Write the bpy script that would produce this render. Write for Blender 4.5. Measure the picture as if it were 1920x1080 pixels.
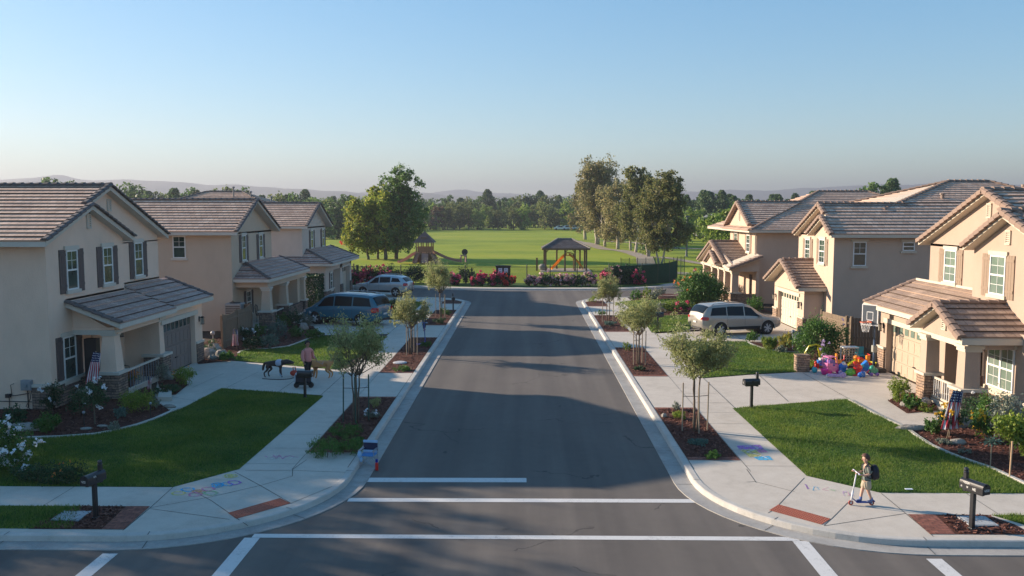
import bpy, bmesh, math, random
import numpy as np
from math import radians as rad, sin, cos, pi
from mathutils import Vector, Matrix
for _o in list(bpy.data.objects): bpy.data.objects.remove(_o)
SC = bpy.context.scene; COL = SC.collection
# ---------------------------------------------------------------- camera
CH = 7.1; FPX = 1600.0
PITCH = math.atan(146/FPX); YAW = math.atan(25/FPX*math.cos(PITCH))
cam = bpy.data.cameras.new('camera'); camo = bpy.data.objects.new('camera', cam); COL.objects.link(camo)
cam.sensor_width = 36; cam.lens = 36*FPX/1920; cam.clip_start = .1; cam.clip_end = 30000
camo.location = (0, 0, CH); camo.rotation_euler = (pi/2-PITCH, 0, YAW)
SC.camera = camo
# ---------------------------------------------------------------- light
SUN_AZ = 22.0; SUN_EL = 17.3          # degrees: sun is left of the street, a bit ahead
wd = bpy.data.worlds.new('World'); SC.world = wd; wd.use_nodes = True
nt = wd.node_tree; nt.nodes.clear()
sky = nt.nodes.new('ShaderNodeTexSky'); sky.sky_type = 'NISHITA'; sky.sun_disc = False
sky.sun_elevation = rad(SUN_EL); sky.sun_rotation = rad(-(90-SUN_AZ)); sky.air_density = 1.0; sky.dust_density = 0.3; sky.ozone_density = 3.0
bg = nt.nodes.new('ShaderNodeBackground'); bg.inputs[1].default_value = 0.112
wo = nt.nodes.new('ShaderNodeOutputWorld'); gm = nt.nodes.new('ShaderNodeGamma'); gm.inputs[1].default_value = .58; hsv = nt.nodes.new('ShaderNodeHueSaturation'); hsv.inputs['Saturation'].default_value = 1.6
nt.links.new(sky.outputs[0], gm.inputs[0]); nt.links.new(gm.outputs[0], hsv.inputs['Color']); nt.links.new(hsv.outputs[0], bg.inputs[0]); nt.links.new(bg.outputs[0], wo.inputs[0])
sl = bpy.data.lights.new('sun', 'SUN'); sl.energy = 3.5; sl.angle = rad(.6); sl.color = (1, .82, .635)
so = bpy.data.objects.new('sun', sl); COL.objects.link(so)
sdir = Vector((-cos(rad(SUN_AZ))*cos(rad(SUN_EL)), sin(rad(SUN_AZ))*cos(rad(SUN_EL)), sin(rad(SUN_EL))))
so.rotation_euler = sdir.to_track_quat('Z', 'Y').to_euler(); so.location = sdir*60
SC.view_settings.view_transform = 'Standard'; SC.view_settings.look = 'None'
SC.view_settings.exposure = 1.72; SC.view_settings.gamma = 1; SC.view_settings.use_curve_mapping = False
SC.render.engine = 'CYCLES'
SC.cycles.max_bounces = 6; SC.cycles.transparent_max_bounces = 16

_F = (-sin(YAW)*cos(PITCH), cos(YAW)*cos(PITCH), -sin(PITCH))
_U = (-sin(YAW)*sin(PITCH), cos(YAW)*sin(PITCH), cos(PITCH)); _R = (cos(YAW), sin(YAW), 0)
def P(px, py, z=.13):
    """world x, y of the point of the level z seen at a photo pixel"""
    a = (px-960)/FPX; b = (540-py)/FPX
    d = [_F[i]+a*_R[i]+b*_U[i] for i in range(3)]; t = (z-CH)/d[2]
    return (t*d[0], t*d[1])
# ---------------------------------------------------------------- mesh builder
class MB:
    def __init__(s): s.v = []; s.f = []; s.m = []; s.uv = {}
    def add(s, vs, fs, m=0, uvs=None):
        n = len(s.v); s.v += [tuple(p) for p in vs]
        for k, f in enumerate(fs):
            if uvs: s.uv[len(s.f)] = uvs[k]
            s.f.append(tuple(i+n for i in f)); s.m.append(m)
        return s
    def obox(s, O, ax, x, y, z, m=0):
        O = Vector(O); r, u, n = [Vector(a) for a in ax]
        vs = [O+r*i+u*j+n*k for k in z for j in y for i in x]
        return s.add(vs, [(0, 2, 3, 1), (4, 5, 7, 6), (0, 1, 5, 4), (2, 6, 7, 3), (0, 4, 6, 2), (1, 3, 7, 5)], m)
    def box(s, x, y, z, m=0):
        return s.obox((0, 0, 0), ((1, 0, 0), (0, 1, 0), (0, 0, 1)), x, y, z, m)
    def prism(s, pts, d, m=0):
        n = len(pts); d = Vector(d); a = [Vector(p) for p in pts]; b = [p+d for p in a]
        fs = [tuple(range(n))[::-1], tuple(range(n, 2*n))]+[(i, (i+1) % n, (i+1) % n+n, i+n) for i in range(n)]
        return s.add(a+b, fs, m)
    def poly(s, pts, m=0, uv=None): return s.add(pts, [tuple(range(len(pts)))], m, [uv] if uv else None)
    def tube(s, pts, rs, n=8, m=0, cap=True):
        pts = [Vector(p) for p in pts]
        if not hasattr(rs, '__len__'): rs = [rs]*len(pts)
        vs = []; up = Vector((0, 0, 1)); prev = None
        for i, p in enumerate(pts):
            t = (pts[min(i+1, len(pts)-1)]-pts[max(i-1, 0)])
            if t.length < 1e-9: t = up.copy()
            t.normalize()
            if prev is None:
                a = t.cross(up) if abs(t.z) < .95 else t.cross(Vector((1, 0, 0)))
            else: a = prev-t*prev.dot(t)
            a.normalize(); b = t.cross(a); prev = a
            for k in range(n):
                an = 2*pi*k/n; vs.append(p+(a*cos(an)+b*sin(an))*rs[i])
        fs = [(i*n+k, i*n+(k+1) % n, (i+1)*n+(k+1) % n, (i+1)*n+k) for i in range(len(pts)-1) for k in range(n)]
        if cap: fs += [tuple(range(n))[::-1], tuple((len(pts)-1)*n+k for k in range(n))]
        return s.add(vs, fs, m)
    def lathe(s, c, prof, n=16, m=0, ax='z'):
        vs = []
        for r, h in prof:
            for k in range(n):
                a = 2*pi*k/n
                q = (r*cos(a), r*sin(a), h) if ax == 'z' else ((r*cos(a), h, r*sin(a)) if ax == 'y' else (h, r*cos(a), r*sin(a)))
                vs.append(Vector(c)+Vector(q))
        L = len(prof)
        fs = [(i*n+k, i*n+(k+1) % n, (i+1)*n+(k+1) % n, (i+1)*n+k) for i in range(L-1) for k in range(n)]
        fs += [tuple(range(n))[::-1], tuple((L-1)*n+k for k in range(n))]
        return s.add(vs, fs, m)
    def ball(s, c, r, n=12, m=0, sc=(1, 1, 1), jit=0, rng=None):
        vs = []; h = max(4, n//2)
        for i in range(h+1):
            t = pi*i/h
            for k in range(n):
                a = 2*pi*k/n; q = 1+(rng.uniform(-jit, jit) if (jit and 0 < i < h) else 0)
                vs.append((c[0]+r*sc[0]*sin(t)*cos(a)*q, c[1]+r*sc[1]*sin(t)*sin(a)*q, c[2]+r*sc[2]*cos(t)*q))
        return s.add(vs, [(i*n+k, (i+1)*n+k, (i+1)*n+(k+1) % n, i*n+(k+1) % n) for i in range(h) for k in range(n)], m)
    def mesh(s, name, mats, smooth=False, off=(0, 0, 0), bev=0):
        me = bpy.data.meshes.new(name)
        me.from_pydata([(a-off[0], b-off[1], c-off[2]) for a, b, c in s.v], [], s.f)
        for mt in (mats if isinstance(mats, (list, tuple)) else [mats]): me.materials.append(mt)
        me.polygons.foreach_set('material_index', s.m)
        if s.uv:
            ul = me.uv_layers.new(name='UVMap')
            for fi, uu in s.uv.items():
                p = me.polygons[fi]
                for k, li in enumerate(p.loop_indices): ul.data[li].uv = uu[k]
        if smooth: me.polygons.foreach_set('use_smooth', [True]*len(s.f))
        me.update()
        if bev:
            bm = bmesh.new(); bm.from_mesh(me)
            bmesh.ops.recalc_face_normals(bm, faces=bm.faces)
            es = [e for e in bm.edges if len(e.link_faces) == 2 and e.calc_face_angle(0) > .6]
            bmesh.ops.bevel(bm, geom=es, offset=bev, segments=1, affect='EDGES', clamp_overlap=True)
            bm.to_mesh(me); bm.free()
        if smooth == 'auto':
            bm = bmesh.new(); bm.from_mesh(me)
            for f in bm.faces: f.smooth = True
            for e in bm.edges: e.smooth = not (len(e.link_faces) != 2 or e.calc_face_angle(0) > .65)
            bm.to_mesh(me); bm.free()
        return me
    def build(s, name, mats, parent=None, smooth=False, local=False, bev=0):
        off = (0, 0, 0)
        if parent is not None and not local:
            off = wloc(parent)
        me = s.mesh(name, mats, smooth, off, bev)
        o = bpy.data.objects.new(name, me); COL.objects.link(o)
        if parent is not None: o.parent = parent
        return o
def wloc(o):
    v = Vector((0, 0, 0))
    while o is not None: v = v+o.location; o = o.parent
    return v
def tag(o, label=None, cat=None, group=None, kind=None):
    if label: o['label'] = label
    if cat: o['category'] = cat
    if group: o['group'] = group
    if kind: o['kind'] = kind
    return o
def thing(name, label, cat, loc=(0, 0, 0), rz=0, group=None, scale=1):
    o = bpy.data.objects.new(name, None); COL.objects.link(o); o.empty_display_size = .3
    o.location = loc; o.rotation_euler = (0, 0, rz); o.scale = (scale,)*3
    return tag(o, label, cat, group)
def struct(name, mb, mats, **k): return tag(mb.build(name, mats, **k), kind='structure')
def copy_tree(src, loc, rz, label, group=None, scale=None, parent=None):
    c = src.copy(); COL.objects.link(c)
    if parent is None:
        c.location = loc; c.rotation_euler = (0, 0, rz); c['label'] = label
        if group: c['group'] = group
        if scale: c.scale = scale if hasattr(scale, '__len__') else (scale,)*3
    else: c.parent = parent
    for ch in list(src.children): copy_tree(ch, None, None, None, parent=c)
    return c
# ---------------------------------------------------------------- materials
_mc = {}
def mat(name): 
    m = bpy.data.materials.new(name); m.use_nodes = True
    return m, m.node_tree, m.node_tree.nodes['Principled BSDF']
def setc(b, c, rough=.7, metal=0, spec=.5):
    b.inputs['Base Color'].default_value = (*c, 1); b.inputs['Roughness'].default_value = rough
    b.inputs['Metallic'].default_value = metal; b.inputs['Specular IOR Level'].default_value = spec
def flat(name, c, rough=.6, metal=0, spec=.5, coat=0):
    k = (name, c)
    if k in _mc: return _mc[k]
    m, t, b = mat(name); setc(b, c, rough, metal, spec)
    if coat: b.inputs['Coat Weight'].default_value = coat; b.inputs['Coat Roughness'].default_value = .05
    # slight wear so nothing is perfectly uniform
    n = t.nodes.new('ShaderNodeTexNoise'); n.inputs['Scale'].default_value = 9; n.inputs['Detail'].default_value = 5
    tc = t.nodes.new('ShaderNodeTexCoord'); t.links.new(tc.outputs['Object'], n.inputs['Vector'])
    mx = t.nodes.new('ShaderNodeMix'); mx.data_type = 'RGBA'; mx.inputs[6].default_value = (*[x*.86 for x in c], 1); mx.inputs[7].default_value = (*[min(1, x*1.1) for x in c], 1)
    t.links.new(n.outputs[0], mx.inputs[0]); t.links.new(mx.outputs[2], b.inputs['Base Color'])
    _mc[k] = m; return m
def noisy(name, cols, scales, rough=.9, bump=.3, bscale=None, bdist=.01, spec=.3, coord='Object', vscale=(1, 1, 1), pos=None):
    """colour ramp over summed noises, in object space"""
    m, t, b = mat(name); setc(b, cols[0], rough, 0, spec); N = t.nodes; L = t.links
    tc = N.new('ShaderNodeTexCoord'); mp = N.new('ShaderNodeMapping'); mp.inputs['Scale'].default_value = vscale
    if coord == 'World':
        g = N.new('ShaderNodeNewGeometry'); L.new(g.outputs['Position'], mp.inputs[0])
    else: L.new(tc.outputs[coord], mp.inputs[0])
    acc = None
    for s_, w in scales:
        n = N.new('ShaderNodeTexNoise'); n.inputs['Scale'].default_value = s_; n.inputs['Detail'].default_value = 6; n.inputs['Roughness'].default_value = .6
        L.new(mp.outputs[0], n.inputs['Vector'])
        mu = N.new('ShaderNodeMath'); mu.operation = 'MULTIPLY'; mu.inputs[1].default_value = w; L.new(n.outputs[0], mu.inputs[0])
        if acc is None: acc = mu
        else:
            a = N.new('ShaderNodeMath'); a.operation = 'ADD'; L.new(acc.outputs[0], a.inputs[0]); L.new(mu.outputs[0], a.inputs[1]); acc = a
    cr = N.new('ShaderNodeValToRGB'); L.new(acc.outputs[0], cr.inputs[0])
    e = cr.color_ramp.elements; k = len(cols); lo, hi = pos or (.32, .68)
    while len(e) < k: e.new(.5)
    for i, c in enumerate(cols): e[i].position = lo+(hi-lo)*i/(k-1); e[i].color = (*c, 1)
    L.new(cr.outputs[0], b.inputs['Base Color'])
    if bump:
        n = N.new('ShaderNodeTexNoise'); n.inputs['Scale'].default_value = bscale or scales[-1][0]; n.inputs['Detail'].default_value = 4
        L.new(mp.outputs[0], n.inputs['Vector'])
        bp = N.new('ShaderNodeBump'); bp.inputs['Strength'].default_value = bump; bp.inputs['Distance'].default_value = bdist
        L.new(n.outputs[0], bp.inputs['Height']); L.new(bp.outputs[0], b.inputs['Normal'])
    return m
def stucco(name, c):
    d = tuple(x*.86 for x in c); l = tuple(min(1, x*1.1) for x in c)
    return noisy(name, [d, c, l], [(.35, .4), (2.2, .3), (40, .3)], .95, .7, 34, .016, .15, 'World', (1, 1, .55))
def tile_mat(name, cols, mortar=.02, bw=.33, bh=.34):
    """flat concrete roof tiles laid in the face UVs (metres along eave / up slope)"""
    m, t, b = mat(name); setc(b, cols[0], .85, 0, .3); N = t.nodes; L = t.links
    uv = N.new('ShaderNodeUVMap'); br = N.new('ShaderNodeTexBrick'); br.offset = .5
    br.inputs['Scale'].default_value = 1; br.inputs['Brick Width'].default_value = bw; br.inputs['Row Height'].default_value = bh
    br.inputs['Mortar Size'].default_value = mortar/2; br.inputs['Mortar Smooth'].default_value = .2; br.inputs['Bias'].default_value = 0
    br.inputs['Color1'].default_value = (*cols[0], 1); br.inputs['Color2'].default_value = (*cols[1], 1); br.inputs['Mortar'].default_value = (*[x*.35 for x in cols[0]], 1)
    L.new(uv.outputs[0], br.inputs['Vector'])
    n = N.new('ShaderNodeTexNoise'); n.inputs['Scale'].default_value = 1.1; n.inputs['Detail'].default_value = 7; L.new(uv.outputs[0], n.inputs['Vector'])
    n2 = N.new('ShaderNodeTexNoise'); n2.inputs['Scale'].default_value = 14; n2.inputs['Detail'].default_value = 3; L.new(uv.outputs[0], n2.inputs['Vector'])
    a = N.new('ShaderNodeMix'); a.data_type = 'RGBA'; a.blend_type = 'MULTIPLY'; a.inputs[0].default_value = .7
    r1 = N.new('ShaderNodeValToRGB'); r1.color_ramp.elements[0].position = .3; r1.color_ramp.elements[0].color = (.62, .6, .62, 1); r1.color_ramp.elements[1].position = .7; r1.color_ramp.elements[1].color = (1.15, 1.12, 1.05, 1)
    L.new(n.outputs[0], r1.inputs[0]); L.new(br.outputs[0], a.inputs[6]); L.new(r1.outputs[0], a.inputs[7])
    a2 = N.new('ShaderNodeMix'); a2.data_type = 'RGBA'; a2.blend_type = 'MULTIPLY'; a2.inputs[0].default_value = .55
    r2 = N.new('ShaderNodeValToRGB'); r2.color_ramp.elements[0].position = .35; r2.color_ramp.elements[0].color = (.6, .6, .6, 1); r2.color_ramp.elements[1].position = .65; r2.color_ramp.elements[1].color = (1.2, 1.2, 1.2, 1)
    L.new(n2.outputs[0], r2.inputs[0]); L.new(a.outputs[2], a2.inputs[6]); L.new(r2.outputs[0], a2.inputs[7]); L.new(a2.outputs[2], b.inputs['Base Color'])
    bp = N.new('ShaderNodeBump'); bp.inputs['Strength'].default_value = .6; bp.inputs['Distance'].default_value = .02; bp.invert = True
    L.new(br.outputs['Fac'], bp.inputs['Height']); L.new(bp.outputs[0], b.inputs['Normal'])
    return m
def brick_mat(name, c1, c2, mortar, bw, bh, ms, coord='World', rot=0, bumpd=.02, warp=0.0, axis='XY', rough=.9):
    m, t, b = mat(name); setc(b, c1, rough, 0, .25); N = t.nodes; L = t.links
    g = N.new('ShaderNodeNewGeometry'); tc = N.new('ShaderNodeTexCoord'); src = g.outputs['Position'] if coord == 'World' else tc.outputs['Object']
    if axis == 'WALL':      # use x+y along the wall, z up
        sp = N.new('ShaderNodeSeparateXYZ'); L.new(src, sp.inputs[0]); ad = N.new('ShaderNodeMath'); L.new(sp.outputs[0], ad.inputs[0]); L.new(sp.outputs[1], ad.inputs[1])
        cb = N.new('ShaderNodeCombineXYZ'); L.new(ad.outputs[0], cb.inputs[0]); L.new(sp.outputs[2], cb.inputs[1]); vec = cb.outputs[0]
    else: vec = src
    mp = N.new('ShaderNodeMapping'); mp.inputs['Rotation'].default_value = (0, 0, rot); L.new(vec, mp.inputs[0]); vec = mp.outputs[0]
    if warp:
        n = N.new('ShaderNodeTexNoise'); n.inputs['Scale'].default_value = 2.2; n.inputs['Detail'].default_value = 2; L.new(vec, n.inputs['Vector'])
        vm = N.new('ShaderNodeVectorMath'); vm.operation = 'SCALE'; vm.inputs[3].default_value = warp; L.new(n.outputs[1], vm.inputs[0])
        va = N.new('ShaderNodeVectorMath'); va.operation = 'ADD'; L.new(vec, va.inputs[0]); L.new(vm.outputs[0], va.inputs[1]); vec = va.outputs[0]
    br = N.new('ShaderNodeTexBrick'); br.offset = .5; br.squash = 1.6 if warp else 1; br.squash_frequency = 3
    for k_, v_ in (('Scale', 1), ('Brick Width', bw), ('Row Height', bh), ('Mortar Size', ms), ('Mortar Smooth', .3), ('Bias', 0)): br.inputs[k_].default_value = v_
    br.inputs['Color1'].default_value = (*c1, 1); br.inputs['Color2'].default_value = (*c2, 1); br.inputs['Mortar'].default_value = (*mortar, 1)
    L.new(vec, br.inputs['Vector'])
    n = N.new('ShaderNodeTexNoise'); n.inputs['Scale'].default_value = 9; n.inputs['Detail'].default_value = 5; L.new(vec, n.inputs['Vector'])
    r = N.new('ShaderNodeValToRGB'); r.color_ramp.elements[0].position = .3; r.color_ramp.elements[0].color = (.5, .5, .5, 1); r.color_ramp.elements[1].position = .7; r.color_ramp.elements[1].color = (1.3, 1.25, 1.2, 1); L.new(n.outputs[0], r.inputs[0])
    a = N.new('ShaderNodeMix'); a.data_type = 'RGBA'; a.blend_type = 'MULTIPLY'; a.inputs[0].default_value = .8; L.new(br.outputs[0], a.inputs[6]); L.new(r.outputs[0], a.inputs[7]); L.new(a.outputs[2], b.inputs['Base Color'])
    mh = N.new('ShaderNodeMath'); mh.operation = 'SUBTRACT'; L.new(n.outputs[0], mh.inputs[0]); L.new(br.outputs['Fac'], mh.inputs[1])
    bp = N.new('ShaderNodeBump'); bp.inputs['Strength'].default_value = .8; bp.inputs['Distance'].default_value = bumpd; L.new(mh.outputs[0], bp.inputs['Height']); L.new(bp.outputs[0], b.inputs['Normal'])
    return m
def leaf_mat(name, cols, trans=.35, rough=.55):
    m, t, b = mat(name); N = t.nodes; L = t.links; setc(b, cols[0], rough, 0, .35)
    g = N.new('ShaderNodeNewGeometry'); cr = N.new('ShaderNodeValToRGB'); L.new(g.outputs['Random Per Island'], cr.inputs[0])
    e = cr.color_ramp.elements
    while len(e) < len(cols): e.new(.5)
    for i, c in enumerate(cols): e[i].position = i/(len(cols)-1); e[i].color = (*c, 1)
    oi = N.new('ShaderNodeObjectInfo'); hv = N.new('ShaderNodeHueSaturation'); L.new(cr.outputs[0], hv.inputs['Color'])
    mr = N.new('ShaderNodeMapRange'); mr.inputs[3].default_value = .8; mr.inputs[4].default_value = 1.2; L.new(oi.outputs['Random'], mr.inputs[0]); L.new(mr.outputs[0], hv.inputs['Value'])
    L.new(hv.outputs[0], b.inputs['Base Color'])
    tr = N.new('ShaderNodeBsdfTranslucent'); L.new(hv.outputs[0], tr.inputs[0]); mx = N.new('ShaderNodeMixShader'); mx.inputs[0].default_value = trans
    L.new(b.outputs[0], mx.inputs[1]); L.new(tr.outputs[0], mx.inputs[2]); L.new(mx.outputs[0], N['Material Output'].inputs[0])
    return m

M = {}
M['asphalt'] = noisy('asphalt', [(.108, .096, .086), (.132, .117, .105), (.158, .140, .126)], [(.22, .4), (3, .2), (60, .4)], .92, .5, 90, .006, .25, 'World')
def wear(m):
    t = m.node_tree; N = t.nodes; L = t.links; b = N['Principled BSDF']; src = b.inputs['Base Color'].links[0].from_socket
    g = N.new('ShaderNodeNewGeometry'); sp = N.new('ShaderNodeSeparateXYZ'); L.new(g.outputs['Position'], sp.inputs[0])
    mp = N.new('ShaderNodeMapping'); mp.inputs['Scale'].default_value = (1.1, .035, 1); L.new(g.outputs['Position'], mp.inputs[0])
    n = N.new('ShaderNodeTexNoise'); n.inputs['Scale'].default_value = 1; n.inputs['Detail'].default_value = 5; L.new(mp.outputs[0], n.inputs['Vector'])
    r = N.new('ShaderNodeValToRGB'); r.color_ramp.elements[0].position = .35; r.color_ramp.elements[0].color = (.80, .80, .81, 1); r.color_ramp.elements[1].position = .65; r.color_ramp.elements[1].color = (1.12, 1.11, 1.09, 1); L.new(n.outputs[0], r.inputs[0])
    a = N.new('ShaderNodeMix'); a.data_type = 'RGBA'; a.blend_type = 'MULTIPLY'; a.inputs[0].default_value = 1; L.new(src, a.inputs[6]); L.new(r.outputs[0], a.inputs[7])
    wn = N.new('ShaderNodeTexNoise'); wn.inputs['Scale'].default_value = .8; wn.inputs['Detail'].default_value = 6; L.new(g.outputs['Position'], wn.inputs['Vector'])
    vm = N.new('ShaderNodeVectorMath'); vm.operation = 'SCALE'; vm.inputs[3].default_value = 1.6; L.new(wn.outputs[1], vm.inputs[0]); va = N.new('ShaderNodeVectorMath'); va.operation = 'ADD'; L.new(g.outputs['Position'], va.inputs[0]); L.new(vm.outputs[0], va.inputs[1])
    v = N.new('ShaderNodeTexVoronoi'); v.feature = 'DISTANCE_TO_EDGE'; v.inputs['Scale'].default_value = .17; L.new(va.outputs[0], v.inputs['Vector'])
    c = N.new('ShaderNodeMath'); c.operation = 'LESS_THAN'; c.inputs[1].default_value = .0035; L.new(v.outputs[0], c.inputs[0])
    n3 = N.new('ShaderNodeTexNoise'); n3.inputs['Scale'].default_value = .35; L.new(g.outputs['Position'], n3.inputs['Vector']); c2 = N.new('ShaderNodeMath'); c2.operation = 'GREATER_THAN'; c2.inputs[1].default_value = .52; L.new(n3.outputs[0], c2.inputs[0]); c3 = N.new('ShaderNodeMath'); c3.operation = 'MULTIPLY'; L.new(c.outputs[0], c3.inputs[0]); L.new(c2.outputs[0], c3.inputs[1])
    c4 = N.new('ShaderNodeMath'); c4.operation = 'MULTIPLY'; c4.inputs[1].default_value = .55; L.new(c3.outputs[0], c4.inputs[0])
    sn = N.new('ShaderNodeTexNoise'); sn.inputs['Scale'].default_value = 1.7; sn.inputs['Detail'].default_value = 2; L.new(g.outputs['Position'], sn.inputs['Vector']); sr = N.new('ShaderNodeValToRGB'); sr.color_ramp.elements[0].position = .70; sr.color_ramp.elements[0].color = (0, 0, 0, 1); sr.color_ramp.elements[1].position = .78; sr.color_ramp.elements[1].color = (.35, .35, .35, 1); L.new(sn.outputs[0], sr.inputs[0])
    mxx = N.new('ShaderNodeMath'); mxx.operation = 'MAXIMUM'; L.new(c4.outputs[0], mxx.inputs[0]); L.new(sr.outputs[0], mxx.inputs[1])
    d = N.new('ShaderNodeMix'); d.data_type = 'RGBA'; L.new(mxx.outputs[0], d.inputs[0]); L.new(a.outputs[2], d.inputs[6]); d.inputs[7].default_value = (.035, .033, .032, 1); L.new(d.outputs[2], b.inputs['Base Color'])
wear(M['asphalt'])
M['concrete'] = noisy('concrete', [(.38, .34, .285), (.50, .45, .385), (.57, .52, .45)], [(.5, .4), (3.5, .35), (30, .3)], .9, .25, 60, .004, .25, 'World')
M['kerb'] = noisy('kerb_concrete', [(.31, .29, .26), (.44, .42, .38), (.53, .50, .46)], [(.9, .5), (6, .3), (30, .3)], .9, .3, 50, .004, .25, 'World')
M['gutter'] = noisy('gutter_concrete', [(.19, .18, .165), (.31, .295, .275), (.40, .385, .355)], [(.8, .5), (5, .35), (30, .25)], .9, .3, 50, .004, .25, 'World')
M['joint'] = flat('joint_dark', (.06, .056, .05), .95)  # even dark colour of the paving joint strips
M['lawn'] = noisy('lawn_soil', [(.03, .075, .012), (.05, .11, .02), (.07, .14, .03)], [(.6, .4), (5, .3), (60, .4)], .9, .8, 70, .03, .2, 'World')
M['field'] = noisy('park_grass', [(.11, .165, .014), (.175, .24, .02), (.25, .30, .024), (.29, .30, .034)], [(.03, .45), (.16, .3), (3, .25)], .9, .7, 4, .05, .15, 'World', (.5, 1.0, 1), (.36, .60))
M['mulch'] = noisy('mulch', [(.035, .012, .009), (.085, .032, .022), (.14, .06, .042)], [(7, .3), (30, .7)], .95, 1, 40, .03, .2, 'World')
M['chip'] = leaf_mat('bark_chips', [(.05, .018, .012), (.11, .042, .03), (.17, .075, .052), (.09, .035, .025)], 0, .9)
M['soil'] = noisy('soil', [(.05, .035, .025), (.09, .065, .045)], [(2, .5), (20, .5)], .95, .5, 20, .02, .2, 'World')
M['paint'] = noisy('road_paint', [(.115, .105, .097), (.44, .43, .41), (.55, .54, .52), (.60, .59, .57)], [(1.1, .25), (9, .3), (45, .45)], .75, .2, 50, .003, .3, 'World', pos=(.36, .50))
M['brick'] = brick_mat('red_pavers', (.30, .12, .085), (.22, .085, .065), (.10, .06, .05), .2, .1, .008, bumpd=.01)
M['tactile'] = noisy('tactile_red', [(.30, .085, .05), (.40, .13, .085)], [(20, .6), (60, .4)], .85, .3, 60, .004, .3, 'World')
M['roofL'] = tile_mat('roof_tile_brown', ((.58, .385, .285), (.74, .53, .41)))
M['roofR'] = tile_mat('roof_tile_taupe', ((.54, .375, .285), (.70, .52, .41)))
M['roofLow'] = tile_mat('roof_tile_grey', ((.44, .31, .265), (.56, .41, .355)))
M['roofLowR'] = tile_mat('roof_tile_lower', ((.33, .24, .185), (.44, .33, .26)))
M['ridgeL'] = flat('ridge_tile_grey', (.125, .105, .10), .85)
M['ridgeR'] = flat('ridge_tile_taupe', (.25, .175, .135), .85)
M['trim'] = noisy('cream_trim', [(.50, .46, .40), (.60, .56, .49)], [(2, .5), (30, .5)], .85, .2, 40, .004, .25, 'World')
M['trimR'] = noisy('cream_trim_warm', [(.50, .44, .35), (.58, .52, .42)], [(2, .5), (30, .5)], .85, .2, 40, .004, .25, 'World')
M['stL1'] = stucco('stucco_greige', (.74, .55, .43)); M['stL2'] = stucco('stucco_tan', (.54, .425, .325)); M['stL3'] = stucco('stucco_grey', (.56, .475, .41))
M['stR'] = stucco('stucco_warm_beige', (.40, .31, .245)); M['stR2'] = stucco('stucco_beige', (.52, .40, .31))
M['stone'] = brick_mat('ledge_stone', (.30, .22, .17), (.17, .135, .12), (.07, .06, .055), .34, .10, .012, bumpd=.05, warp=.10, axis='WALL')
M['stoneR'] = brick_mat('ledge_stone_warm', (.42, .29, .20), (.27, .20, .155), (.12, .09, .07), .34, .10, .012, bumpd=.05, warp=.10, axis='WALL')
M['shut'] = flat('shutter_dark', (.10, .075, .07), .75); M['shutR'] = flat('shutter_tan', (.25, .18, .125), .7)
M['white'] = flat('white_vinyl', (.72, .72, .70), .45)
def glass_mat(name, c, c2):
    m = noisy(name, [c, c2], [(1.6, .6), (.5, .4)], .06, 0, spec=.8, coord='World'); return m
M['glass'] = glass_mat('window_glass', (.015, .03, .03), (.06, .10, .085)); M['glassR'] = glass_mat('window_glass_curtain', (.10, .15, .125), (.20, .25, .21))
M['garL'] = flat('garage_door_taupe', (.20, .16, .145), .6); M['garW'] = flat('garage_door_cream', (.56, .48, .38), .6); M['garR'] = flat('garage_door_tan', (.42, .33, .24), .6)
M['dark'] = flat('dark_metal', (.02, .02, .022), .45); M['black'] = flat('black_paint', (.012, .013, .016), .4, coat=.3)
M['wood'] = noisy('fence_wood', [(.12, .09, .065), (.20, .15, .105), (.27, .205, .15)], [(3, .5), (25, .5)], .9, .4, 20, .01, .2, 'World', (6, 6, .5))
M['bark'] = noisy('bark', [(.10, .075, .055), (.20, .16, .12)], [(4, .5), (25, .5)], .95, .6, 18, .02, .2, 'Object', (3, 3, .7))
M['barkpale'] = noisy('bark_pale', [(.22, .18, .14), (.42, .37, .31), (.50, .46, .40)], [(1.2, .6), (9, .4)], .9, .5, 9, .03, .2, 'Object', (2, 2, .6))
M['stake'] = flat('stake_wood', (.30, .24, .17), .85); M['stakeg'] = flat('stake_green', (.035, .075, .055), .7)
M['olive'] = leaf_mat('olive_leaf', [(.22, .25, .09), (.31, .34, .14), (.42, .44, .21), (.25, .26, .07)], .5)
M['green'] = leaf_mat('leaf_green', [(0.044, 0.106, 0.022), (0.075, 0.169, 0.031), (0.112, 0.225, 0.044)], .35)
M['dkgreen'] = leaf_mat('leaf_dark', [(0.018, 0.053, 0.022), (0.032, 0.083, 0.030), (0.053, 0.113, 0.044)], .25)
M['lime'] = leaf_mat('leaf_lime', [(0.112, 0.188, 0.025), (0.188, 0.263, 0.031), (0.275, 0.325, 0.050)], .35)
M['blueg'] = leaf_mat('leaf_bluegreen', [(.05, .11, .09), (.09, .17, .14), (.13, .21, .17)], .25)
M['silver'] = leaf_mat('leaf_silver', [(.14, .17, .12), (.22, .25, .19), (.30, .32, .25)], .25)
M['park'] = leaf_mat('park_leaf', [(0.146, 0.212, 0.035), (0.227, 0.308, 0.048), (0.374, 0.406, 0.065), (0.488, 0.439, 0.081)], .5)
M['parkdk'] = leaf_mat('park_leaf_dark', [(0.061, 0.121, 0.034), (0.095, 0.169, 0.043), (0.135, 0.209, 0.054)], .45)
M['euc'] = leaf_mat('gum_leaf', [(0.120, 0.134, 0.060), (0.210, 0.210, 0.090), (0.300, 0.270, 0.120), (0.330, 0.256, 0.134)], .45)
M['eucg'] = leaf_mat('gum_leaf_green', [(.085, .105, .040), (.135, .155, .05), (.20, .20, .07), (.24, .21, .09)], .45)
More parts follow.
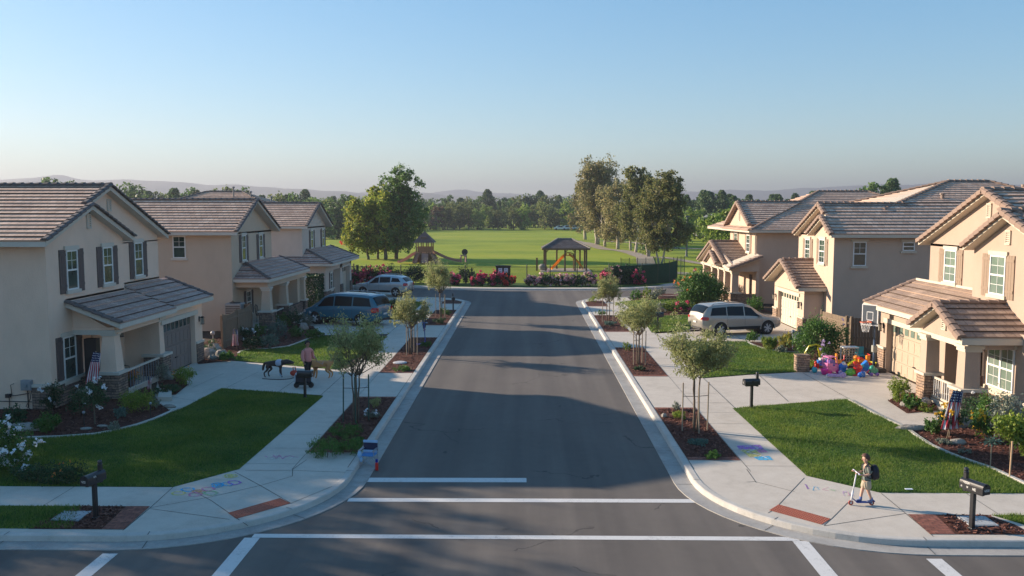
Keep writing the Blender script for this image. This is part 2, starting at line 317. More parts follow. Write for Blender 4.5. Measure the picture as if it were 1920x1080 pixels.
M['pine'] = leaf_mat('pine_leaf', [(0.056, 0.112, 0.050), (0.100, 0.163, 0.062), (0.150, 0.200, 0.077)], .35)
M['grass'] = leaf_mat('grass_blade', [(.06, .135, .018), (.09, .19, .026), (.125, .235, .04), (.185, .26, .07)], .5)
def patchy(m, tint, sc=.55):
    t = m.node_tree; N = t.nodes; L = t.links; g = N.new('ShaderNodeNewGeometry'); n = N.new('ShaderNodeTexNoise'); n.inputs['Scale'].default_value = sc; n.inputs['Detail'].default_value = 5; n.inputs['Roughness'].default_value = .65; L.new(g.outputs['Position'], n.inputs['Vector'])
    r = N.new('ShaderNodeValToRGB'); r.color_ramp.elements[0].position = .36; r.color_ramp.elements[0].color = (.72, .78, .8, 1); r.color_ramp.elements[1].position = .68; r.color_ramp.elements[1].color = (*tint, 1); L.new(n.outputs[0], r.inputs[0])
    for k in [q for q in N if q.type in ('BSDF_PRINCIPLED', 'BSDF_TRANSLUCENT')]:
        i = k.inputs[0]; src = i.links[0].from_socket; a = N.new('ShaderNodeMix'); a.data_type = 'RGBA'; a.blend_type = 'MULTIPLY'; a.inputs[0].default_value = 1; L.new(src, a.inputs[6]); L.new(r.outputs[0], a.inputs[7]); L.new(a.outputs[2], i)
patchy(M['grass'], (1.65, 1.2, 1.1)); patchy(M['lawn'], (1.5, 1.15, 1.1))
M['pink'] = leaf_mat('petal_pink', [(.45, .03, .08), (.62, .06, .15), (.70, .18, .28)], .3); M['pinkw'] = leaf_mat('petal_mixed', [(.60, .16, .25), (.72, .45, .45), (.75, .62, .58), (.35, .04, .12)], .3)
M['red'] = leaf_mat('petal_red', [(.5, .03, .03), (.65, .07, .05)], .3); M['wpet'] = leaf_mat('petal_white', [(.60, .62, .68), (.76, .77, .8), (.82, .82, .82)], .3)
M['ypet'] = leaf_mat('petal_yellow', [(.65, .38, .03), (.72, .5, .05)], .3); M['ppet'] = leaf_mat('petal_mauve', [(.42, .32, .55), (.6, .5, .68)], .3); M['opet'] = leaf_mat('petal_orange', [(.7, .22, .05), (.8, .35, .1)], .3)
M['rock'] = noisy('rock', [(.20, .18, .16), (.36, .34, .30)], [(3, .5), (14, .5)], .95, .6, 12, .03, .2)
# ================================================================ SETTING
def arc(cx, cy, r, a0, a1, n=10): return [(cx+r*cos(rad(a0+(a1-a0)*i/n)), cy+r*sin(rad(a0+(a1-a0)*i/n))) for i in range(n+1)]
def sheet(name, pts, z, m, **k):
    mb = MB(); mb.poly([(x, y, z) for x, y in pts]); me = mb.mesh(name, m)
    bm = bmesh.new(); bm.from_mesh(me); bmesh.ops.triangulate(bm, faces=bm.faces)
    for f in bm.faces:
        if f.normal.z < 0: f.normal_flip()
    bm.to_mesh(me); bm.free()
    o = bpy.data.objects.new(name, me); COL.objects.link(o); return tag(o, **k) if k else tag(o, kind='structure')
def offset(path, d):   # path offset to the right-hand side by d
    out = []
    for i, p in enumerate(path):
        a = Vector(path[max(i-1, 0)]); b = Vector(path[min(i+1, len(path)-1)])
        if 0 < i < len(path)-1:
            t1 = (Vector(p)-a).normalized(); t2 = (b-Vector(p)).normalized()
            n1 = Vector((t1.y, -t1.x)); n2 = Vector((t2.y, -t2.x)); n = (n1+n2).normalized(); k = 1/max(.6, n.dot(n1))
        else: t = (b-a).normalized(); n = Vector((t.y, -t.x)); k = 1
        out.append((p[0]+n.x*d*k, p[1]+n.y*d*k))
    return out
def sweep(mb, path, prof, m=0):
    rows = [[(q[0], q[1], z) for q in offset(path, d)] for d, z in prof]
    n = len(path)
    for a, b in zip(rows, rows[1:]): mb.add(a+b, [(i, i+1, n+i+1, n+i) for i in range(n-1)], m)
# base ground to the horizon and the paving
sheet('ground', [(-14000, -12000), (14000, -12000), (14000, 14000), (-14000, 14000)], -.12, M['field'])
M['bounce'] = noisy('bounce_ground', [(.30, .24, .18), (.40, .33, .25), (.46, .40, .32)], [(.05, .5), (1, .4)], .95, .3, 2, .02, .2, 'World')
sheet('bounce_ground', [(-400, -500), (400, -500), (400, 3.2), (-400, 3.2)], .10, M['bounce'])   # unseen tan sheet added behind the camera to bounce warm sunlight onto walls

sheet('road', [(-90, 3.2), (90, 3.2), (90, 95), (-90, 95)], 0, M['asphalt'])
# street-side edges of the two blocks (back line of kerb), direction: road on the right-hand side
XL, XR, YF = -4.8, 4.55, 17.82
pl = [(-60, YF), (-30, YF), (-14, YF)]+arc(XL-4, YF+4, 4, -90, 0, 14)+[(XL, 30), (XL, 45)]+arc(XL-3, 64.8, 3, 0, 90, 8)+[(-9.5, 67.8), (-11.5, 73.0), (-60, 73.0)]
pr0 = [(60, YF), (30, YF), (14, YF)]+arc(XR+4, YF+4, 4, -90, -180, 14)+[(XR, 30), (XR, 45)]+arc(XR+3, 65.2, 3, 180, 90, 8)+[(12, 69.6), (17, 74), (60, 84)]
pr = pr0[::-1]
kerbm = MB(); gut = MB(); jt = MB()
for path in (pl, pr):
    sweep(kerbm, path, [(0, .13), (.02, .142), (.16, .142), (.19, .125), (.215, .012)])
    sweep(gut, path, [(.21, .010), (.66, .018), (.665, -.01)])
    # joints across kerb and gutter every 3 m or so
    L = 0
    for a, b in zip(path, path[1:]):
        va, vb = Vector(a), Vector(b); d = (vb-va); l = d.length
        k = math.ceil(L/3.05)*3.05
        while k < L+l:
            q = va+d*((k-L)/l); t = d.normalized(); n = Vector((t.y, -t.x))
            A = q+n*.0; B = q+n*.2; 
            jt.add([(A.x-t.x*.008, A.y-t.y*.008, .146), (B.x-t.x*.008, B.y-t.y*.008, .146), (B.x+t.x*.008, B.y+t.y*.008, .146), (A.x+t.x*.008, A.y+t.y*.008, .146)], [(0, 1, 2, 3)])
            A = q+n*.23; B = q+n*.65
            jt.add([(A.x-t.x*.008, A.y-t.y*.008, .0195), (B.x-t.x*.008, B.y-t.y*.008, .0225), (B.x+t.x*.008, B.y+t.y*.008, .0225), (A.x+t.x*.008, A.y+t.y*.008, .0195)], [(0, 1, 2, 3)])
            k += 3.05
        L += l
# far kerb of the cross street beyond
pf = [(-60, 78.6), (-14, 78.6), (-10, 78.2), (-6, 76.3), (-3, 75.9), (3, 75.8), (8.6, 76.0), (11, 77), (13.3, 78.8), (16, 81), (25, 86), (60, 96)]
sweep(kerbm, pf, [(-.0, .13), (.02, .142), (.16, .142), (.19, .125), (.215, .012)]); sweep(gut, pf, [(.21, .010), (.6, .018), (.605, -.01)])
struct('kerb', kerbm, M['kerb']); struct('gutter', gut, M['gutter'])
sheet('soil_left', pl+[(-60, 60)], .112, M['soil']); sheet('soil_right', pr0+[(60, 60)], .112, M['soil'])
# side walks (one concrete sheet per block)
SWL = [(-60, YF)]+[p for p in pl[1:] if p[1] < 70 and p[0] > -9.6]
sheet('pavement_left', [(-60, YF), (-14, YF)]+arc(XL-4, YF+4, 4, -90, 0, 14)+[(XL, 40), (XL, 64.8)]+arc(XL-3, 64.8, 3, 0, 90, 8)+[(-9.4, 67.8), (-9.4, 64.8), (-7.72, 64.8), (-7.72, 22.4), (-8.89, 20.88), (-60, 20.88)], .130, M['concrete'])
sheet('pavement_right', [(60, YF), (14, YF)]+arc(XR+4, YF+4, 4, -90, -180, 14)+[(XR, 40), (XR, 65.2)]+arc(XR+3, 65.2, 3, 180, 90, 8)+[(8.2, 68.2), (8.2, 64), (7.42, 64), (7.42, 22.05), (8.8, 20.72), (60, 20.72)], .130, M['concrete'])
# driveways
def PP(l, z=.13): return [P(x, y, z) for x, y in l]
sheet('driveway_left', [(-7.4, 38.0), (-7.4, 31.3)]+PP([(606, 741), (415, 728), (395, 738), (370, 752), (345, 763), (322, 772), (298, 764), (290, 745)])+[(-15.2, 34.6), (-15.2, 39.4), (-14.6, 39.5)]+PP([(420, 675), (634, 693)]), .126, M['concrete'])
sheet('driveway_left_middle', [(-7.6, 47.7), (-7.6, 53.9), (-14.2, 54.5), (-14.6, 52.5)]+PP([(600, 628)]), .126, M['concrete'])
sheet('driveway_left_far', [(-7.6, 64.9), (-9.3, 67.7), (-9.6, 69.5), (-11.4, 72.8), (-15.2, 72.8), (-15.2, 66.5), (-13, 64.9)], .126, M['concrete'])
sheet('driveway_right', [(7.2, 36.3), (7.2, 29.5)]+PP([(1370, 766), (1480, 756), (1590, 748)])+PP([(1640, 776), (1700, 804), (1745, 818), (1800, 770)])+[(15.7, 31), (15.7, 37.4), (12.2, 37.5), (12, 36.6)]+PP([(1510, 697), (1400, 703), (1310, 710)]), .126, M['concrete'])
sheet('driveway_right_middle', [(7.2, 49.2), (7.2, 45.0)]+PP([(1275, 640), (1399, 640), (1420, 644), (1470, 640)])+[(15.9, 48.6), (15.9, 54), (14, 54.2), (13.4, 50.2)]+PP([(1290, 618), (1210, 626)]), .126, M['concrete'])
# lawns
lawns = {}
lawns['lawn_near_left'] = (PP([(606, 743), (415, 728), (392, 740), (345, 764), (322, 772), (290, 786), (255, 798), (215, 808), (178, 815), (110, 820), (44, 822)])+[(-22, 27.0), (-22, 20.88), (-8.89, 20.88), (-7.72, 22.4)], 1)
lawns['lawn_middle_left'] = (PP([(629, 693), (440, 676), (450, 660), (470, 655), (500, 654.5), (540, 650), (560, 643), (580, 635), (600, 630), (727, 631.5)]), .6)
lawns['lawn_far_left'] = ([(-7.72, 54.0), (-7.72, 64.8), (-12.2, 64.8), (-12.2, 58), (-13.5, 54.5)], .35)
lawns['lawn_near_right'] = (PP([(1374, 766), (1480, 757), (1590, 749), (1640, 776), (1700, 804), (1722, 820), (1747, 836), (1780, 851), (1806, 861), (1860, 879), (1920, 907)])+[(16, 20.72), (8.8, 20.72), (7.42, 22.05)], 1)
lawns['lawn_middle_right'] = (PP([(1315, 709), (1400, 702), (1510, 696.5), (1514, 680), (1516, 663), (1480, 661), (1443, 657), (1416, 649), (1399, 641), (1283, 641)]), .6)
lawns['lawn_far_right'] = (PP([(1222, 624), (1293, 618), (1298, 600), (1330, 594), (1330, 588), (1232, 594), (1206, 601)]), .45)
lawns['lawn_corner_right'] = (PP([(1184, 577), (1300, 577), (1283, 560), (1230, 562), (1160, 566)]), .35)
lawns['verge_left'] = ([(-30, 18.02), (-9.95, 18.02), (-10.45, 19.45), (-30, 19.45)], 1)
lawns['verge_right'] = ([(10.9, 18.02), (18, 18.02), (18, 19.2), (10.7, 19.2), (11.1, 18.6)], 1)
for n, (pts, d) in lawns.items(): sheet(n, pts, .134, M['lawn'])
sheet('verge_far', [(-30, 79.4), (-10, 79.0), (-6, 77.4), (-3, 77.0), (3, 76.9), (8.6, 77.1), (11, 78.2), (13, 79.6), (12, 81.5), (-30, 81.5)], .136, M['lawn'])
sheet('pavement_far', [(-60, 78.6), (-14, 78.6), (-10, 78.2), (-6, 76.3), (-3, 75.9), (3, 75.8), (8.6, 76.0), (11, 77), (13.3, 78.8), (16, 81), (25, 86), (60, 96), (60, 99), (22, 88), (15, 83), (12, 79.6), (8, 77.6), (-3, 77.4), (-9.5, 79.8), (-60, 80)], .130, M['concrete'])
# park: one gently undulating sheet
def park_z(x, y):
    amp = min(1, max(0, (y-86)/40))
    return .12+amp*(.16*sin(y*.11+x*.013)+.12*sin(y*.23-x*.02)+.10*sin(x*.05))+(max(0, y-230)/70)**2*.5
pm = MB(); nx, ny = 90, 130; xs = [-320+640*i/nx for i in range(nx+1)]; ys = [80+(300-80)*(j/ny)**1.3 for j in range(ny+1)]
for y in ys:
    for x in xs:
        pm.v.append((x, y, park_z(x, y)))
for j in range(ny):
    for i in range(nx): a = j*(nx+1)+i; pm.f.append((a, a+1, a+nx+2, a+nx+1)); pm.m.append(0)
struct('park_lawn', pm, M['field'], smooth=True)
def path_strip(name, pts, w, z, m):
    fine = []
    for a, b in zip(pts, pts[1:]): fine += [(a[0]+(b[0]-a[0])*k/8, a[1]+(b[1]-a[1])*k/8) for k in range(8)]
    pts = fine+[pts[-1]]
    mb = MB(); l = offset(pts, -w/2); r = offset(pts, w/2); n = len(pts)
    mb.add([(x, y, park_z(x, y)+.07) for x, y in l]+[(x, y, park_z(x, y)+.07) for x, y in r], [(i, i+1, n+i+1, n+i) for i in range(n-1)]); struct(name, mb, m)
M['gravel'] = noisy('path_gravel', [(.24, .20, .15), (.36, .31, .25)], [(.4, .5), (6, .5)], .95, .3, 10, .01, .2, 'World')
path_strip('path', [(11, 190), (12.6, 172), (15, 155), (17.2, 135), (17.0, 122), (15.8, 112), (15.2, 104), (16, 96), (20, 90)], 2.4, .52, M['gravel'])
path_strip('path_branch', [(16.6, 124), (19.5, 121), (22, 113), (25, 105), (40, 98)], 1.6, .53, M['gravel'])
path_strip('path_far', [(18, 190), (28, 160), (44, 150), (80, 145)], 3.2, .62, M['gravel'])
# planting strips, brick bands, beds
mulch = MB(); strips = [(-6.27, -4.82, 24.3, 31.2), (-6.27, -4.82, 36.4, 46.2), (-6.27, -4.82, 51.6, 59.2), (-6.27, -4.82, 63.6, 66.2),
          (4.57, 6.02, 23.7, 29.6), (4.57, 6.02, 35.8, 42.9), (4.57, 6.02, 49.0, 56.5), (4.57, 6.02, 62, 65.8)]
brk = MB()
for k, (x0, x1, y0, y1) in enumerate(strips):
    if k == 3: mulch.poly([(x0, y0, .138), (x1, y0, .138), (x1, y1-1.4, .138), (x1-.5, y1-.4, .138), (x0, y1, .138)])
    elif k == 7: mulch.poly([(x0, y0, .138), (x1, y0, .138), (x1, y1, .138), (x0+.5, y1-.3, .138), (x0, y1-1.2, .138)])
    else: mulch.poly([(x0, y0, .138), (x1, y0, .138), (x1, y1, .138), (x0, y1, .138)])
    brk.poly([(x0, y0-.28, .142), (x1, y0-.28, .142), (x1, y0-.003, .142), (x0, y0-.003, .142)])
    if k in (0, 1, 4, 5, 2): brk.poly([(x0, y1+.003, .142), (x1, y1+.003, .142), (x1, y1+.2, .142), (x0, y1+.2, .142)])
# mail box plots on the front verge
mulch.poly([(-10.9, 18.0, .138), (-9.27, 18.0, .138), (-9.42, 19.46, .138), (-10.6, 19.46, .138)])
brk.poly([(-9.265, 18.0, .142), (-8.78, 18.0, .142), (-8.85, 19.46, .142), (-9.415, 19.46, .142)])
mulch.poly([(9.3, 18.0, .138), (10.95, 18.0, .138), (10.9, 18.6, .138), (10.6, 19.2, .138), (9.42, 19.2, .138)])
brk.poly([(8.74, 18.0, .142), (9.295, 18.0, .142), (9.415, 19.2, .142), (8.80, 19.2, .142)])
bedL1 = PP([(322, 772), (290, 786), (255, 798), (215, 808), (178, 815), (110, 820), (44, 822)])+[(-22, 27.0), (-22, 29.2), (-16.6, 29.2), (-16.6, 31), (-15, 31), (-15, 33.2)]+PP([(300, 757)])
bedL1b = PP([(296, 716), (318, 702), (345, 701), (352, 722), (330, 740), (304, 742)])
bedL2 = PP([(372, 683), (438, 676), (450, 660), (470, 655), (500, 654.5), (540, 650), (560, 643), (580, 635), (600, 629), (588, 612)])+[(-15.0, 53), (-15.0, 48.2), (-16.8, 48.2), (-17, 42)]
bedL3 = [(-12.2, 64.8), (-12.2, 58), (-13.5, 54.6), (-16.8, 55), (-16.8, 66.4), (-13, 66.4)]
bedR1 = PP([(1700, 804), (1722, 820), (1747, 836), (1780, 851), (1806, 861), (1860, 879), (1920, 907)])+[(18, 22.5), (18, 28.2), (16.4, 28.3), (16.4, 27.6), (14.9, 27.6), (14.6, 28.6)]+PP([(1750, 795), (1723, 800)])
bedR1b = PP([(1665, 752), (1700, 775), (1760, 770), (1745, 735), (1690, 738)])
bedR2 = PP([(1514, 696), (1516, 663), (1480, 661), (1443, 657), (1416, 649), (1399, 641), (1425, 642), (1470, 640)])+[(15.9, 48.2), (16.8, 42), (15.2, 40.4), (14.8, 37.6), (12.3, 37.6)]
bedR3 = PP([(1298, 600), (1330, 594), (1330, 588), (1232, 594), (1206, 601), (1184, 577), (1300, 577), (1283, 560), (1330, 548), (1345, 540)])+[(16.9, 63), (16.9, 60), (14.5, 53.5)]+PP([(1300, 612)])
edg = MB()
for b in (bedL1, bedL1b, bedL2, bedL3, bedR1, bedR1b, bedR2): mulch.poly([(x, y, .1385) for x, y in b])
bedR3b = PP([(1184, 578), (1300, 578), (1330, 588), (1232, 594), (1206, 601)]); bedR3c = PP([(1300, 577), (1283, 560), (1290, 552), (1340, 545)])+[(16.9, 66), (16.9, 58)]+PP([(1370, 575), (1335, 590)])
bedR3d = PP([(1190, 563), (1283, 560), (1290, 552), (1200, 549)])
for b in (bedR3b, bedR3c, bedR3d): mulch.poly([(x, y, .1385) for x, y in b])
def chips(mb, pts, n, rng, z=.142, s=.03, m=1):
    X = [p[0] for p in pts]; Y = [p[1] for p in pts]; k = 0
    while k < n:
        x, y = rng.uniform(min(X), max(X)), rng.uniform(min(Y), max(Y))
        if not inside(x, y, pts): continue
        a = rng.uniform(0, 6.28); l = s*rng.uniform(.6, 1.6); w = l*.45; t = rng.uniform(-.02, .02); u = rng.uniform(0, .02)
        c, d = cos(a), sin(a)
        mb.add([(x-c*l+d*w, y-d*l-c*w, z+u-t), (x+c*l+d*w, y+d*l-c*w, z+u+t), (x+c*l-d*w, y+d*l+c*w, z+u+t+.012), (x-c*l-d*w, y-d*l+c*w, z+u-t+.012)], [(0, 1, 2, 3)], m); k += 1
def inside(x, y, pts):
    c = False; j = len(pts)-1
    for i in range(len(pts)):
        xi, yi = pts[i]; xj, yj = pts[j]
        if (yi > y) != (yj > y) and x < (xj-xi)*(y-yi)/(yj-yi)+xi: c = not c
        j = i
    return c
def area(p): return abs(sum(p[i][0]*p[(i+1) % len(p)][1]-p[(i+1) % len(p)][0]*p[i][1] for i in range(len(p))))/2
rg = random.Random(5)
for k, (x0, x1, y0, y1) in enumerate(strips[:3]+strips[4:7]):
    q = [(x0+.04, y0), (x1-.04, y0), (x1-.04, y1), (x0+.04, y1)]; chips(mulch, q, int(area(q)*(140 if y0 < 35 else 60)), rg)
for q in ([(-10.9, 18.03), (-9.3, 18.03), (-9.44, 19.44), (-10.6, 19.44)], [(9.34, 18.03), (10.9, 18.03), (10.6, 19.17), (9.46, 19.17)]): chips(mulch, q, int(area(q)*300), rg, s=.028)
for q in (bedL1, bedL1b, bedR1, bedR1b): chips(mulch, q, int(area(q)*110), rg)
for q in (bedL2, bedR2): chips(mulch, q, int(area(q)*40), rg, s=.045)
tag(mulch.build('mulch', [M['mulch'], M['chip']]), kind='stuff')
struct('brick_paving', brk, M['brick'])
# concrete lawn edging
for l in ([(340, 766), (322, 772), (290, 786), (255, 798), (215, 808), (178, 815), (110, 820), (44, 822), (-40, 822)], [(446, 664), (450, 660), (470, 655), (500, 654.5), (540, 650), (560, 643), (580, 635), (600, 630)],
          [(1590, 749), (1640, 776), (1700, 804), (1722, 820), (1747, 836), (1780, 851), (1806, 861), (1860, 879), (1920, 907), (1960, 930)], [(1516, 663), (1480, 661), (1443, 657), (1416, 649), (1399, 641)]):
    q = PP(l); sweep(edg, q, [(-.06, .13), (-.05, .18), (.05, .18), (.06, .13)])
struct('lawn_edging', edg, M['kerb'])
# road markings
pt = MB()
def stripe(x0, y0, x1, y1, w, z=.0045):
    a = Vector((x0, y0)); b = Vector((x1, y1)); t = (b-a).normalized(); n = Vector((-t.y, t.x))*w/2
    pt.poly([(a.x-n.x, a.y-n.y, z), (b.x-n.x, b.y-n.y, z), (b.x+n.x, b.y+n.y, z), (a.x+n.x, a.y+n.y, z)])
stripe(-4.18, 21.93, .04, 21.97, .36); stripe(-4.35, 20.37, 4.32, 20.42, .26)
stripe(-5.95, 18.02, 5.93, 18.02, .22)
stripe(-5.93, 17.9, -5.93, 9, .34); stripe(5.93, 17.9, 5.93, 9, .34); stripe(-8.6, 17.0, -8.6, 9, .32); stripe(8.36, 17.0, 8.36, 9, .32)
struct('road_marking', pt, M['paint'])
# pavement joints
def jl(x0, y0, x1, y1, w=.014, z=.134):
    a = Vector((x0, y0)); b = Vector((x1, y1)); t = (b-a).normalized(); n = Vector((-t.y, t.x))*w/2
    jt.poly([(a.x-n.x, a.y-n.y, z), (b.x-n.x, b.y-n.y, z), (b.x+n.x, b.y+n.y, z), (a.x+n.x, a.y+n.y, z)])
for s, xa, xb, xc in ((-1, -7.72, -6.29, -4.82), (1, 7.42, 6.04, 4.57)):
    y = 22.9
    while y < 65: jl(xa, y, xb, y, .013); y += 1.55
    jl(xb, 22.4, xb, 65, .013); jl(xa, 31.4 if s < 0 else 29.6, xa, 66, .02)
    jl(xc, 22.6, xc, 65, .016)
def jpx(*l, w=.016):
    q = PP(l)
    for a, b in zip(q, q[1:]): jl(*a, *b, w=w)
jpx((325, 913), (282, 952), (230, 995)); jpx((282, 952), (395, 932), (490, 910), (548, 893), (549, 880)); jpx((460, 882), (548, 882), (655, 886))
jpx((440, 885), (489, 911), (546, 944)); jpx((375, 928), (395, 938), (444, 972), (465, 986)); jpx((282, 954), (430, 974)); jpx((545, 944), (640, 905), (655, 886)); jpx((549, 880), (575, 862))
jpx((1508, 896), (1452, 955), (1440, 962)); jpx((1652, 925), (1697, 962), (1750, 1006)); jpx((1400, 904), (1415, 903), (1490, 922)); jpx((1590, 942), (1560, 972), (1545, 985)); jpx((1697, 963), (1545, 986)); jpx((1400, 880), (1418, 905))
for x in (-11.4, -13.7, -16): jl(x, 19.47, x, 20.86)
for x in (10.9, 13, 15.2): jl(x, 19.2, x, 20.7)
jl(-60, 19.46, -9.3, 19.46, .012); jl(8.8, 19.2, 40, 19.2, .012)
jpx((485, 697), (425, 727)); jpx((562, 707), (520, 736), w=.02); jpx((370, 752), (300, 741)); jpx((360, 727), (420, 700), w=.012)
jpx((1424, 704), (1478, 753), w=.02); jpx((1505, 699), (1590, 747), w=.02); jpx((1345, 612), (1400, 640)); 
for k in range(4): jl(-14.8+k*2.0, 48, -14.8+k*2, 53.9, .02)
tag(jt.build('pavement_joint', M['joint']), kind='structure')
tc = MB(); tc.poly([(*P(427, 962), .136), (*P(443, 973), .136), (*P(545, 944), .136), (*P(525, 934), .136)]); tc.poly([(*P(1460, 946), .136), (*P(1541, 984), .136), (*P(1558, 973), .136)][0:1]+[(*P(1442, 957), .136), (*P(1541, 984), .136), (*P(1558, 973), .136)])
for quad in ([(427, 962), (443, 973), (545, 944), (525, 934)], [(1460, 946), (1442, 957), (1541, 984), (1558, 973)]):
    q = [Vector(P(*c)) for c in quad]; n1, n2 = (6, 22)
    # truncated domes in rows
    for i in range(n1):
        for j in range(n2):
            u, v = (i+.5)/n1, (j+.5)/n2; c = (q[0]*(1-u)+q[1]*u)*(1-v)+(q[3]*(1-u)+q[2]*u)*v
            tc.lathe((c.x, c.y, .136), [(.022, 0), (.014, .008)], 6)
struct('tactile_paving', tc, M['tactile'])
# stains on the road: sealed cracks
# hills
M['hill'] = noisy('hill_scrub', [(.10, .10, .06), (.16, .14, .09)], [(.002, .5), (.01, .5)], .95, 0, coord='World')
def hills(name, y, prof, seed, depth=800):
    mb = MB(); r = random.Random(seed); n = 160; xs = [prof[0][0]+(prof[-1][0]-prof[0][0])*i/n for i in range(n+1)]
    def hh(x):
        for (a, ha), (b, hb) in zip(prof, prof[1:]):
            if a <= x <= b:
                t = (x-a)/(b-a); t = t*t*(3-2*t); return ha+(hb-ha)*t
        return 0
    ph = [r.uniform(0, 6) for _ in range(6)]
    rows = []
    for j, (fy, fh) in enumerate(((-1, 0), (-.7, .35), (-.4, .62), (-.2, .84), (0, 1), (.5, .6), (1.2, 0))):
        row = []
        for x in xs:
            w = sum(sin(x*(.004*1.7**k)+ph[k]+j*.9)*.045/(1.4**k) for k in range(6)) if 0 < j < 6 else 0
            row.append((x+w*150, y+fy*depth, max(-2, hh(x)*fh*(1+w))))
        rows.append(row); 
    for row in rows: mb.v += row
    for j in range(len(rows)-1):
        for i in range(n): a = j*(n+1)+i; mb.f.append((a, a+1, a+n+2, a+n+1)); mb.m.append(0)
    struct(name, mb, M['hill'], smooth=True)
def hx(px, y): return (px-985)*y/FPX
def hz(py, y): return CH+(394-py)*y/FPX
Y1 = 2700; Y2 = 3900
hills('hills', Y1, [(hx(-500, Y1), 60), (hx(-60, Y1), hz(338, Y1)), (hx(40, Y1), hz(334, Y1)), (hx(120, Y1), hz(328, Y1)), (hx(175, Y1), hz(336, Y1)), (hx(260, Y1), hz(335, Y1)), (hx(330, Y1), hz(340, Y1)), (hx(400, Y1), hz(350, Y1)), (hx(480, Y1), hz(354, Y1)), (hx(560, Y1), hz(357, Y1)), (hx(640, Y1), hz(360, Y1)), (hx(720, Y1), hz(366, Y1)), (hx(800, Y1), hz(360, Y1)), (hx(860, Y1), hz(366, Y1)), (hx(920, Y1), hz(364, Y1)), (hx(1010, Y1), hz(370, Y1)), (hx(1100, Y1), hz(372, Y1)), (hx(1400, Y1), hz(378, Y1)), (hx(2500, Y1), 20)], 3)
hills('hills_far', Y2, [(hx(300, Y2), 30), (hx(640, Y2), hz(364, Y2)), (hx(700, Y2), hz(360, Y2)), (hx(760, Y2), hz(366, Y2)), (hx(860, Y2), hz(357, Y2)), (hx(900, Y2), hz(360, Y2)), (hx(960, Y2), hz(362, Y2)), (hx(1080, Y2), hz(366, Y2)), (hx(1300, Y2), hz(362, Y2)), (hx(1380, Y2), hz(358, Y2)), (hx(1500, Y2), hz(352, Y2)), (hx(1640, Y2), hz(346, Y2)), (hx(1750, Y2), hz(345, Y2)), (hx(2000, Y2), hz(350, Y2)), (hx(3000, Y2), 60)], 8)
# ================================================================ HOUSES
def clipv(poly, v0, v1):
    def cut(p, f, keep):
        out = []
        for i in range(len(p)):
            a, b = p[i], p[(i+1) % len(p)]; ia, ib = keep(a[1]), keep(b[1])
            if ia: out.append(a)
            if ia != ib: t = (f-a[1])/(b[1]-a[1]); out.append((a[0]+(b[0]-a[0])*t, f))
        return out
    p = cut(poly, v0, lambda v: v >= v0-1e-9)
    return cut(p, v1, lambda v: v <= v1+1e-9) if len(p) > 2 else []
def roof_poly(mb, pts, under, row=.36, lift=.05, m=0):
    """courses of tiles over one convex roof plane; pts[0]->pts[1] is its eave"""
    p = [Vector(q) for q in pts]; u = (p[1]-p[0]); u.z = 0; u.normalize()
    n = Vector((0, 0, 0))
    for i in range(len(p)): n += p[i].cross(p[(i+1) % len(p)])
    n.normalize(); n = n if n.z > 0 else -n
    v = n.cross(u); v = v if v.z > 0 else -v; v.normalize(); O = p[0]
    q = [((a-O).dot(u), (a-O).dot(v)) for a in p]; v0 = min(b for a, b in q); v1 = max(b for a, b in q)
    k = v0; r = 0
    while k < v1-.02:
        c = clipv(q, k, min(k+row*1.04, v1))
        if len(c) > 2:
            f = lambda a, b: O+u*a+v*b+n*(.015+lift*(1-min(1, (b-k)/row)))
            top = [f(a, b) for a, b in c]; uvs = [(a, (b-v0)*.34/row+.001) for a, b in c]
            mb.add(top, [tuple(range(len(c)))], m, [uvs])
            lo = sorted([a for a, b in c if abs(b-k) < 1e-4])
            if len(lo) >= 2:
                A, B = O+u*lo[0]+v*k, O+u*lo[-1]+v*k
                mb.add([A+n*.0, B+n*.0, B+n*(.015+lift), A+n*(.015+lift)], [(0, 1, 2, 3)], m, [[(lo[0], (k-v0)*.34/row+.17)]*4])
        k += row; r += 1
    if under is not None: under.prism([a-Vector((0, 0, .005)) for a in p], (0, 0, -.17))
def edge_tiles(mb, a, b, w=.26, h=.10, step=.36, m=0, drop=0):
    a = Vector(a); b = Vector(b); t = (b-a); L = t.length; t.normalize()
    if b.z < a.z: a, b = b, a; t = -t
    s = t.cross(Vector((0, 0, 1))).normalized(); n = s.cross(t).normalized(); k = max(1, round(L/step)); st = L/k
    for i in range(k):
        o = a+t*(i*st); tl = .035
        vs = []
        for d, z in ((0, 0.035), (st*1.03, 0)):
            for x, y in ((-w/2, -drop), (-w/2, h*.55), (-w*.25, h), (w*.25, h), (w/2, h*.55), (w/2, -drop)): vs.append(o+t*d+s*x+n*(y+z))
        mb.add(vs, [tuple(range(6))[::-1], tuple(range(6, 12))]+[(j, (j+1) % 6, (j+1) % 6+6, j+6) for j in range(6)], m)
class PL:
    # every box becomes a part of its own
    def __init__(s, h, name, key): s.h = h; s.name = name; s.key = key
    def box(s, x, y, z): b = MB(); b.box(x, y, z); b.build(s.name, s.h.M[s.key], s.h.root)
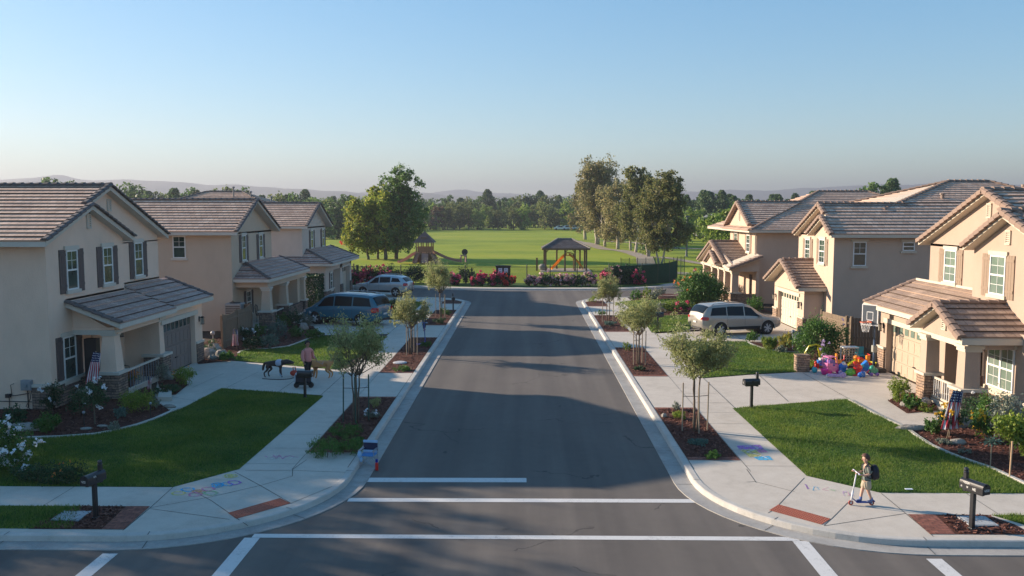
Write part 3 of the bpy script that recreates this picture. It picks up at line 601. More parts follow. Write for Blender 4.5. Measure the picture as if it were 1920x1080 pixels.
class House:
    def __init__(h, name, label, side, base, mats):
        h.s = side; h.root = thing(name, label, 'house', base); h.M = mats
        h.wall = MB(); h.roof = MB(); h.fas = MB(); h.ridge = MB(); h.trim = PL(h, 'trim_board', 'trim'); h.stone = PL(h, 'stone_facing', 'stone'); h.low = MB(); h.ridges = []
    def X(h, a): return h.s*a
    def pt(h, a, y, z): return (h.s*a, y, z)
    def block(h, a0, a1, y0, y1, z0, z1, mb=None):
        (mb or h.wall).box(sorted((h.X(a0), h.X(a1))), (y0, y1), (z0, z1))
    def gprism(h, a0, a1, yz, mb=None):     # polygon in the y-z plane extruded in x
        (mb or h.wall).prism([(h.X(a0), y, z) for y, z in yz], (h.X(a1)-h.X(a0), 0, 0))
    def rp(h, pts, low=False, fas=True, row=.36): roof_poly(h.low if low else h.roof, [h.pt(*p) for p in pts], h.fas if fas else None, row)
    def ed(h, p, q, **k): mb = MB(); edge_tiles(mb, h.pt(*p), h.pt(*q), **k); h.ridges.append(mb)
    def frame(h, face, a=None, y=None):
        # local axes: r (right as seen from outside), u up, n outward
        if face == 'street': return (Vector((0, h.s, 0)), Vector((0, 0, 1)), Vector((-h.s, 0, 0)))
        return (Vector((1, 0, 0)), Vector((0, 0, 1)), Vector((0, -1, 0)))
    def window(h, face, c, w, z0, z1, shut=0, grid=(2, 2), dbl=False, lintel=True, glass=None, sillw=.1):
        """c = (x or a, y); c is the point of the wall at the window's middle"""
        ax = h.frame(face); O = Vector((h.X(c[0]) if face == 'street' else c[0], c[1], 0)); f = .055
        fr = MB(); H = z1-z0; hw = w/2
        for x in ((-hw, -hw+f), (hw-f, hw)): fr.obox(O, ax, x, (z0, z1), (0, .05))
        for z in ((z0, z0+f), (z1-f, z1)): fr.obox(O, ax, (-hw+f, hw-f), z, (0, .049))
        zm = (z0+z1)/2
        fr.obox(O, ax, (-hw+f, hw-f), (zm-.03, zm+.03), (0, .045))
        if dbl: fr.obox(O, ax, (-.05, .05), (z0+f, z1-f), (0, .047))
        cells = [(-hw+f, -.05), (.05, hw-f)] if dbl else [(-hw+f, hw-f)]
        for (a, b) in cells:
            for (p, q) in ((z0+f, zm-.03), (zm+.03, z1-f)):
                if grid is None or (grid == 'top' and p < zm-.05): continue
                g = (2, 2)
                for i in range(1, g[0]): t = a+(b-a)*i/g[0]; fr.obox(O, ax, (t-.008, t+.008), (p, q), (.02, .032))
                for i in range(1, g[1]): t = p+(q-p)*i/g[1]; fr.obox(O, ax, (a, b), (t-.008, t+.008), (.02, .031))
        fo = fr.build('window', M['white'], h.root)
        pn = MB(); pn.obox(O, ax, (-hw+f*.5, hw-f*.5), (z0+f*.5, z1-f*.5), (-.01, .02)); pn.build('pane', glass or h.M['glass'], fo)
        sl = MB(); sl.obox(O, ax, (-hw-sillw, hw+sillw), (z0-.13, z0-.004), (0, .09)); sl.build('sill', h.M['trim'], fo)
        if lintel: ll = MB(); ll.obox(O, ax, (-hw-sillw, hw+sillw), (z1+.004, z1+.15), (0, .07)); ll.build('lintel', h.M['trim'], fo)
        if shut:
            for sg in (-1, 1):
                sb = MB(); x0 = sg*(hw+.03); x1 = sg*(hw+.03+shut); a, b = sorted((x0, x1)); n = 3
                for i in range(n):
                    p = a+(b-a)*i/n; q = a+(b-a)*(i+1)/n; sb.obox(O, ax, (p+.006, q-.006), (z0-.10, z1+.03), (0, .035))
                for zz in (z0+.12, z1-.2): sb.obox(O, ax, (a+.012, b-.012), (zz, zz+.1), (.035, .05))
                sb.build('shutter', h.M['shut'], h.root)
    def vent(h, a, y, z0, z1, w=.2):
        ax = h.frame('street'); O = Vector((h.X(a), y, 0)); v = MB()
        for x in ((-w, -w+.04), (w-.04, w)): v.obox(O, ax, (x[0]*.75, x[1]*.75), (z0, z1), (0, .05))
        v.obox(O, ax, (-w*.75, w*.75), (z1, z1+.05), (0, .06)); v.obox(O, ax, (-w*.75, w*.75), (z0-.05, z0), (0, .06))
        n = int((z1-z0)/.065)
        for i in range(n):
            z = z0+(z1-z0)*(i+.15)/n; v.obox(O, ax, (-w*.6, w*.6), (z, z+.035), (.002, .04))
        v.build('gable_vent', h.M['trim'], h.root)
    def garage(h, a, y0, y1, z0, z1, m, rec=.22, panes=8, frame=True):
        """door leaf set in a; trim around it"""
        ax = h.frame('street'); ym = (y0+y1)/2; O = Vector((h.X(a), ym, 0)); w = (y1-y0)/2; d = MB(); n = 4
        for i in range(n):
            p = z0+(z1-z0)*i/n; q = z0+(z1-z0)*(i+1)/n; d.obox(O, ax, (-w, w), (p+.006, q-.006), (0, .04))
            if i < n-1:
                for k in range(8):
                    c = -w+2*w*(k+.5)/8; d.obox(O, ax, (c-w/8*.72, c+w/8*.72), (p+.07, q-.07), (.04, .052))
        do = d.build('garage_door', m, h.root)
        p = z1-(z1-z0)/n
        for k in range(panes):
            c = -w+2*w*(k+.5)/panes; g = MB(); g.obox(O, ax, (c-w/panes*.62, c+w/panes*.62), (p+.13, z1-.13), (.041, .055)); g.build('pane', h.M['glass'], do)
        hd = MB(); hd.obox(O, ax, (-.09, .09), (z0+.55, z0+.60), (.04, .09)); hd.build('handle', M['dark'], do)
    def column(h, a, y, zb=.13, zs=1.1, zt=2.75, w=.62, wt=.40, wb=.5):
        c = MB(); X = h.X(a)
        def fr(z, s): return [(X-s/2, y-s/2, z), (X+s/2, y-s/2, z), (X+s/2, y+s/2, z), (X-s/2, y+s/2, z)]
        a_, b_ = fr(zs+.10, wb), fr(zt-.22, wt); c.add(a_+b_, [(0, 1, 2, 3), (7, 6, 5, 4)]+[(i, (i+1) % 4, (i+1) % 4+4, i+4) for i in range(4)])
        co = c.build('column', h.M['wall'], h.root)
        s = MB(); s.box((X-w/2, X+w/2), (y-w/2, y+w/2), (zb, zs)); s.build('stone_base', h.M['stone'], co)
        t = MB(); t.box((X-w/2-.06, X+w/2+.06), (y-w/2-.06, y+w/2+.06), (zs+.002, zs+.10)); t.build('pier_cap', h.M['trim'], co); t = MB()
        t.box((X-wt/2-.04, X+wt/2+.04), (y-wt/2-.04, y+wt/2+.04), (zt-.22, zt-.10)); t.box((X-wt/2-.09, X+wt/2+.09), (y-wt/2-.09, y+wt/2+.09), (zt-.10, zt)); t.build('cap', h.M['trim'], co)
    def lamp(h, face, x, y, z):
        ax = h.frame(face); O = Vector((h.X(x) if face == 'street' else x, y, z)); l = MB()
        l.obox(O, ax, (-.05, .05), (-.12, .12), (0, .03)); l.obox(O, ax, (-.012, .012), (.06, .09), (.03, .16))
        for sx in (-.065, .055):
            for n in ((.10, .11), (.21, .22)): l.obox(O, ax, (sx, sx+.01), (-.22, .06), n)
        l.obox(O, ax, (-.08, .08), (-.24, -.22), (.09, .23)); l.obox(O, ax, (-.09, .09), (.06, .08), (.08, .24)); l.obox(O, ax, (-.05, .05), (.08, .12), (.11, .21))
        lo = l.build('wall_lantern', M['dark'], h.root); g = MB(); g.obox(O, ax, (-.05, .05), (-.21, .05), (.115, .205)); g.build('lantern_glass', M['lglass'], lo)
    def railing(h, a, y0, y1, z0, z1, m=None, n=11):
        r = MB(); X = h.X(a)
        for z in ((z1-.07, z1), (z0, z0+.06)): r.box((X-.035, X+.035), (y0, y1), z)
        ro = r.build('railing', h.M['trim'], h.root)
        for i in range(n): y = y0+(y1-y0)*(i+.5)/n; q = MB(); q.box((X-.013, X+.013), (y-.013, y+.013), (z0+.06, z1-.07)); q.build('baluster', m or M['white'], ro)
    def finish(h):
        if h.wall.v: h.wall.build('wall', h.M['wall'], h.root)
        ro = None
        if h.roof.v: ro = h.roof.build('roof', h.M['roof'], h.root)
        if h.low.v:
            lo = h.low.build('porch_roof', h.M['low'], h.root); ro = ro or lo
        for mb in h.ridges: mb.build('ridge_tiles', h.M['ridge'], ro)
        if h.fas.v: h.fas.build('fascia', h.M['trim'], ro)
M['lglass'] = flat('lantern_glass', (.35, .33, .28), .2)
M['door'] = flat('front_door_dark', (.05, .035, .03), .5); M['shade'] = flat('porch_slab', (.30, .285, .26), .9)
mL1 = dict(wall=M['stL1'], roof=M['roofL'], low=M['roofLow'], ridge=M['ridgeL'], trim=M['trim'], stone=M['stone'], shut=M['shut'], glass=M['glass'])
mL2 = dict(mL1, wall=M['stL2']); mL3 = dict(mL1, wall=M['stL3'])
mR = dict(wall=M['stR'], roof=M['roofR'], low=M['roofLowR'], ridge=M['ridgeR'], trim=M['trimR'], stone=M['stoneR'], shut=M['shutR'], glass=M['glassR'])
mR2 = dict(mR, wall=M['stR2'], glass=M['glass'])
# ---------------- near left house
h = House('house', 'nearest house on the left, greige, two stacked gables, dark shutters, grey meter box', -1, (-22, 34, .1), mL1)
h.block(17.6, 23.2, 29.25, 39.0, .1, 5.9)
h.gprism(16.9, 23.2, [(29.25, 5.7), (29.3, 5.98), (34.0, 7.93), (38.95, 6.1), (39.0, 5.7)])
h.block(16.9, 17.6, 29.25, 39.0, .1, 5.75)
h.gprism(16.6, 16.9, [(29.25, .1), (29.25, 5.98), (32.0, 7.1), (34.95, 6.0), (34.95, .1)])
SL = .385
def slopeL(y): return 6.03+(y-28.7)*SL
pk = 34.0; hp = slopeL(pk)
h.rp([(16.55, 28.7, 6.03), (23.6, 28.7, 6.03), (23.6, pk, hp), (16.55, pk, hp)])
h.rp([(23.6, 39.4, 5.95), (16.55, 39.4, 5.95), (16.55, pk, hp), (23.6, pk, hp)])
pb = 32.0; hb = slopeL(pb)
h.rp([(16.28, 28.7, 6.03), (16.548, 28.7, 6.03), (16.548, pb, hb), (16.28, pb, hb)])
h.rp([(16.9, 35.35, 5.98), (16.28, 35.35, 5.98), (16.28, pb, hb), (16.9, pb, hb)])
h.ed((16.30, 28.7, 6.03), (16.30, pb, hb)); h.ed((16.30, 35.35, 5.98), (16.30, pb, hb)); h.ed((16.57, pb, hb), (16.57, pk, hp)); h.ed((16.57, 39.4, 5.95), (16.57, pk, hp)); h.ed((16.5, pk, hp), (23.6, pk, hp), w=.3)
h.window('street', (16.6, 30.9), .78, 4.2, 5.65, .42, grid='top'); h.window('street', (16.6, 33.58), .78, 4.2, 5.65, .42, grid='top'); h.window('street', (16.9, 36.95), .78, 4.25, 5.7, .42, grid='top')
h.window('street', (16.6, 30.48), .85, .95, 2.55, .42, grid='top')
h.vent(16.6, 32.25, 6.45, 6.9); h.vent(16.9, 34.5, 7.1, 7.5)
# lower roof over porch and garage
h.rp([(14.62, 30.35, 3.0), (14.62, 35.3, 3.0), (16.6, 35.3, 3.78), (16.6, 30.35, 3.78)], low=True)
h.rp([(14.72, 35.302, 3.06), (14.72, 39.75, 3.06), (16.9, 39.75, 3.92), (16.9, 35.302, 3.92)], low=True)
h.ed((14.62, 30.4, 3.0), (16.6, 30.4, 3.78)); h.ed((14.72, 39.7, 3.06), (16.9, 39.7, 3.92))
h.trim.box((-16.64, -16.60), (30.4, 34.9), (3.82, 3.90)); h.trim.box((-16.94, -16.90), (35.0, 39), (3.98, 4.05))
h.trim.box((-14.66, -14.60), (30.3, 35.3), (2.83, 2.98)); h.trim.box((-14.76, -14.70), (35.3, 39.8), (2.88, 3.03))
h.gprism(15.05, 16.6, [(30.75, 2.62), (30.75, 2.82), (30.9, 2.82), (30.9, 2.62)]); h.block(15.0, 15.3, 30.9, 34.5, 2.55, 2.8)
h.wall.prism([(-15.3, 30.8, 2.8), (-16.6, 30.8, 2.8), (-16.6, 30.8, 3.55)], (0, .08, 0)); h.trim.box((-16.6, -15.0), (30.72, 30.75), (2.55, 2.72))
# garage box: recess for the door
h.block(15.05, 16.6, 38.35, 39.2, .1, 2.85); h.block(15.05, 16.6, 34.9, 38.35, 2.4, 2.85); h.block(15.4, 16.6, 34.55, 34.9, .1, 2.85); h.block(15.05, 16.6, 39.2, 39.22, .1, 2.85)
h.gprism(15.4, 16.9, [(35, 2.84), (35, 2.9), (39.2, 2.9), (39.2, 2.84)])
h.garage(15.3, 34.9, 38.35, .13, 2.4, M['garL'])
h.trim.box((-15.05, -14.99), (34.7, 38.6), (2.36, 2.56)); h.trim.box((-15.12, -14.98), (38.4, 39.28), (1.0, 1.1))
h.stone.box((-15.10, -15.0), (38.42, 39.26), (.1, 1.0))
h.column(15.3, 31.0, .2, 1.08, 2.72, .78, .44, .62); h.column(15.25, 34.75, .2, 1.1, 2.72, .8, .40, .46)
h.block(15.05, 16.6, 31.0, 35.0, .12, .30, h.trim); h.lamp('street', 16.6-.0, 34.2, 2.2); h.lamp('street', 15.05, 38.85, 2.1)
h.block(16.55, 16.62, 32.1, 33.0, .3, 2.35); 
dm = MB(); dm.box((-16.62, -16.56), (32.6, 33.5), (.3, 2.3)); do = dm.build('front_door', M['door'], h.root); dh = MB(); dh.ball((-16.5, 32.7, 1.25), .04, 8); dh.build('handle', M['dark'], do)
h.block(16.5, 16.6, 34.0, 34.55, .3, 2.6)
h.railing(15.0, 31.42, 34.35, .32, 1.12, flat('baluster_grey', (.20, .21, .24), .5), 13)
h.stone.box((-16.60, -16.52), (29.17, 32.2), (.1, .92)); h.stone.box((-17.28, -16.52), (29.17, 29.25), (.1, .92))
h.trim.box((-16.62, -16.48), (29.13, 32.2), (.922, 1.02)); h.trim.box((-17.32, -16.622), (29.13, 29.27), (.922, 1.02))
# meter box and conduits on the side wall
mb = MB(); mb.box((-17.62, -17.26), (29.1, 29.25), (.82, 1.18)); mb.box((-17.60, -17.28), (29.07, 29.1), (.86, 1.14)); mb.lathe((-17.44, 29.02, 1.02), [(.07, 0), (.06, .05)], 12, ax='y')
mo = mb.build('meter_box', flat('meter_grey', (.25, .27, .29), .5), h.root)
cd = MB(); cd.tube([(-17.44, 29.2, .82), (-17.44, 29.2, .2)], .02, 6); cd.tube([(-17.4, 29.2, .7), (-17.9, 29.19, .62), (-18.1, 29.19, .62), (-18.1, 29.19, .2)], .015, 6); cd.tube([(-19.5, 29.2, .45), (-18.4, 29.19, .42), (-17.3, 29.19, .40)], .015, 6)
cd.tube([(-18.0, 29.2, .62), (-18.02, 29.18, 1.0), (-17.9, 29.18, 1.05)], .012, 6); cd.box((-18.2, -18.05), (29.12, 29.25), (.55, .68)); cd.tube([(-17.3, 29.19, .8), (-17.35, 29.18, .5), (-17.5, 29.15, .25), (-17.3, 29.14, .13)], .012, 6)
cd.build('conduit', M['dark'], mo)
h.finish()
# ---------------- middle left house
h = House('house', 'tan house in the middle of the left row, behind the wooden fence', -1, (-22, 52, .1), mL2)
h.block(16.9, 24.6, 48.8, 56.6, .1, 5.8); h.gprism(16.9, 24.6, [(48.8, 5.7), (48.8, 5.95), (52.2, 7.5), (56.6, 5.9), (56.6, 5.7)])
e = 5.85; hp = 7.72; pk = 52.3
h.rp([(16.4, 48.3, e), (25, 48.3, e), (25, pk, hp), (16.4, pk, hp)]); h.rp([(25, 56.9, e), (16.4, 56.9, e), (16.4, pk, hp), (25, pk, hp)])
h.ed((16.42, 48.3, e), (16.42, pk, hp)); h.ed((16.42, 56.9, e), (16.42, pk, hp)); h.ed((16.5, pk, hp), (25, pk, hp), w=.3)
h.window('street', (16.9, 50.95), .75, 4.1, 5.6, .42, grid='top'); h.window('street', (16.9, 54.25), .75, 4.1, 5.55, .42, grid='top'); h.vent(16.9, 52.3, 6.75, 7.15)
h.window('side', (-19.9, 48.8), .74, 4.35, 5.62, 0, grid='top'); h.window('street', (16.9, 51.6), .85, .85, 2.2, .4, grid='top')
E0 = 3.1
h.rp([(14.8, 49.0, E0), (14.8, 58.2, E0), (16.9, 58.2, 3.95), (16.9, 51.0, 3.95)], low=True); h.rp([(17.2, 49.0, E0), (14.8, 49.0, E0), (16.9, 51.0, 3.95), (17.2, 51.0, 3.95)], low=True)
h.ed((14.8, 49.0, E0), (16.9, 51.0, 3.95), w=.22); h.ed((14.8, 58.2, E0), (16.9, 58.2, 3.95), w=.22)
h.block(15.0, 15.3, 49.3, 58.0, 2.6, 2.93); h.block(15.302, 16.9, 49.31, 49.56, 2.605, 2.925); h.block(15.2, 16.9, 56.5, 58.0, .1, 2.93)
h.trim.box((-14.84, -14.77), (48.95, 58.25), (2.93, 3.06)); h.trim.box((-17.2, -14.84), (48.95, 49.02), (2.93, 3.06))
h.column(15.15, 49.55, .2, 1.15, 2.62, .75, .42, .56); h.column(15.15, 53.1, .2, 1.15, 2.62, .75, .40, .5); h.column(15.15, 57.4, .2, 1.0, 2.62, .6, .4, .46)
h.block(15.0, 16.9, 49.2, 58, .1, .28, h.trim); h.stone.box((-17.3, -16.8), (48.72, 51.2), (.1, .95)); h.trim.box((-17.34, -16.76), (48.68, 51.2), (.952, 1.05))
h.block(15.0, 15.25, 53.5, 57.0, .28, .95, h.stone)
dm = MB(); dm.box((-16.94, -16.86), (54.2, 55.1), (.28, 2.3)); dm.build('front_door', flat('front_door_blue', (.03, .07, .10), .5), h.root)
h.railing(15.1, 49.95, 52.7, .3, 1.05, M['dark'])
h.finish()
# ---------------- tall hip-roofed wing behind the left row
h = House('house', 'house of which only a brown hipped roof with vent pipes shows behind the left row', -1, (-27, 78, .1), mL2)
h.block(20.5, 33, 72.6, 82, .1, 7.0)
hip = [(20, 72), (20, 82.5), (34, 82.5), (34, 72)]; e = 6.75; t = 8.75; dd = 4.9
h.rp([(20, 72, e), (34, 72, e), (28.8, 77.2, t), (25.6, 77.2, t)]); h.rp([(20, 82.5, e), (20, 72, e), (25.6, 77.2, t)]); h.rp([(34, 72, e), (34, 82.5, e), (28.8, 77.2, t)]); h.rp([(34, 82.5, e), (20, 82.5, e), (25.6, 77.2, t), (28.8, 77.2, t)])
h.ed((20, 72, e), (25.6, 77.2, t)); h.ed((34, 72, e), (28.8, 77.2, t)); h.ed((25.6, 77.2, t), (28.8, 77.2, t), w=.3)
pp = MB()
for x, y, z, l in ((-25.9, 75.8, 8.2, .85), (-24.4, 75.9, 7.9, .75), (-22.6, 76, 7.6, .6)): pp.lathe((x, y, z), [(.07, 0), (.07, l), (.13, l), (.13, l+.12), (.05, l+.14)], 10)
pp.build('vent_pipe', flat('vent_grey', (.2, .2, .2), .6), h.root)
h.finish()
# ---------------- far left house
h = House('house', 'grey house farthest on the left, beside the pale silver car', -1, (-21, 68, .1), mL3)
h.block(16.9, 23.6, 64.4, 72.0, .1, 5.8); h.gprism(16.9, 23.6, [(64.4, 5.7), (64.4, 5.95), (68, 7.5), (72.0, 5.9), (72, 5.7)])
e = 5.88; hp = 7.65; pk = 68.2
h.rp([(16.4, 64, e), (24, 64, e), (24, pk, hp), (16.4, pk, hp)]); h.rp([(24, 72.4, e), (16.4, 72.4, e), (16.4, pk, hp), (24, pk, hp)])
h.ed((16.42, 64, e), (16.42, pk, hp)); h.ed((16.42, 72.4, e), (16.42, pk, hp)); h.ed((16.5, pk, hp), (24, pk, hp), w=.3)
h.window('street', (16.9, 67.35), .8, 4.1, 5.5, .42, grid='top'); h.window('street', (16.9, 71.1), .8, 4.1, 5.5, .42, grid='top'); h.vent(16.9, 68.6, 6.5, 6.9)
E0 = 3.1; T = 4.05
h.rp([(14.4, 63.2, E0), (14.4, 73.6, E0), (16.9, 73.6, T), (16.9, 65.6, T)], low=True); h.rp([(18.5, 63.2, E0), (14.4, 63.2, E0), (16.9, 65.6, T), (18.5, 65.6, T)], low=True)
h.ed((14.4, 63.2, E0), (16.9, 65.6, T), w=.22); h.ed((14.4, 73.6, E0), (16.9, 73.6, T), w=.22)
h.block(15.0, 16.9, 63.7, 66.3, .1, 3.0); h.block(15.0, 16.9, 68.8, 69.6, .1, 3.0); h.block(15.0, 16.9, 72.6, 73.2, .1, 3.0); h.block(15.0, 16.9, 66.3, 73.2, 2.45, 3.0); h.block(15.6, 16.9, 66.3, 68.8, .1, 3.0); h.block(15.45, 16.9, 69.6, 72.6, .1, 2.5)
h.garage(15.4, 69.6, 72.6, .13, 2.4, M['garW'], panes=4); h.window('street', (15.0, 65.5), .7, 1.0, 2.3, .3, grid='top')
h.trim.box((-14.44, -14.37), (63.15, 73.65), (2.94, 3.06)); h.trim.box((-18.5, -14.44), (63.15, 63.22), (2.94, 3.06)); h.trim.box((-15.0, -14.95), (69.4, 72.8), (2.42, 2.6))
h.stone.box((-15.35, -14.93), (63.62, 66.35), (.1, 1.0)); h.stone.box((-15.02, -14.92), (68.75, 69.6), (.1, 1.1)); h.stone.box((-15.02, -14.92), (72.55, 73.25), (.1, 1.1)); h.trim.box((-15.4, -14.9), (63.58, 66.4), (1.002, 1.09))
h.finish()
# ---------------- near right house
h = House('house', 'nearest house on the right, beige, tan shutters, gabled porch and curtained windows', 1, (22, 32, .1), mR)
h.block(17.2, 31, 26.6, 36.5, .1, 5.7); h.gprism(17.2, 31, [(26.6, 5.6), (26.6, 5.75), (31.7, 7.7), (36.5, 5.75), (36.5, 5.6)])
h.gprism(16.8, 17.2, [(27.2, .1), (27.2, 5.65), (29.7, 6.8), (32.2, 5.65), (32.2, .1)])
e = 5.78; pk = 31.85; hp = 7.82
h.rp([(31, 36.95, e), (16.88, 36.95, e), (16.88, pk, hp), (31, pk, hp)]); h.rp([(16.88, 26.2, 5.6), (31, 26.2, 5.6), (31, pk, hp), (16.88, pk, hp)])
h.ed((16.90, 36.95, e), (16.90, pk, hp), w=.3, drop=.1); h.ed((16.90, 26.2, 5.6), (16.90, pk, hp), w=.3, drop=.1); h.ed((16.8, pk, hp), (31, pk, hp), w=.3)
p2 = 29.75; h2 = 7.0
h.rp([(17.25, 32.3, 5.78), (16.42, 32.3, 5.78), (16.42, p2, h2), (17.25, p2, h2)]); h.rp([(16.42, 26.0, 5.52), (31, 26.0, 5.52), (31, p2, h2+.06), (16.42, p2, h2+.06)], fas=False); h.fas.prism([(16.42, 26.0, 5.5), (17.2, 26.0, 5.5), (17.2, p2, h2), (16.42, p2, h2)], (0, 0, -.17))
h.ed((16.44, 32.3, 5.78), (16.44, p2, h2), w=.3, drop=.1); h.ed((16.44, 26.0, 5.52), (16.44, p2, h2+.06), w=.3, drop=.1); h.ed((16.3, p2, h2+.06), (19.5, p2, h2+.06), w=.28)
h.window('street', (17.2, 34.7), .95, 4.2, 5.5, .45, grid=(2, 2)); h.window('street', (16.8, 30.5), 1.0, 4.1, 5.5, .5, grid=(2, 2)); h.vent(17.2, 32.0, 6.85, 7.3); h.vent(16.8, 29.95, 5.95, 6.35)
# garage wing
h.rp([(15.0, 37.8, 3.04), (15.0, 31.6, 3.04), (17.2, 31.6, 4.0), (17.2, 37.8, 4.0)], low=True); h.ed((15.0, 37.75, 3.04), (17.2, 37.75, 4.0), w=.3)
h.trim.box((14.97, 15.03), (31.6, 37.82), (2.86, 3.02)); h.trim.box((17.14, 17.2), (31.9, 37.6), (4.04, 4.14))
h.block(15.6, 17.2, 36.75, 37.4, .1, 2.88); h.block(15.6, 17.2, 32.4, 36.75, 2.3, 2.88); h.block(15.6, 17.2, 31.6, 32.4, .1, 2.88); h.block(15.95, 17.2, 32.4, 36.75, .1, 2.5)
h.garage(15.9, 32.4, 36.75, .13, 2.3, M['garR']); h.trim.box((15.53, 15.6), (32.2, 36.95), (2.27, 2.47)); h.stone.box((15.52, 15.6), (36.8, 37.45), (.1, 1.1)); h.trim.box((15.49, 15.62), (36.78, 37.5), (1.102, 1.2)); h.lamp('street', 15.6, 37.08, 2.1)
# gabled porch
p3 = 30.0; e3 = 2.88; h3 = 3.85
h.rp([(14.4, 28.15, e3), (18.2, 28.15, e3), (17.2, p3, h3), (14.4, p3, h3)], low=True, row=.34); h.rp([(17.2, 31.95, e3), (14.4, 31.95, e3), (14.4, p3, h3), (17.2, p3, h3)], low=True, row=.34)
h.ed((14.42, 28.15, e3), (14.42, p3, h3), w=.3, drop=.1); h.ed((14.42, 31.95, e3), (14.42, p3, h3), w=.3, drop=.1); h.ed((14.5, p3, h3), (17.2, p3, h3), w=.26)
h.trim.box((14.4, 18.2), (28.08, 28.15), (2.66, 2.84)); h.gprism(14.75, 14.9, [(28.5, 2.6), (28.5, 2.78), (30.0, 3.6), (31.6, 2.78), (31.6, 2.6)]); h.trim.box((14.7, 14.75), (28.3, 31.7), (2.5, 2.68)); h.vent(14.75, 30.0, 2.95, 3.3)
h.block(14.8, 16.75, 28.43, 28.63, 2.45, 2.7); h.block(14.81, 15.1, 28.64, 31.7, 2.46, 2.62); h.block(14.8, 16.8, 28.3, 31.6, .1, .3, h.trim)
h.column(14.95, 28.65, .2, 1.05, 2.6, .8, .5, .54); h.column(14.85, 31.2, .2, 1.1, 2.6, .62, .46, .5)
h.railing(14.85, 29.1, 30.85, .35, 1.1); h.lamp('street', 16.8, 31.4, 2.15)
h.block(16.4, 16.8, 26.6, 30.4, .1, 3.0); h.block(16.4, 17.2, 26.55, 26.6, .1, 5.6)
h.window('street', (16.4, 29.3), 1.6, .95, 2.45, 0, grid=(2, 2), dbl=True)
h.stone.box((16.32, 16.4), (28.2, 30.4), (.1, .72)); h.trim.box((16.28, 16.42), (26.5, 30.4), (.722, .82)); h.stone.box((16.32, 16.4), (26.5, 28.2), (.1, .72)); h.stone.box((16.32, 18), (26.47, 26.55), (.1, .72))
dm = MB(); dm.box((16.74, 16.79), (30.5, 31.3), (.3, 2.3)); dm.build('front_door', M['door'], h.root)
h.finish()
# ---------------- middle right house
h = House('house', 'middle house on the right, its gabled garage facing the long silver car', 1, (22, 51, .1), mR2)
h.block(17.2, 34, 47, 54.0, .1, 5.7); h.gprism(17.2, 34, [(47, 5.6), (47, 5.8), (50, 7.3), (54, 5.8), (54, 5.6)]); h.gprism(16.9, 17.2, [(47, .1), (47, 5.7), (48, 6.5), (50.2, 5.7), (50.2, .1)])
e = 5.78; pk = 49.6; hp = 7.45
h.rp([(16.88, 46.5, e), (34.5, 46.5, e), (34.5, pk, hp), (16.88, pk, hp)]); h.rp([(34, 54.0, e-.1), (16.88, 54.0, e-.1), (16.88, pk, hp), (34, pk, hp)])
h.ed((16.90, 48.6, 6.9), (16.90, pk, hp), drop=.1, w=.3); h.ed((16.90, 54.0, e-.1), (16.90, pk, hp), drop=.1, w=.3); h.ed((16.8, pk, hp), (22, pk, hp), w=.3)
h.rp([(16.56, 46.5, e), (16.875, 46.5, e), (16.875, 48.3, 6.75), (16.56, 48.3, 6.75)]); h.rp([(17.2, 50.5, e), (16.56, 50.5, e), (16.56, 48.3, 6.75), (17.2, 48.3, 6.75)])
h.ed((16.58, 46.5, e), (16.58, 48.3, 6.78), drop=.1, w=.3); h.ed((16.58, 50.5, e), (16.58, 48.3, 6.78), drop=.1, w=.3)
# rear hip
t = 8.85; h.rp([(20.3, 49.0, 7.1), (33, 49.0, 7.1), (28.5, 53.3, t), (26, 53.3, t)]); h.rp([(19.0, 57.5, 7.0), (20.3, 49.0, 7.1), (26, 53.3, t)]); h.rp([(33, 49, 7.1), (36, 57.5, 7.0), (28.5, 53.3, t)]); h.rp([(36, 57.5, 7.0), (19, 57.5, 7.0), (26, 53.3, t), (28.5, 53.3, t)]); h.block(19.8, 34, 50, 57, 5, 6.9)
h.ed((20.3, 49.0, 7.1), (26, 53.3, t), w=.3); h.ed((33, 49.0, 7.1), (28.5, 53.3, t), w=.3); h.ed((26, 53.3, t), (28.5, 53.3, t), w=.3); h.ed((19, 57.5, 7), (26, 53.3, t), w=.3)
h.window('street', (17.2, 52.2), .85, 4.15, 5.35, .42); h.window('street', (16.9, 48.8), .9, 4.1, 5.45, .42); h.vent(16.9, 48.35, 5.9, 6.3)
h.window('side', (18.3, 47), .72, 4.05, 5.38, 0, grid='top'); h.window('side', (20.95, 47), .66, 4.88, 5.36, 0, grid=None)
pp = MB(); pp.lathe((29.6, 51.5, 8.0), [(.08, 0), (.08, .5), (.14, .5), (.14, .62)], 10); pp.lathe((24.4, 50.6, 7.7), [(.1, 0), (.1, .3), (.16, .3), (.16, .38)], 10); pp.build('vent_pipe', flat('vent_tan', (.25, .18, .14), .6), h.root)
# garage gable
e = 2.75; pk = 51.2; hp = 4.15
h.rp([(15.3, 47.9, e), (17.6, 47.9, e), (17.2, pk, hp), (15.3, pk, hp)], low=True, row=.34); h.rp([(17.2, 54.6, e), (15.3, 54.6, e), (15.3, pk, hp), (17.2, pk, hp)], low=True, row=.34)
h.ed((15.32, 47.9, e), (15.32, pk, hp), drop=.1, w=.3); h.ed((15.32, 54.6, e), (15.32, pk, hp), drop=.1, w=.3); h.ed((15.4, pk, hp), (17.2, pk, hp), w=.26)
h.gprism(15.8, 17.2, [(48.35, 2.35), (48.35, 2.7), (51.2, 3.95), (54.1, 2.7), (54.1, 2.35)]); h.block(15.8, 17.2, 48.35, 49.3, .1, 2.36); h.block(15.8, 17.2, 53.3, 54.1, .1, 2.36); h.block(16.1, 17.2, 49.3, 53.3, .1, 2.36); h.block(15.8, 16.2, 49.3, 53.3, 2.15, 2.37)
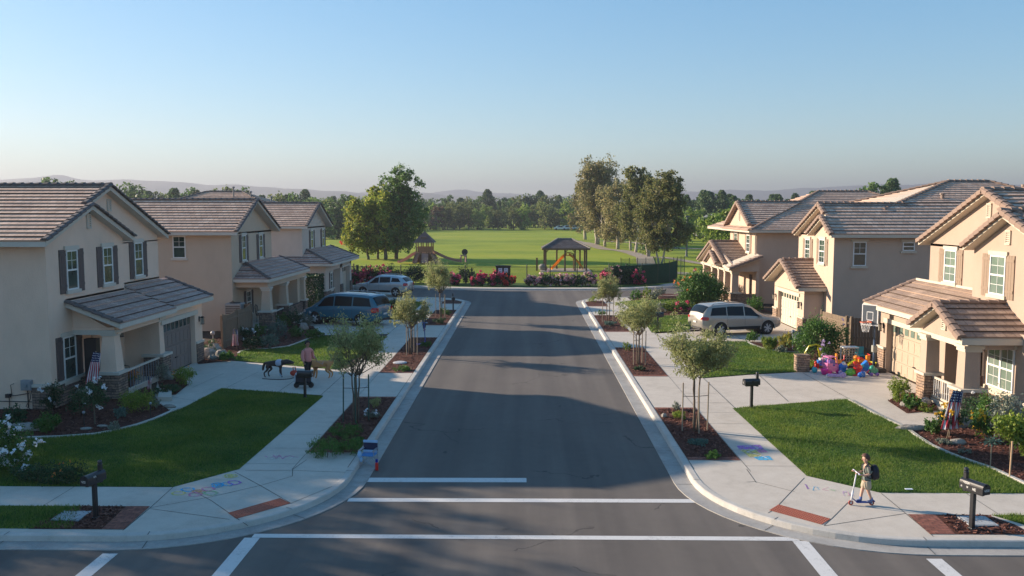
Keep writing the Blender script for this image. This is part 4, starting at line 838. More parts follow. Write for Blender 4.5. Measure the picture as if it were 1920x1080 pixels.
h.garage(16.05, 49.3, 53.3, .13, 2.15, M['garW']); h.trim.box((15.74, 15.8), (49.1, 53.5), (2.13, 2.32)); h.trim.box((15.3, 17.6), (47.83, 47.9), (2.56, 2.72)); h.vent(15.8, 51.2, 2.95, 3.4)
for y0, y1 in ((48.27, 49.3), (53.3, 54.15)): h.stone.box((15.72, 15.8), (y0, y1), (.1, .95)); h.trim.box((15.69, 15.82), (y0-.03, y1), (.952, 1.03))
h.stone.box((15.8, 16.3), (48.27, 48.35), (.1, .95)); h.lamp('street', 15.8, 48.8, 1.75); h.lamp('street', 15.8, 53.75, 1.75)
h.finish()
# ---------------- far right house
h = House('house', 'farthest house on the right, hip roof with small pediment, porch with a row of columns', 1, (22, 70, .1), mR2)
h.block(17.2, 35, 63.9, 72.0, .1, 5.6); h.block(19, 35, 72, 78, .1, 5.6)
e = 5.62; d = 7.4; r = .405; t = e+d*r
h.rp([(16.6, 63.4, e), (35, 63.4, e), (28, 63.4+d, t), (16.6+d, 63.4+d, t)]); h.rp([(16.6, 78.2, e), (16.6, 63.4, e), (16.6+d, 63.4+d, t)]); h.rp([(35, 63.4, e), (35, 78.2, e), (28, 63.4+d, t)]); h.rp([(35, 78.2, e), (16.6, 78.2, e), (16.6+d, 63.4+d, t), (28, 63.4+d, t)])
h.ed((16.6, 63.4, e), (16.6+d, 63.4+d, t), w=.3); h.ed((35, 63.4, e), (28, 63.4+d, t), w=.3); h.ed((16.6+d, 63.4+d, t), (28, 63.4+d, t), w=.3)
p4 = 68.2; h4 = 7.75
h.rp([(16.75, 64.3, 6.0), (17.5, 64.3, 6.0), (21.9, p4, h4), (16.75, p4, h4)], fas=False); h.rp([(17.3, 72.2, 5.85), (16.75, 72.2, 5.85), (16.75, p4, h4), (21.9, p4, h4)], fas=False)
h.ed((16.77, 64.3, 6.0), (16.77, p4, h4), drop=.14, w=.3); h.ed((16.77, 72.2, 5.85), (16.77, p4, h4), drop=.14, w=.3); h.ed((16.8, p4, h4), (21.9, p4, h4), w=.28)
h.gprism(17.0, 17.3, [(64.6, 5.8), (64.7, 6.05), (68.2, 7.6), (71.9, 5.95), (71.9, 5.8)]); h.vent(17.0, 68.2, 6.3, 7.0)
h.rp([(16.4, 72.3, 5.6), (16.4, 63.35, 5.6), (17.0, 63.9, 5.86), (17.0, 72.3, 5.86)], fas=False)
h.trim.box((16.5, 16.56), (63.35, 72.3), (5.44, 5.6)); h.trim.box((16.56, 35), (63.3, 63.36), (5.44, 5.6)); 
h.window('street', (17.2, 70.0), .95, 3.95, 5.25, .4); h.window('street', (17.2, 66.1), .95, 3.9, 5.2, .4)
dp = MB(); dp.tube([(17.12, 63.85, 5.4), (17.12, 63.85, 2.9)], .05, 8); dp.build('downspout', M['trimR'], h.root)
# porch
e5 = 2.95; p5 = 69.4; h5 = 4.6
h.rp([(15.0, 64.0, e5), (18.2, 64.0, e5), (17.2, p5, h5), (15.0, p5, h5)], low=True); h.rp([(17.2, 74.4, e5-.1), (15.0, 74.4, e5-.1), (15.0, p5, h5), (17.2, p5, h5)], low=True)
h.rp([(14.9, 62.5, 2.85), (14.9, 64.6, 3.0), (17.3, 64.6, 3.95), (17.3, 62.5, 3.75)], low=True)
h.ed((15.02, 64.4, e5+.1), (15.02, p5, h5), drop=.1, w=.3); h.ed((15.02, 74.4, e5-.1), (15.02, p5, h5), drop=.1, w=.3); h.ed((14.92, 62.5, 2.85), (17.3, 62.5, 3.75), w=.34, drop=.1); h.ed((15.1, p5, h5), (17.2, p5, h5), w=.26)
h.rp([(15.3, 65.9, 3.0), (14.7, 65.9, 3.0), (14.7, 68.0, 3.86), (15.3, 68.0, 3.86)], low=True); h.rp([(15.3, 70.2, 3.0), (14.7, 70.2, 3.0), (14.7, 68.0, 3.86), (15.3, 68.0, 3.86)], low=True); h.ed((14.72, 65.9, 3.0), (14.72, 68.0, 3.9), w=.28, drop=.14); h.ed((14.72, 70.2, 3.0), (14.72, 68.0, 3.9), w=.28, drop=.14); h.gprism(14.85, 15.0, [(66.0, 2.8), (68.0, 3.78), (70.1, 2.8)])
h.gprism(15.3, 15.45, [(63.0, 2.6), (63.0, 3.0), (69.4, 4.35), (74.2, 2.8), (74.2, 2.6)]); h.block(15.2, 17.2, 62.75, 62.95, 2.6, 2.95); h.wall.prism([(15.2, 62.8, 2.95), (17.2, 62.8, 2.95), (17.2, 62.8, 3.65)], (0, .1, 0))
h.trim.box((15.22, 15.3), (62.9, 74.2), (2.5, 2.66)); h.block(17.0, 17.2, 62.8, 64.0, .1, 2.95); h.block(15.2, 17.2, 62.9, 74, .1, .25, h.trim)
for y in (63.25, 65.5, 67.6, 70.0, 73.2): h.column(15.5, y, .2, .95, 2.62, .72, .46, .52)
h.block(15.7, 17.2, 73.0, 74.2, .1, 2.9)
h.block(15.6, 17.0, 62.85, 62.95, .25, .95, h.stone)
dm = MB(); dm.box((17.14, 17.19), (64.4, 65.4), (.25, 2.2)); dm.build('front_door', M['door'], h.root)
h.finish()
# ================================================================ VEGETATION
def leaves(name, C, size, mats, seed=0, asp=.45, up=.3, midx=None, curl=0):
    """C: Nx3 leaf centres; one four-sided leaf at each, turned at random"""
    r = np.random.default_rng(seed); n = len(C); C = np.asarray(C, float)
    d = r.normal(size=(n, 3)); d[:, 2] += up; d /= np.linalg.norm(d, axis=1)[:, None]
    e = r.normal(size=(n, 3)); e -= d*(e*d).sum(1)[:, None]; e /= np.linalg.norm(e, axis=1)[:, None]
    s = (size*r.uniform(.6, 1.35, n))[:, None] if np.isscalar(size) else np.asarray(size)[:, None]
    V = np.stack([C-d*s*.5, C+e*s*asp*.5, C+d*s*.5, C-e*s*asp*.5], 1).reshape(-1, 3)
    me = bpy.data.meshes.new(name); me.vertices.add(4*n); me.vertices.foreach_set('co', V.ravel())
    me.loops.add(4*n); me.loops.foreach_set('vertex_index', np.arange(4*n, dtype=np.int32))
    me.polygons.add(n); me.polygons.foreach_set('loop_start', np.arange(0, 4*n, 4, dtype=np.int32)); me.polygons.foreach_set('loop_total', np.full(n, 4, dtype=np.int32))
    for m in (mats if isinstance(mats, (list, tuple)) else [mats]): me.materials.append(m)
    if midx is not None: me.polygons.foreach_set('material_index', np.asarray(midx, np.int32))
    me.update(calc_edges=True); return me
def blobpts(r, blobs, n, shell=.55, gap=0):
    """points in the outer shell of ellipsoid clumps (cx,cy,cz,rx,ry,rz), in sub-clusters"""
    w = np.array([b[3]*b[4]+b[4]*b[5]+b[3]*b[5] for b in blobs]); w = w/w.sum(); out = []
    for b, k in zip(blobs, (w*n).astype(int)):
        m = max(3, int(k/28)); d = r.normal(size=(m, 3)); d /= np.linalg.norm(d, axis=1)[:, None]
        rad_ = r.uniform(shell, 1.0, m)[:, None]; c = d*rad_
        idx = r.integers(0, m, k); sp = .20
        q = c[idx]+r.normal(size=(k, 3))*sp*r.uniform(.5, 1.1, m)[idx][:, None]
        out.append(q*np.array(b[3:6])+np.array(b[:3]))
    return np.concatenate(out)
def obj(name, me, parent=None):
    o = bpy.data.objects.new(name, me); COL.objects.link(o)
    if parent is not None: o.parent = parent
    return o
def limb(mb, a, b, r0, r1, rng, n=5, wob=.06, sides=7):
    a = Vector(a); b = Vector(b); L = (b-a).length
    pts = [a+(b-a)*(i/n)+Vector((rng.uniform(-1, 1), rng.uniform(-1, 1), rng.uniform(-.3, .3)))*L*wob*(0 if i in (0, n) else 1) for i in range(n+1)]
    mb.tube(pts, [r0+(r1-r0)*i/n for i in range(n+1)], sides); return pts
# ---- young street trees (multi-stem, staked) : (x, y, scale, rot)
def street_tree(loc, label, seed, H=2.9, cr=(1.05, 1.05, .95), stems=3, green_stakes=False, nleaf=9000, stakes=3, wisps=(), rz=0):
    rng = random.Random(seed); r = np.random.default_rng(seed)
    t = thing('street_tree', label, 'tree', loc, rz, 'young olive-leaved street trees in the planting strips')
    tr = MB(); tips = []; cz = H-cr[2]
    fork = []
    for k in range(stems):
        a = 2*pi*k/stems+rng.uniform(-.4, .4); b0 = (cos(a)*.06, sin(a)*.06, -.02)
        q = limb(tr, b0, (cos(a)*.12, sin(a)*.12, cz-cr[2]*.9), .035, .024, rng, 5, .012); fork.append(q[-1])
    for f in fork:
        for j in range(6):
            a = rng.uniform(0, 2*pi); rr = rng.uniform(.35, .95); zz = rng.uniform(-.45, .75)
            tip = Vector((cos(a)*cr[0]*rr, sin(a)*cr[1]*rr, cz+cr[2]*zz)); q = limb(tr, f, tip, .018, .006, rng, 5, .07, 5); tips.append((q[2], tip))
            for _ in range(4):
                a2 = rng.uniform(0, 2*pi); t2 = tip+Vector((cos(a2)*.3, sin(a2)*.3, rng.uniform(.1, .45)))*rng.uniform(.5, 1.0); limb(tr, q[3], t2, .006, .003, rng, 3, .08, 4); tips.append((q[3], t2))
    tr.build('trunk', M['bark'], t, smooth=True, local=True)
    # leaves along the twigs plus a filled, uneven crown
    P_ = []
    for a, b in tips:
        k = int(nleaf*.5/len(tips)); u = r.uniform(.25, 1.08, k)[:, None]; P_.append(np.array(a)*(1-u)+np.array(b)*u+r.normal(size=(k, 3))*.085)
    blobs = []
    for _ in range(15):
        a = rng.uniform(0, 2*pi); rr = rng.uniform(.2, .72); blobs.append((cos(a)*cr[0]*rr, sin(a)*cr[1]*rr, cz+cr[2]*rng.uniform(-.55, .55), cr[0]*.36, cr[1]*.36, cr[2]*.36))
    P_.append(blobpts(r, blobs, int(nleaf*.6), .3))
    for wx, wz in wisps:
        k = 240; u = r.uniform(0, 1, k)[:, None]; P_.append(np.array((wx*.7, 0, cz+.3*cr[2]))*(1-u)+np.array((wx, 0, wz))*u+r.normal(size=(k, 3))*.10)
    obj('crown', leaves('crown', np.concatenate(P_), .095, M['olive'], seed, .34, .6), t)
    ang = rng.uniform(0, 1)
    for k in range(stakes):
        x = (-.42, .40, .05)[k]; y = (-.05, .08, -.35)[k]; s = MB(); s.tube([(x, y, -.05), (x+rng.uniform(-.03, .03), y, 1.55)], .022, 7); so_ = s.build('stake', M['stakeg'] if green_stakes else M['stake'], t, local=True)
    tie = MB(); tie.tube([(-.42, -.05, 1.12), (0, 0, 1.10), (.40, .08, 1.12)], .010, 5); tie.build('tie', M['dark'], t, local=True)
    return t
street_tree((-5.59, 27.68, .14), 'largest left street tree, with green stakes, nearest the blue folding chair', 11, 3.45, (1.04, 1.05, 1.02), 4, True, 8500, 3, [(.35, 3.55)])
street_tree((-5.56, 40.93, .14), 'middle left street tree, between the teal minivan and the road', 12, 3.0, (1.0, 1.0, .92), 3, False, 7200, 3, [(-.3, 3.1)], 1.1)
street_tree((-5.47, 54.68, .14), 'far street tree on the left standing near the silver car, tall loose crown', 13, 3.75, (1.15, 1.1, 1.12), 3, False, 8000, 3, [(.1, 3.95), (-.5, 3.2)], 2.3)
street_tree((5.39, 26.61, .14), 'largest right street tree, pale stems and stakes, nearest the chalk drawing', 14, 3.35, (1.26, 1.15, .88), 3, False, 9000, 3, [(-.65, 3.75)], 0)
street_tree((5.14, 38.36, .14), 'middle street tree on the right, round grey-olive crown in front of the lawn mailbox', 15, 3.1, (1.05, 1.05, .95), 3, False, 9000, 3, [(.5, 3.0)], .8)
street_tree((5.2, 53.25, .14), 'smallest right street tree, at the far end of the kerb near the cross street', 16, 3.1, (.95, .95, 1.0), 2, False, 7000, 2, [(.1, 3.3)], .4)
# ---- big trees in the park
def big_tree(name, loc, label, seed, H, blobs, trunks, leafm, barkm, nleaf, lsize, group=None, cat='tree', r0=.32, kind=None, lean=0):
    rng = random.Random(seed); r = np.random.default_rng(seed)
    loc = (loc[0], loc[1], park_z(*loc)-.05); t = thing(name, label, cat, loc, 0, group)
    tr = MB()
    for (tx, ty, fx, fy, fz) in trunks:
        q = limb(tr, (tx, ty, -.1), (fx, fy, fz), r0, r0*.55, rng, 5, .03, 9)
        near = sorted(blobs, key=lambda b: (b[0]-fx)**2+(b[1]-fy)**2)[:max(3, len(blobs)//len(trunks)+1)]
        for b in near: limb(tr, q[-1] if rng.random() < .7 else q[-2], (b[0], b[1], b[2]+b[5]*.3), r0*.38, r0*.08, rng, 5, .06, 6)
    tr.build('trunk', barkm, t, smooth=True, local=True)
    obj('crown', leaves('crown', blobpts(r, blobs, nleaf, .35), lsize, leafm, seed, .62, .1), t)
    return t
def rblobs(rng, cx, cy, z0, z1, R, n, br=.36, top=.55, bot=.6):
    out = []
    for i in range(n):
        f = (i+.5)/n; z = z0+(z1-z0)*f; env = R*(bot+(1-bot)*math.sin(pi*min(1, f*1.15))) * (1 if f < .6 else 1-(1-top)*(f-.6)/.4)
        a = rng.uniform(0, 2*pi); q = rng.uniform(.25, .82); s = R*br*rng.uniform(.75, 1.25)
        out.append((cx+cos(a)*env*q, cy+sin(a)*env*q, z, s, s, s*rng.uniform(.8, 1.15)))
    return out
rr = random.Random(3)
# left clump (x positions from photo at ~y 122)
big_tree('park_tree', (-18.6, 122.6), 'tallest tree of the left park clump, dark green with loose top, above the playhouse', 21, 12.8, rblobs(rr, .9, 0, 1.8, 8.8, 4.3, 32, .34, .8, .85)+rblobs(rr, .7, 0, 7.6, 12.3, 3.4, 22, .34, .55), [(0, 0, .1, 0, 3.5)], M['parkdk'], M['bark'], 19000, .32, r0=.30)
big_tree('park_tree', (-19.9, 121), 'second trunk from the right in the left park clump, dense green crown', 22, 8, rblobs(rr, -.3, 0, 1.6, 9.2, 3.2, 24, .35), [(0, 0, 0, 0, 2.6)], M['park'], M['bark'], 11000, .32, r0=.3)
big_tree('park_tree', (-21.2, 122.6), 'yellow-green tree in the middle of the left park clump', 23, 9.4, rblobs(rr, 0, 0, 1.7, 10.0, 3.4, 28, .34), [(0, 0, 0, 0, 2.6)], M['park'], M['bark'], 12000, .32, r0=.2)
big_tree('park_tree', (-22.4, 121.3), 'leftmost yellow-green tree of the left park clump, low spreading crown', 24, 7.5, rblobs(rr, -1.0, 0, 1.4, 8.0, 3.5, 28, .34, .75, .7), [(0, 0, -.2, 0, 2.2)], M['park'], M['bark'], 12000, .32, r0=.2)
# gum trees on the right
EU = [((13.9, 198), 'pale-trunked gum tree farthest left in the right-hand grove, brownish crown', 13.5, 3.6, 14, M['euc'], [(0, 0, 0, 0, 5)], .55, 9000),
      ((14.2, 170.5), 'tallest gum tree of the right-hand grove, broad olive-brown crown, forked pale trunk', 17.0, 4.4, 22, M['euc'], [(0, 0, -.5, 0, 6), (.3, 0, 1.0, 0, 5)], .5, 17000),
      ((15.4, 165), 'gum tree with a white lower trunk just right of the tallest gum', 11.5, 3.0, 12, M['euc'], [(0, 0, 0, 0, 4)], .42, 8000),
      ((17.1, 158), 'rust-tinged gum tree with spreading limbs left of the green gums', 13.0, 3.2, 14, M['euc'], [(0, 0, .1, 0, 4.5)], .5, 9000),
      ((18.5, 150), 'gum tree half hidden behind the slender tall gum by the park path', 10.5, 2.6, 11, M['eucg'], [(0, 0, 0, 0, 4)], .36, 7500),
      ((17.9, 138.5), 'slender tall gum with a leaning trunk and a knob of leaves at its top', 14.6, 2.5, 18, M['eucg'], [(0, 0, .5, 0, 4.5)], .38, 11000),
      ((17.8, 123.8), 'left of the two near gum trees by the green screen, three white stems', 12.2, 2.7, 18, M['eucg'], [(-.1, 0, -.9, 0, 5), (0, 0, .5, 0, 4.5), (.1, 0, 1.2, .3, 4)], .22, 13000),
      ((17.2, 109), 'right of the two near gum trees, white stems forming a V behind the green screen', 12.2, 2.7, 18, M['eucg'], [(-.1, 0, -.7, 0, 4), (.1, 0, 1.1, 0, 4.2)], .22, 13000)]
for k, (loc, lab, H, R, nb, lm, trs, r0, nl) in enumerate(EU):
    cx = (0, 0, 0, .2, 0, .3, .6, .9)[k]
    bl = rblobs(rr, cx, 0, H*.20, H*.91, R*1.28, int(nb*1.7), .36, .75, .75)
    if k == 5: bl += [(.8, 0, 13.3, .9, .9, .8)]
    big_tree('gum_tree', loc, lab, 40+k, H, bl, trs, lm, M['barkpale'], int(nl*1.35), .38 if k < 5 else .32, 'gum trees at the right edge of the park', r0=r0*.72)
# ---- far tree line
def conifer_mesh(seed, H, R, n, m, ls):
    r = np.random.default_rng(seed); z = r.uniform(.06, 1, n)**.85; lob = 1+.28*np.sin(z*23+seed)*np.cos(z*9); rad_ = R*np.minimum(1, (1-z)*1.9+.10)**.75*(.55+.45*np.minimum(1, z*5))*lob*np.sqrt(r.uniform(.15, 1, n))
    a = r.uniform(0, 2*pi, n); rad_ = rad_*(1+.22*np.sin(3*a+z*11+seed)); C = np.stack([rad_*np.cos(a)+.25*np.sin(z*5+seed), rad_*np.sin(a), z*H], 1); return leaves('crown', C, ls, m, seed, .55, -.2)
def broad_mesh(seed, H, R, n, m, ls, nb=14):
    rg_ = random.Random(seed); return leaves('crown', blobpts(np.random.default_rng(seed), rblobs(rg_, 0, 0, H*.16, H*.94, R, nb, .44, .65, .85), n, .3), ls, m, seed, .65, .1)
def trunk_mesh(H, r0, m):
    mb = MB(); mb.tube([(0, 0, -.3), (.05, 0, H*.25), (0, .1, H*.6)], [r0, r0*.8, r0*.3], 7); return mb.mesh('trunk', m, True)
M['farlime'] = leaf_mat('far_leaf_bright', [(.14, .23, .04), (.20, .30, .05), (.27, .33, .07)], .5); M['farmix'] = leaf_mat('far_leaf_mixed', [(.10, .15, .045), (.15, .20, .06), (.23, .22, .08)], .5)
M['farrust'] = leaf_mat('far_leaf_rust', [(.16, .115, .055), (.21, .14, .07), (.14, .13, .06)], .4)
protos = {'c': [conifer_mesh(s, 12, 2.9, 2600, M['pine'], .62) for s in (1, 2, 3)], 'l': [broad_mesh(s, 9, 4.2, 3000, M['farlime'], .55) for s in (4, 5, 6)],
          'd': [broad_mesh(s, 10, 4.4, 3000, M['farmix'], .55) for s in (7, 8, 9)], 'k': [broad_mesh(s, 10, 4.2, 2800, M['parkdk'], .55) for s in (10, 11)], 'r': [broad_mesh(s, 8, 3.2, 1400, M['farrust'], .6) for s in (12, 13)]}
TRK = trunk_mesh(10, .28, M['bark'])
KN = {'c': ('conifer', 'dark conifer'), 'l': ('deciduous_tree', 'bright green leafy tree'), 'd': ('deciduous_tree', 'olive green round tree'), 'k': ('evergreen_tree', 'dark green round tree'), 'r': ('deciduous_tree', 'rusty brown tree')}
def zone(px):
    for lim, s in ((240, 'over nearest left roof'), (520, 'over middle left roofs'), (660, 'beside the far left house'), (880, 'right of the park clump'), (1070, 'left of the gum grove'), (1300, 'behind the gum grove'), (1385, 'right of the lamp post'), (1600, 'over far right roofs')):
        if px < lim: return s
    return 'over middle right roof'
FAR = []
def far_tree(kind, px, Y, H, rng, row):
    x = (px-985)*Y/FPX; n, d = KN[kind]; me = rng.choice(protos[kind]); h0 = {'c': 12, 'l': 9, 'd': 10, 'k': 10, 'r': 8}[kind]; s = H/h0
    g = '%ss %s, %s tree line' % (d, zone(px), row)
    t = thing(n, g, 'tree', (x, Y, park_z(x, min(Y, 300))-.2), rng.uniform(0, 6.28), g); t.scale = (s*rng.uniform(.9, 1.15), s*rng.uniform(.9, 1.15), s)
    obj('trunk', TRK, t); obj('crown', me, t); FAR.append((g, px, t, d, zone(px), row))
rf = random.Random(17)
# first row along the far edge of the field
px = 596
while px < 1090:
    k = rf.choice('lldldlkrd'); H = rf.uniform(6.8, 9.4); far_tree(k, px+rf.uniform(-4, 4), rf.uniform(284, 312), H, rf, 'front'); px += rf.uniform(12, 19)
px = 590
while px < 1110:
    far_tree(rf.choice('ckdkdk'), px, rf.uniform(325, 400), rf.uniform(9.6, 12.6), rf, 'rear'); px += rf.uniform(9, 14)
for px, H in ((915, 14.6), (1013, 14), (865, 11.3), (985, 11.8), (1048, 12.3), (625, 11.8)): far_tree('c', px, 335, H, rf, 'rear')
px = 1280
while px < 1560:
    far_tree(rf.choice('kdlk') , px, rf.uniform(170, 215), rf.uniform(5.5, 8), rf, 'front'); px += rf.uniform(17, 26)
px = 1285
while px < 1640:
    far_tree(rf.choice('ccck'), px, rf.uniform(230, 290), rf.uniform(9.8, 12.4), rf, 'rear'); px += rf.uniform(10, 17)
for px, H in ((1316, 12.3), (1327, 11.8), (1372, 10.8)): far_tree('c', px, 235, H, rf, 'rear')
far_tree('l', 1362, 130, 7.4, rf, 'front'); far_tree('l', 1348, 138, 5.6, rf, 'front')
for px, H, k in ((1612, 12, 'k'), (1630, 12.5, 'k'), (1662, 14.2, 'c')): far_tree(k, px, 190, H, rf, 'rear')
px = -20
while px < 600:
    far_tree(rf.choice('cckkcd'), px, rf.uniform(210, 260), rf.uniform(10.5, 13.5)+ (1.5 if px < 250 else 0), rf, 'rear'); px += rf.uniform(12, 34)
px = 560
while px < 665:
    far_tree(rf.choice('kdk'), px, rf.uniform(190, 240), rf.uniform(8, 11), rf, 'front'); px += rf.uniform(11, 17)
ORD = 'first second third fourth fifth sixth seventh eighth ninth tenth eleventh twelfth thirteenth fourteenth fifteenth sixteenth seventeenth'.split()
for g in sorted({f[0] for f in FAR}):
    l = sorted([f for f in FAR if f[0] == g], key=lambda f: f[1])
    for k, f in enumerate(l):
        w = 'only' if len(l) == 1 else ('leftmost' if k == 0 else ('rightmost' if k == len(l)-1 else ORD[k]+' from left'))
        f[2]['label'] = '%s: %s %s, %s line' % (w, f[3], f[4], f[5])
# a far wood beyond that reads as one mass
r_ = np.random.default_rng(77); n_ = 46000; xx = r_.uniform(-560, 620, n_); yy = r_.uniform(430, 760, n_); hh_ = (9+4*np.sin(xx*.07)+3*np.sin(xx*.19+yy*.02))*r_.uniform(.1, 1, n_)**.5*(1+(yy-430)/700)
tag(obj('distant_wood', leaves('distant_wood', np.stack([xx, yy, hh_*.60], 1), 2.6, [M['farmix'], M['pine']], 7, .7, 0, (np.sin(xx*.05)+r_.normal(size=n_)*.4 > .2).astype(int))), kind='stuff')
# left off-frame trees: the ones whose shade falls on the near lawn and mailbox
for k, (x, y, H, R, lab) in enumerate([(-35, 27.5, 11.5, 3.8, 'broad tree beyond the left edge of the photo, nearest the cross street'), (-36, 32.0, 10.8, 4.0, 'tall broad tree beyond the left edge of the photo, second from the cross street'), (-38, 36.0, 10.8, 3.4, 'round broad tree beyond the left edge of the photo, behind the house'), (-31, 22.5, 11, 3.2, 'low broad tree beyond the left edge of the photo, by the side pavement')]):
    t = thing('garden_tree', lab, 'tree', (x, y, .1)); 
    obj('trunk', trunk_mesh(H, .2, M['bark']), t); obj('crown', leaves('crown', blobpts(np.random.default_rng(k), rblobs(random.Random(k), 0, 0, H*.22, H*.95, R, 16, .45, .7, .8), 9000, .2), .3, M['parkdk'], k, .65, .1), t)
# ---- shrubs -----------------------------------------------------
def shrub(name, loc, label, blobs, n, ls, lm, seed, fl=None, nf=0, fs=.06, asp=.5, up=.6, cat='shrub', group=None, stem=None, shell=.35, z=.13):
    """blobs in local metres; a foliage part, stems and, where there are any, a flowers part"""
    t = thing(name, label, cat, (loc[0], loc[1], z), 0, group); r = np.random.default_rng(seed); rg_ = random.Random(seed)
    q = blobpts(r, blobs, n, shell); q[:, 2] = np.maximum(q[:, 2], .01)
    sm = MB(); 
    if stem: sm.tube([(0, 0, -.02), (0, 0, stem)], [.025, .02], 7)
    base = stem or 0
    for b in blobs: limb(sm, (0 if stem else b[0]*.6, 0 if stem else b[1]*.6, base-.01), (b[0], b[1], b[2]), .012, .005, rg_, 3, .05, 5)
    sm.build('stem', M['bark'], t, local=True)
    obj('foliage', leaves('foliage', q, ls, lm, seed, asp, up), t)
    if fl:
        f = blobpts(r, [(b[0], b[1], b[2]+b[5]*.12, b[3]*1.04, b[4]*1.04, b[5]*1.0) for b in blobs], nf*14, .93)[:nf*40]; 
        cen = f[r.integers(0, len(f), nf)]; keep = cen[:, 2] > .12; cen = cen[keep]
        pts = np.repeat(cen, 9, 0)+r.normal(size=(len(cen)*9, 3))*fs*.33
        obj('flowers', leaves('flowers', pts, fs*.9, fl, seed+1, .9, 0), t)
    return t
def dome(w, h, n=5, d=None, seed=1):
    g = random.Random(seed); d = d or w; out = [(0, 0, h*.5, w*.36, d*.36, h*.48)]
    for i in range(n): a = 2*pi*i/n+g.uniform(-.3, .3); out.append((cos(a)*w*.27, sin(a)*d*.27, h*g.uniform(.32, .5), w*.24, d*.24, h*g.uniform(.3, .42)))
    return out
def SP(px, py): return P(px, py, .14)
S = shrub
# left near bed
S('white_flower_bush', SP(18, 880), 'large bush of white flowers at the left edge of the photo', [(-.5, 0, .8, .75, .6, .75), (.1, .2, .6, .55, .5, .55), (-.9, .3, 1.0, .6, .5, .5), (.3, -.3, .35, .4, .4, .35)], 5200, .075, M['green'], 101, M['wpet'], 120, .10, cat='flower bush')
S('flower_patch', SP(105, 905), 'low orange and cream flowers beside the near left mailbox', [(-.7, .1, .22, .5, .3, .25), (-.1, 0, .25, .5, .3, .28), (.45, -.05, .28, .4, .25, .3)], 3600, .06, M['dkgreen'], 102, M['opet'], 16, .045, cat='flowers')
S('box_shrub', SP(88, 808), 'bright green rounded shrub against the stone facing of the nearest left house', dome(.95, .62, seed=2), 2600, .06, M['green'], 103)
S('rose_shrub', SP(100, 775), 'loose shrub with a few pale blooms at the house corner by the meter box', [(0, 0, .75, .38, .35, .42), (-.2, 0, .4, .3, .3, .3)], 1300, .07, M['dkgreen'], 104, M['wpet'], 7, .08)
S('dark_shrub', SP(28, 800), 'dim green shrub below the wall pipes of the nearest left house', dome(1.1, .75, seed=3), 1900, .07, M['dkgreen'], 105)
S('standard_rose', SP(178, 795), 'small single-stemmed rose tree with white blooms before the left porch column', [(0, 0, 1.05, .38, .38, .42), (.15, 0, .75, .3, .3, .25)], 1500, .07, M['dkgreen'], 106, M['wpet'], 10, .09, stem=.75, cat='rose')
S('rose_shrub', SP(150, 778), 'dark loose shrub between the stone facing and the standard rose', [(0, 0, .55, .4, .35, .5)], 1200, .07, M['dkgreen'], 107, M['wpet'], 4, .07)
S('bluegreen_shrub', SP(226, 782), 'small blue-green mound left of the clipped yellow-green shrub', dome(.5, .4, seed=4), 1100, .05, M['blueg'], 108)
S('clipped_shrub', SP(258, 772), 'clipped yellow-green shrub at the corner of the left porch railing', [(-.25, 0, .42, .42, .4, .40), (.28, .05, .45, .40, .38, .38), (0, 0, .4, .5, .42, .4)], 4200, .045, M['lime'], 109)
S('low_plant', SP(215, 806), 'pale green low plant near the curved edging of the left bed', dome(.5, .28, seed=5), 700, .06, M['silver'], 110)
S('pale_plant', SP(292, 765), 'grey-leaved plant beside the small stone at the left walkway', dome(.42, .4, seed=6), 700, .06, M['silver'], 111)
S('round_shrub', SP(343, 722), 'yellow-green top-heavy shrub at the edge of the left driveway', [(0, 0, .52, .45, .4, .25), (.1, 0, .3, .3, .3, .3), (.35, 0, .5, .25, .2, .16)], 2600, .05, M['lime'], 112, M['opet'], 8, .05)
S('green_shrub', SP(312, 737), 'spreading dark shrub between walkway and driveway on the left', dome(1.15, .4, seed=7), 2000, .06, M['dkgreen'], 113)
S('upright_shrub', SP(305, 718), 'light upright shrub against the second left porch pillar', [(0, 0, .55, .25, .25, .45)], 800, .06, M['silver'], 114)
# left middle bed
for px, py, w, hh, mm, lab in ((395, 668, 1.0, .8, 'dkgreen', 'dark shrub beside the pale rocks at the left fence'), (424, 676, .8, .5, 'green', 'leafy shrub at the foot of the small flag by the left driveway'), (462, 640, .9, .9, 'dkgreen', 'dark rose shrub right of the small flag, below the stone pier'), (475, 655, 1.1, .75, 'dkgreen', 'low mounded shrub in the front middle of the middle-left bed'), (505, 652, 1.2, .8, 'blueg', 'soft blue-green mound at the front of the middle-left bed'), (519, 636, 1.3, 1.2, 'blueg', 'tall blue-green shrub in front of the first pier of the tan house'),
                           (487, 630, .9, .8, 'green', 'clipped round shrub left of the first pier of the tan house'), (530, 614, 1.1, 1.0, 'green', 'clipped green shrub between the two piers of the tan house'), (551, 612, 1.1, 1.25, 'dkgreen', 'dark upright shrub by the second pier of the tan house'), (556, 632, .9, .7, 'green', 'small leafy shrub at the driveway end of the tan house bed'), (590, 634, 1.1, .6, 'green', 'strappy low plant at the lawn corner beside the teal van'), (577, 610, .9, .8, 'silver', 'pink-grey flowering shrub at the nose of the teal van')):
    S('garden_shrub', SP(px, py), lab, dome(w, hh, seed=px), int(1500*w), .08, M[mm], px, M['wpet'] if 'rose' in lab or 'pink' in lab else None, 10, .10)
hd = MB(); t = thing('hedge', 'tall clipped dark hedge between the tan and grey houses on the left', 'hedge', (-15.6, 61.3, .12)); 
r2 = np.random.default_rng(5); q = r2.uniform(-1, 1, (6500, 3)); ax_ = r2.integers(0, 3, 6500); q[np.arange(6500), ax_] = np.sign(q[np.arange(6500), ax_])*r2.uniform(.86, 1.02, 6500); q = q*np.array((.75, 1.3, 1.15))+np.array((0, 0, 1.17))
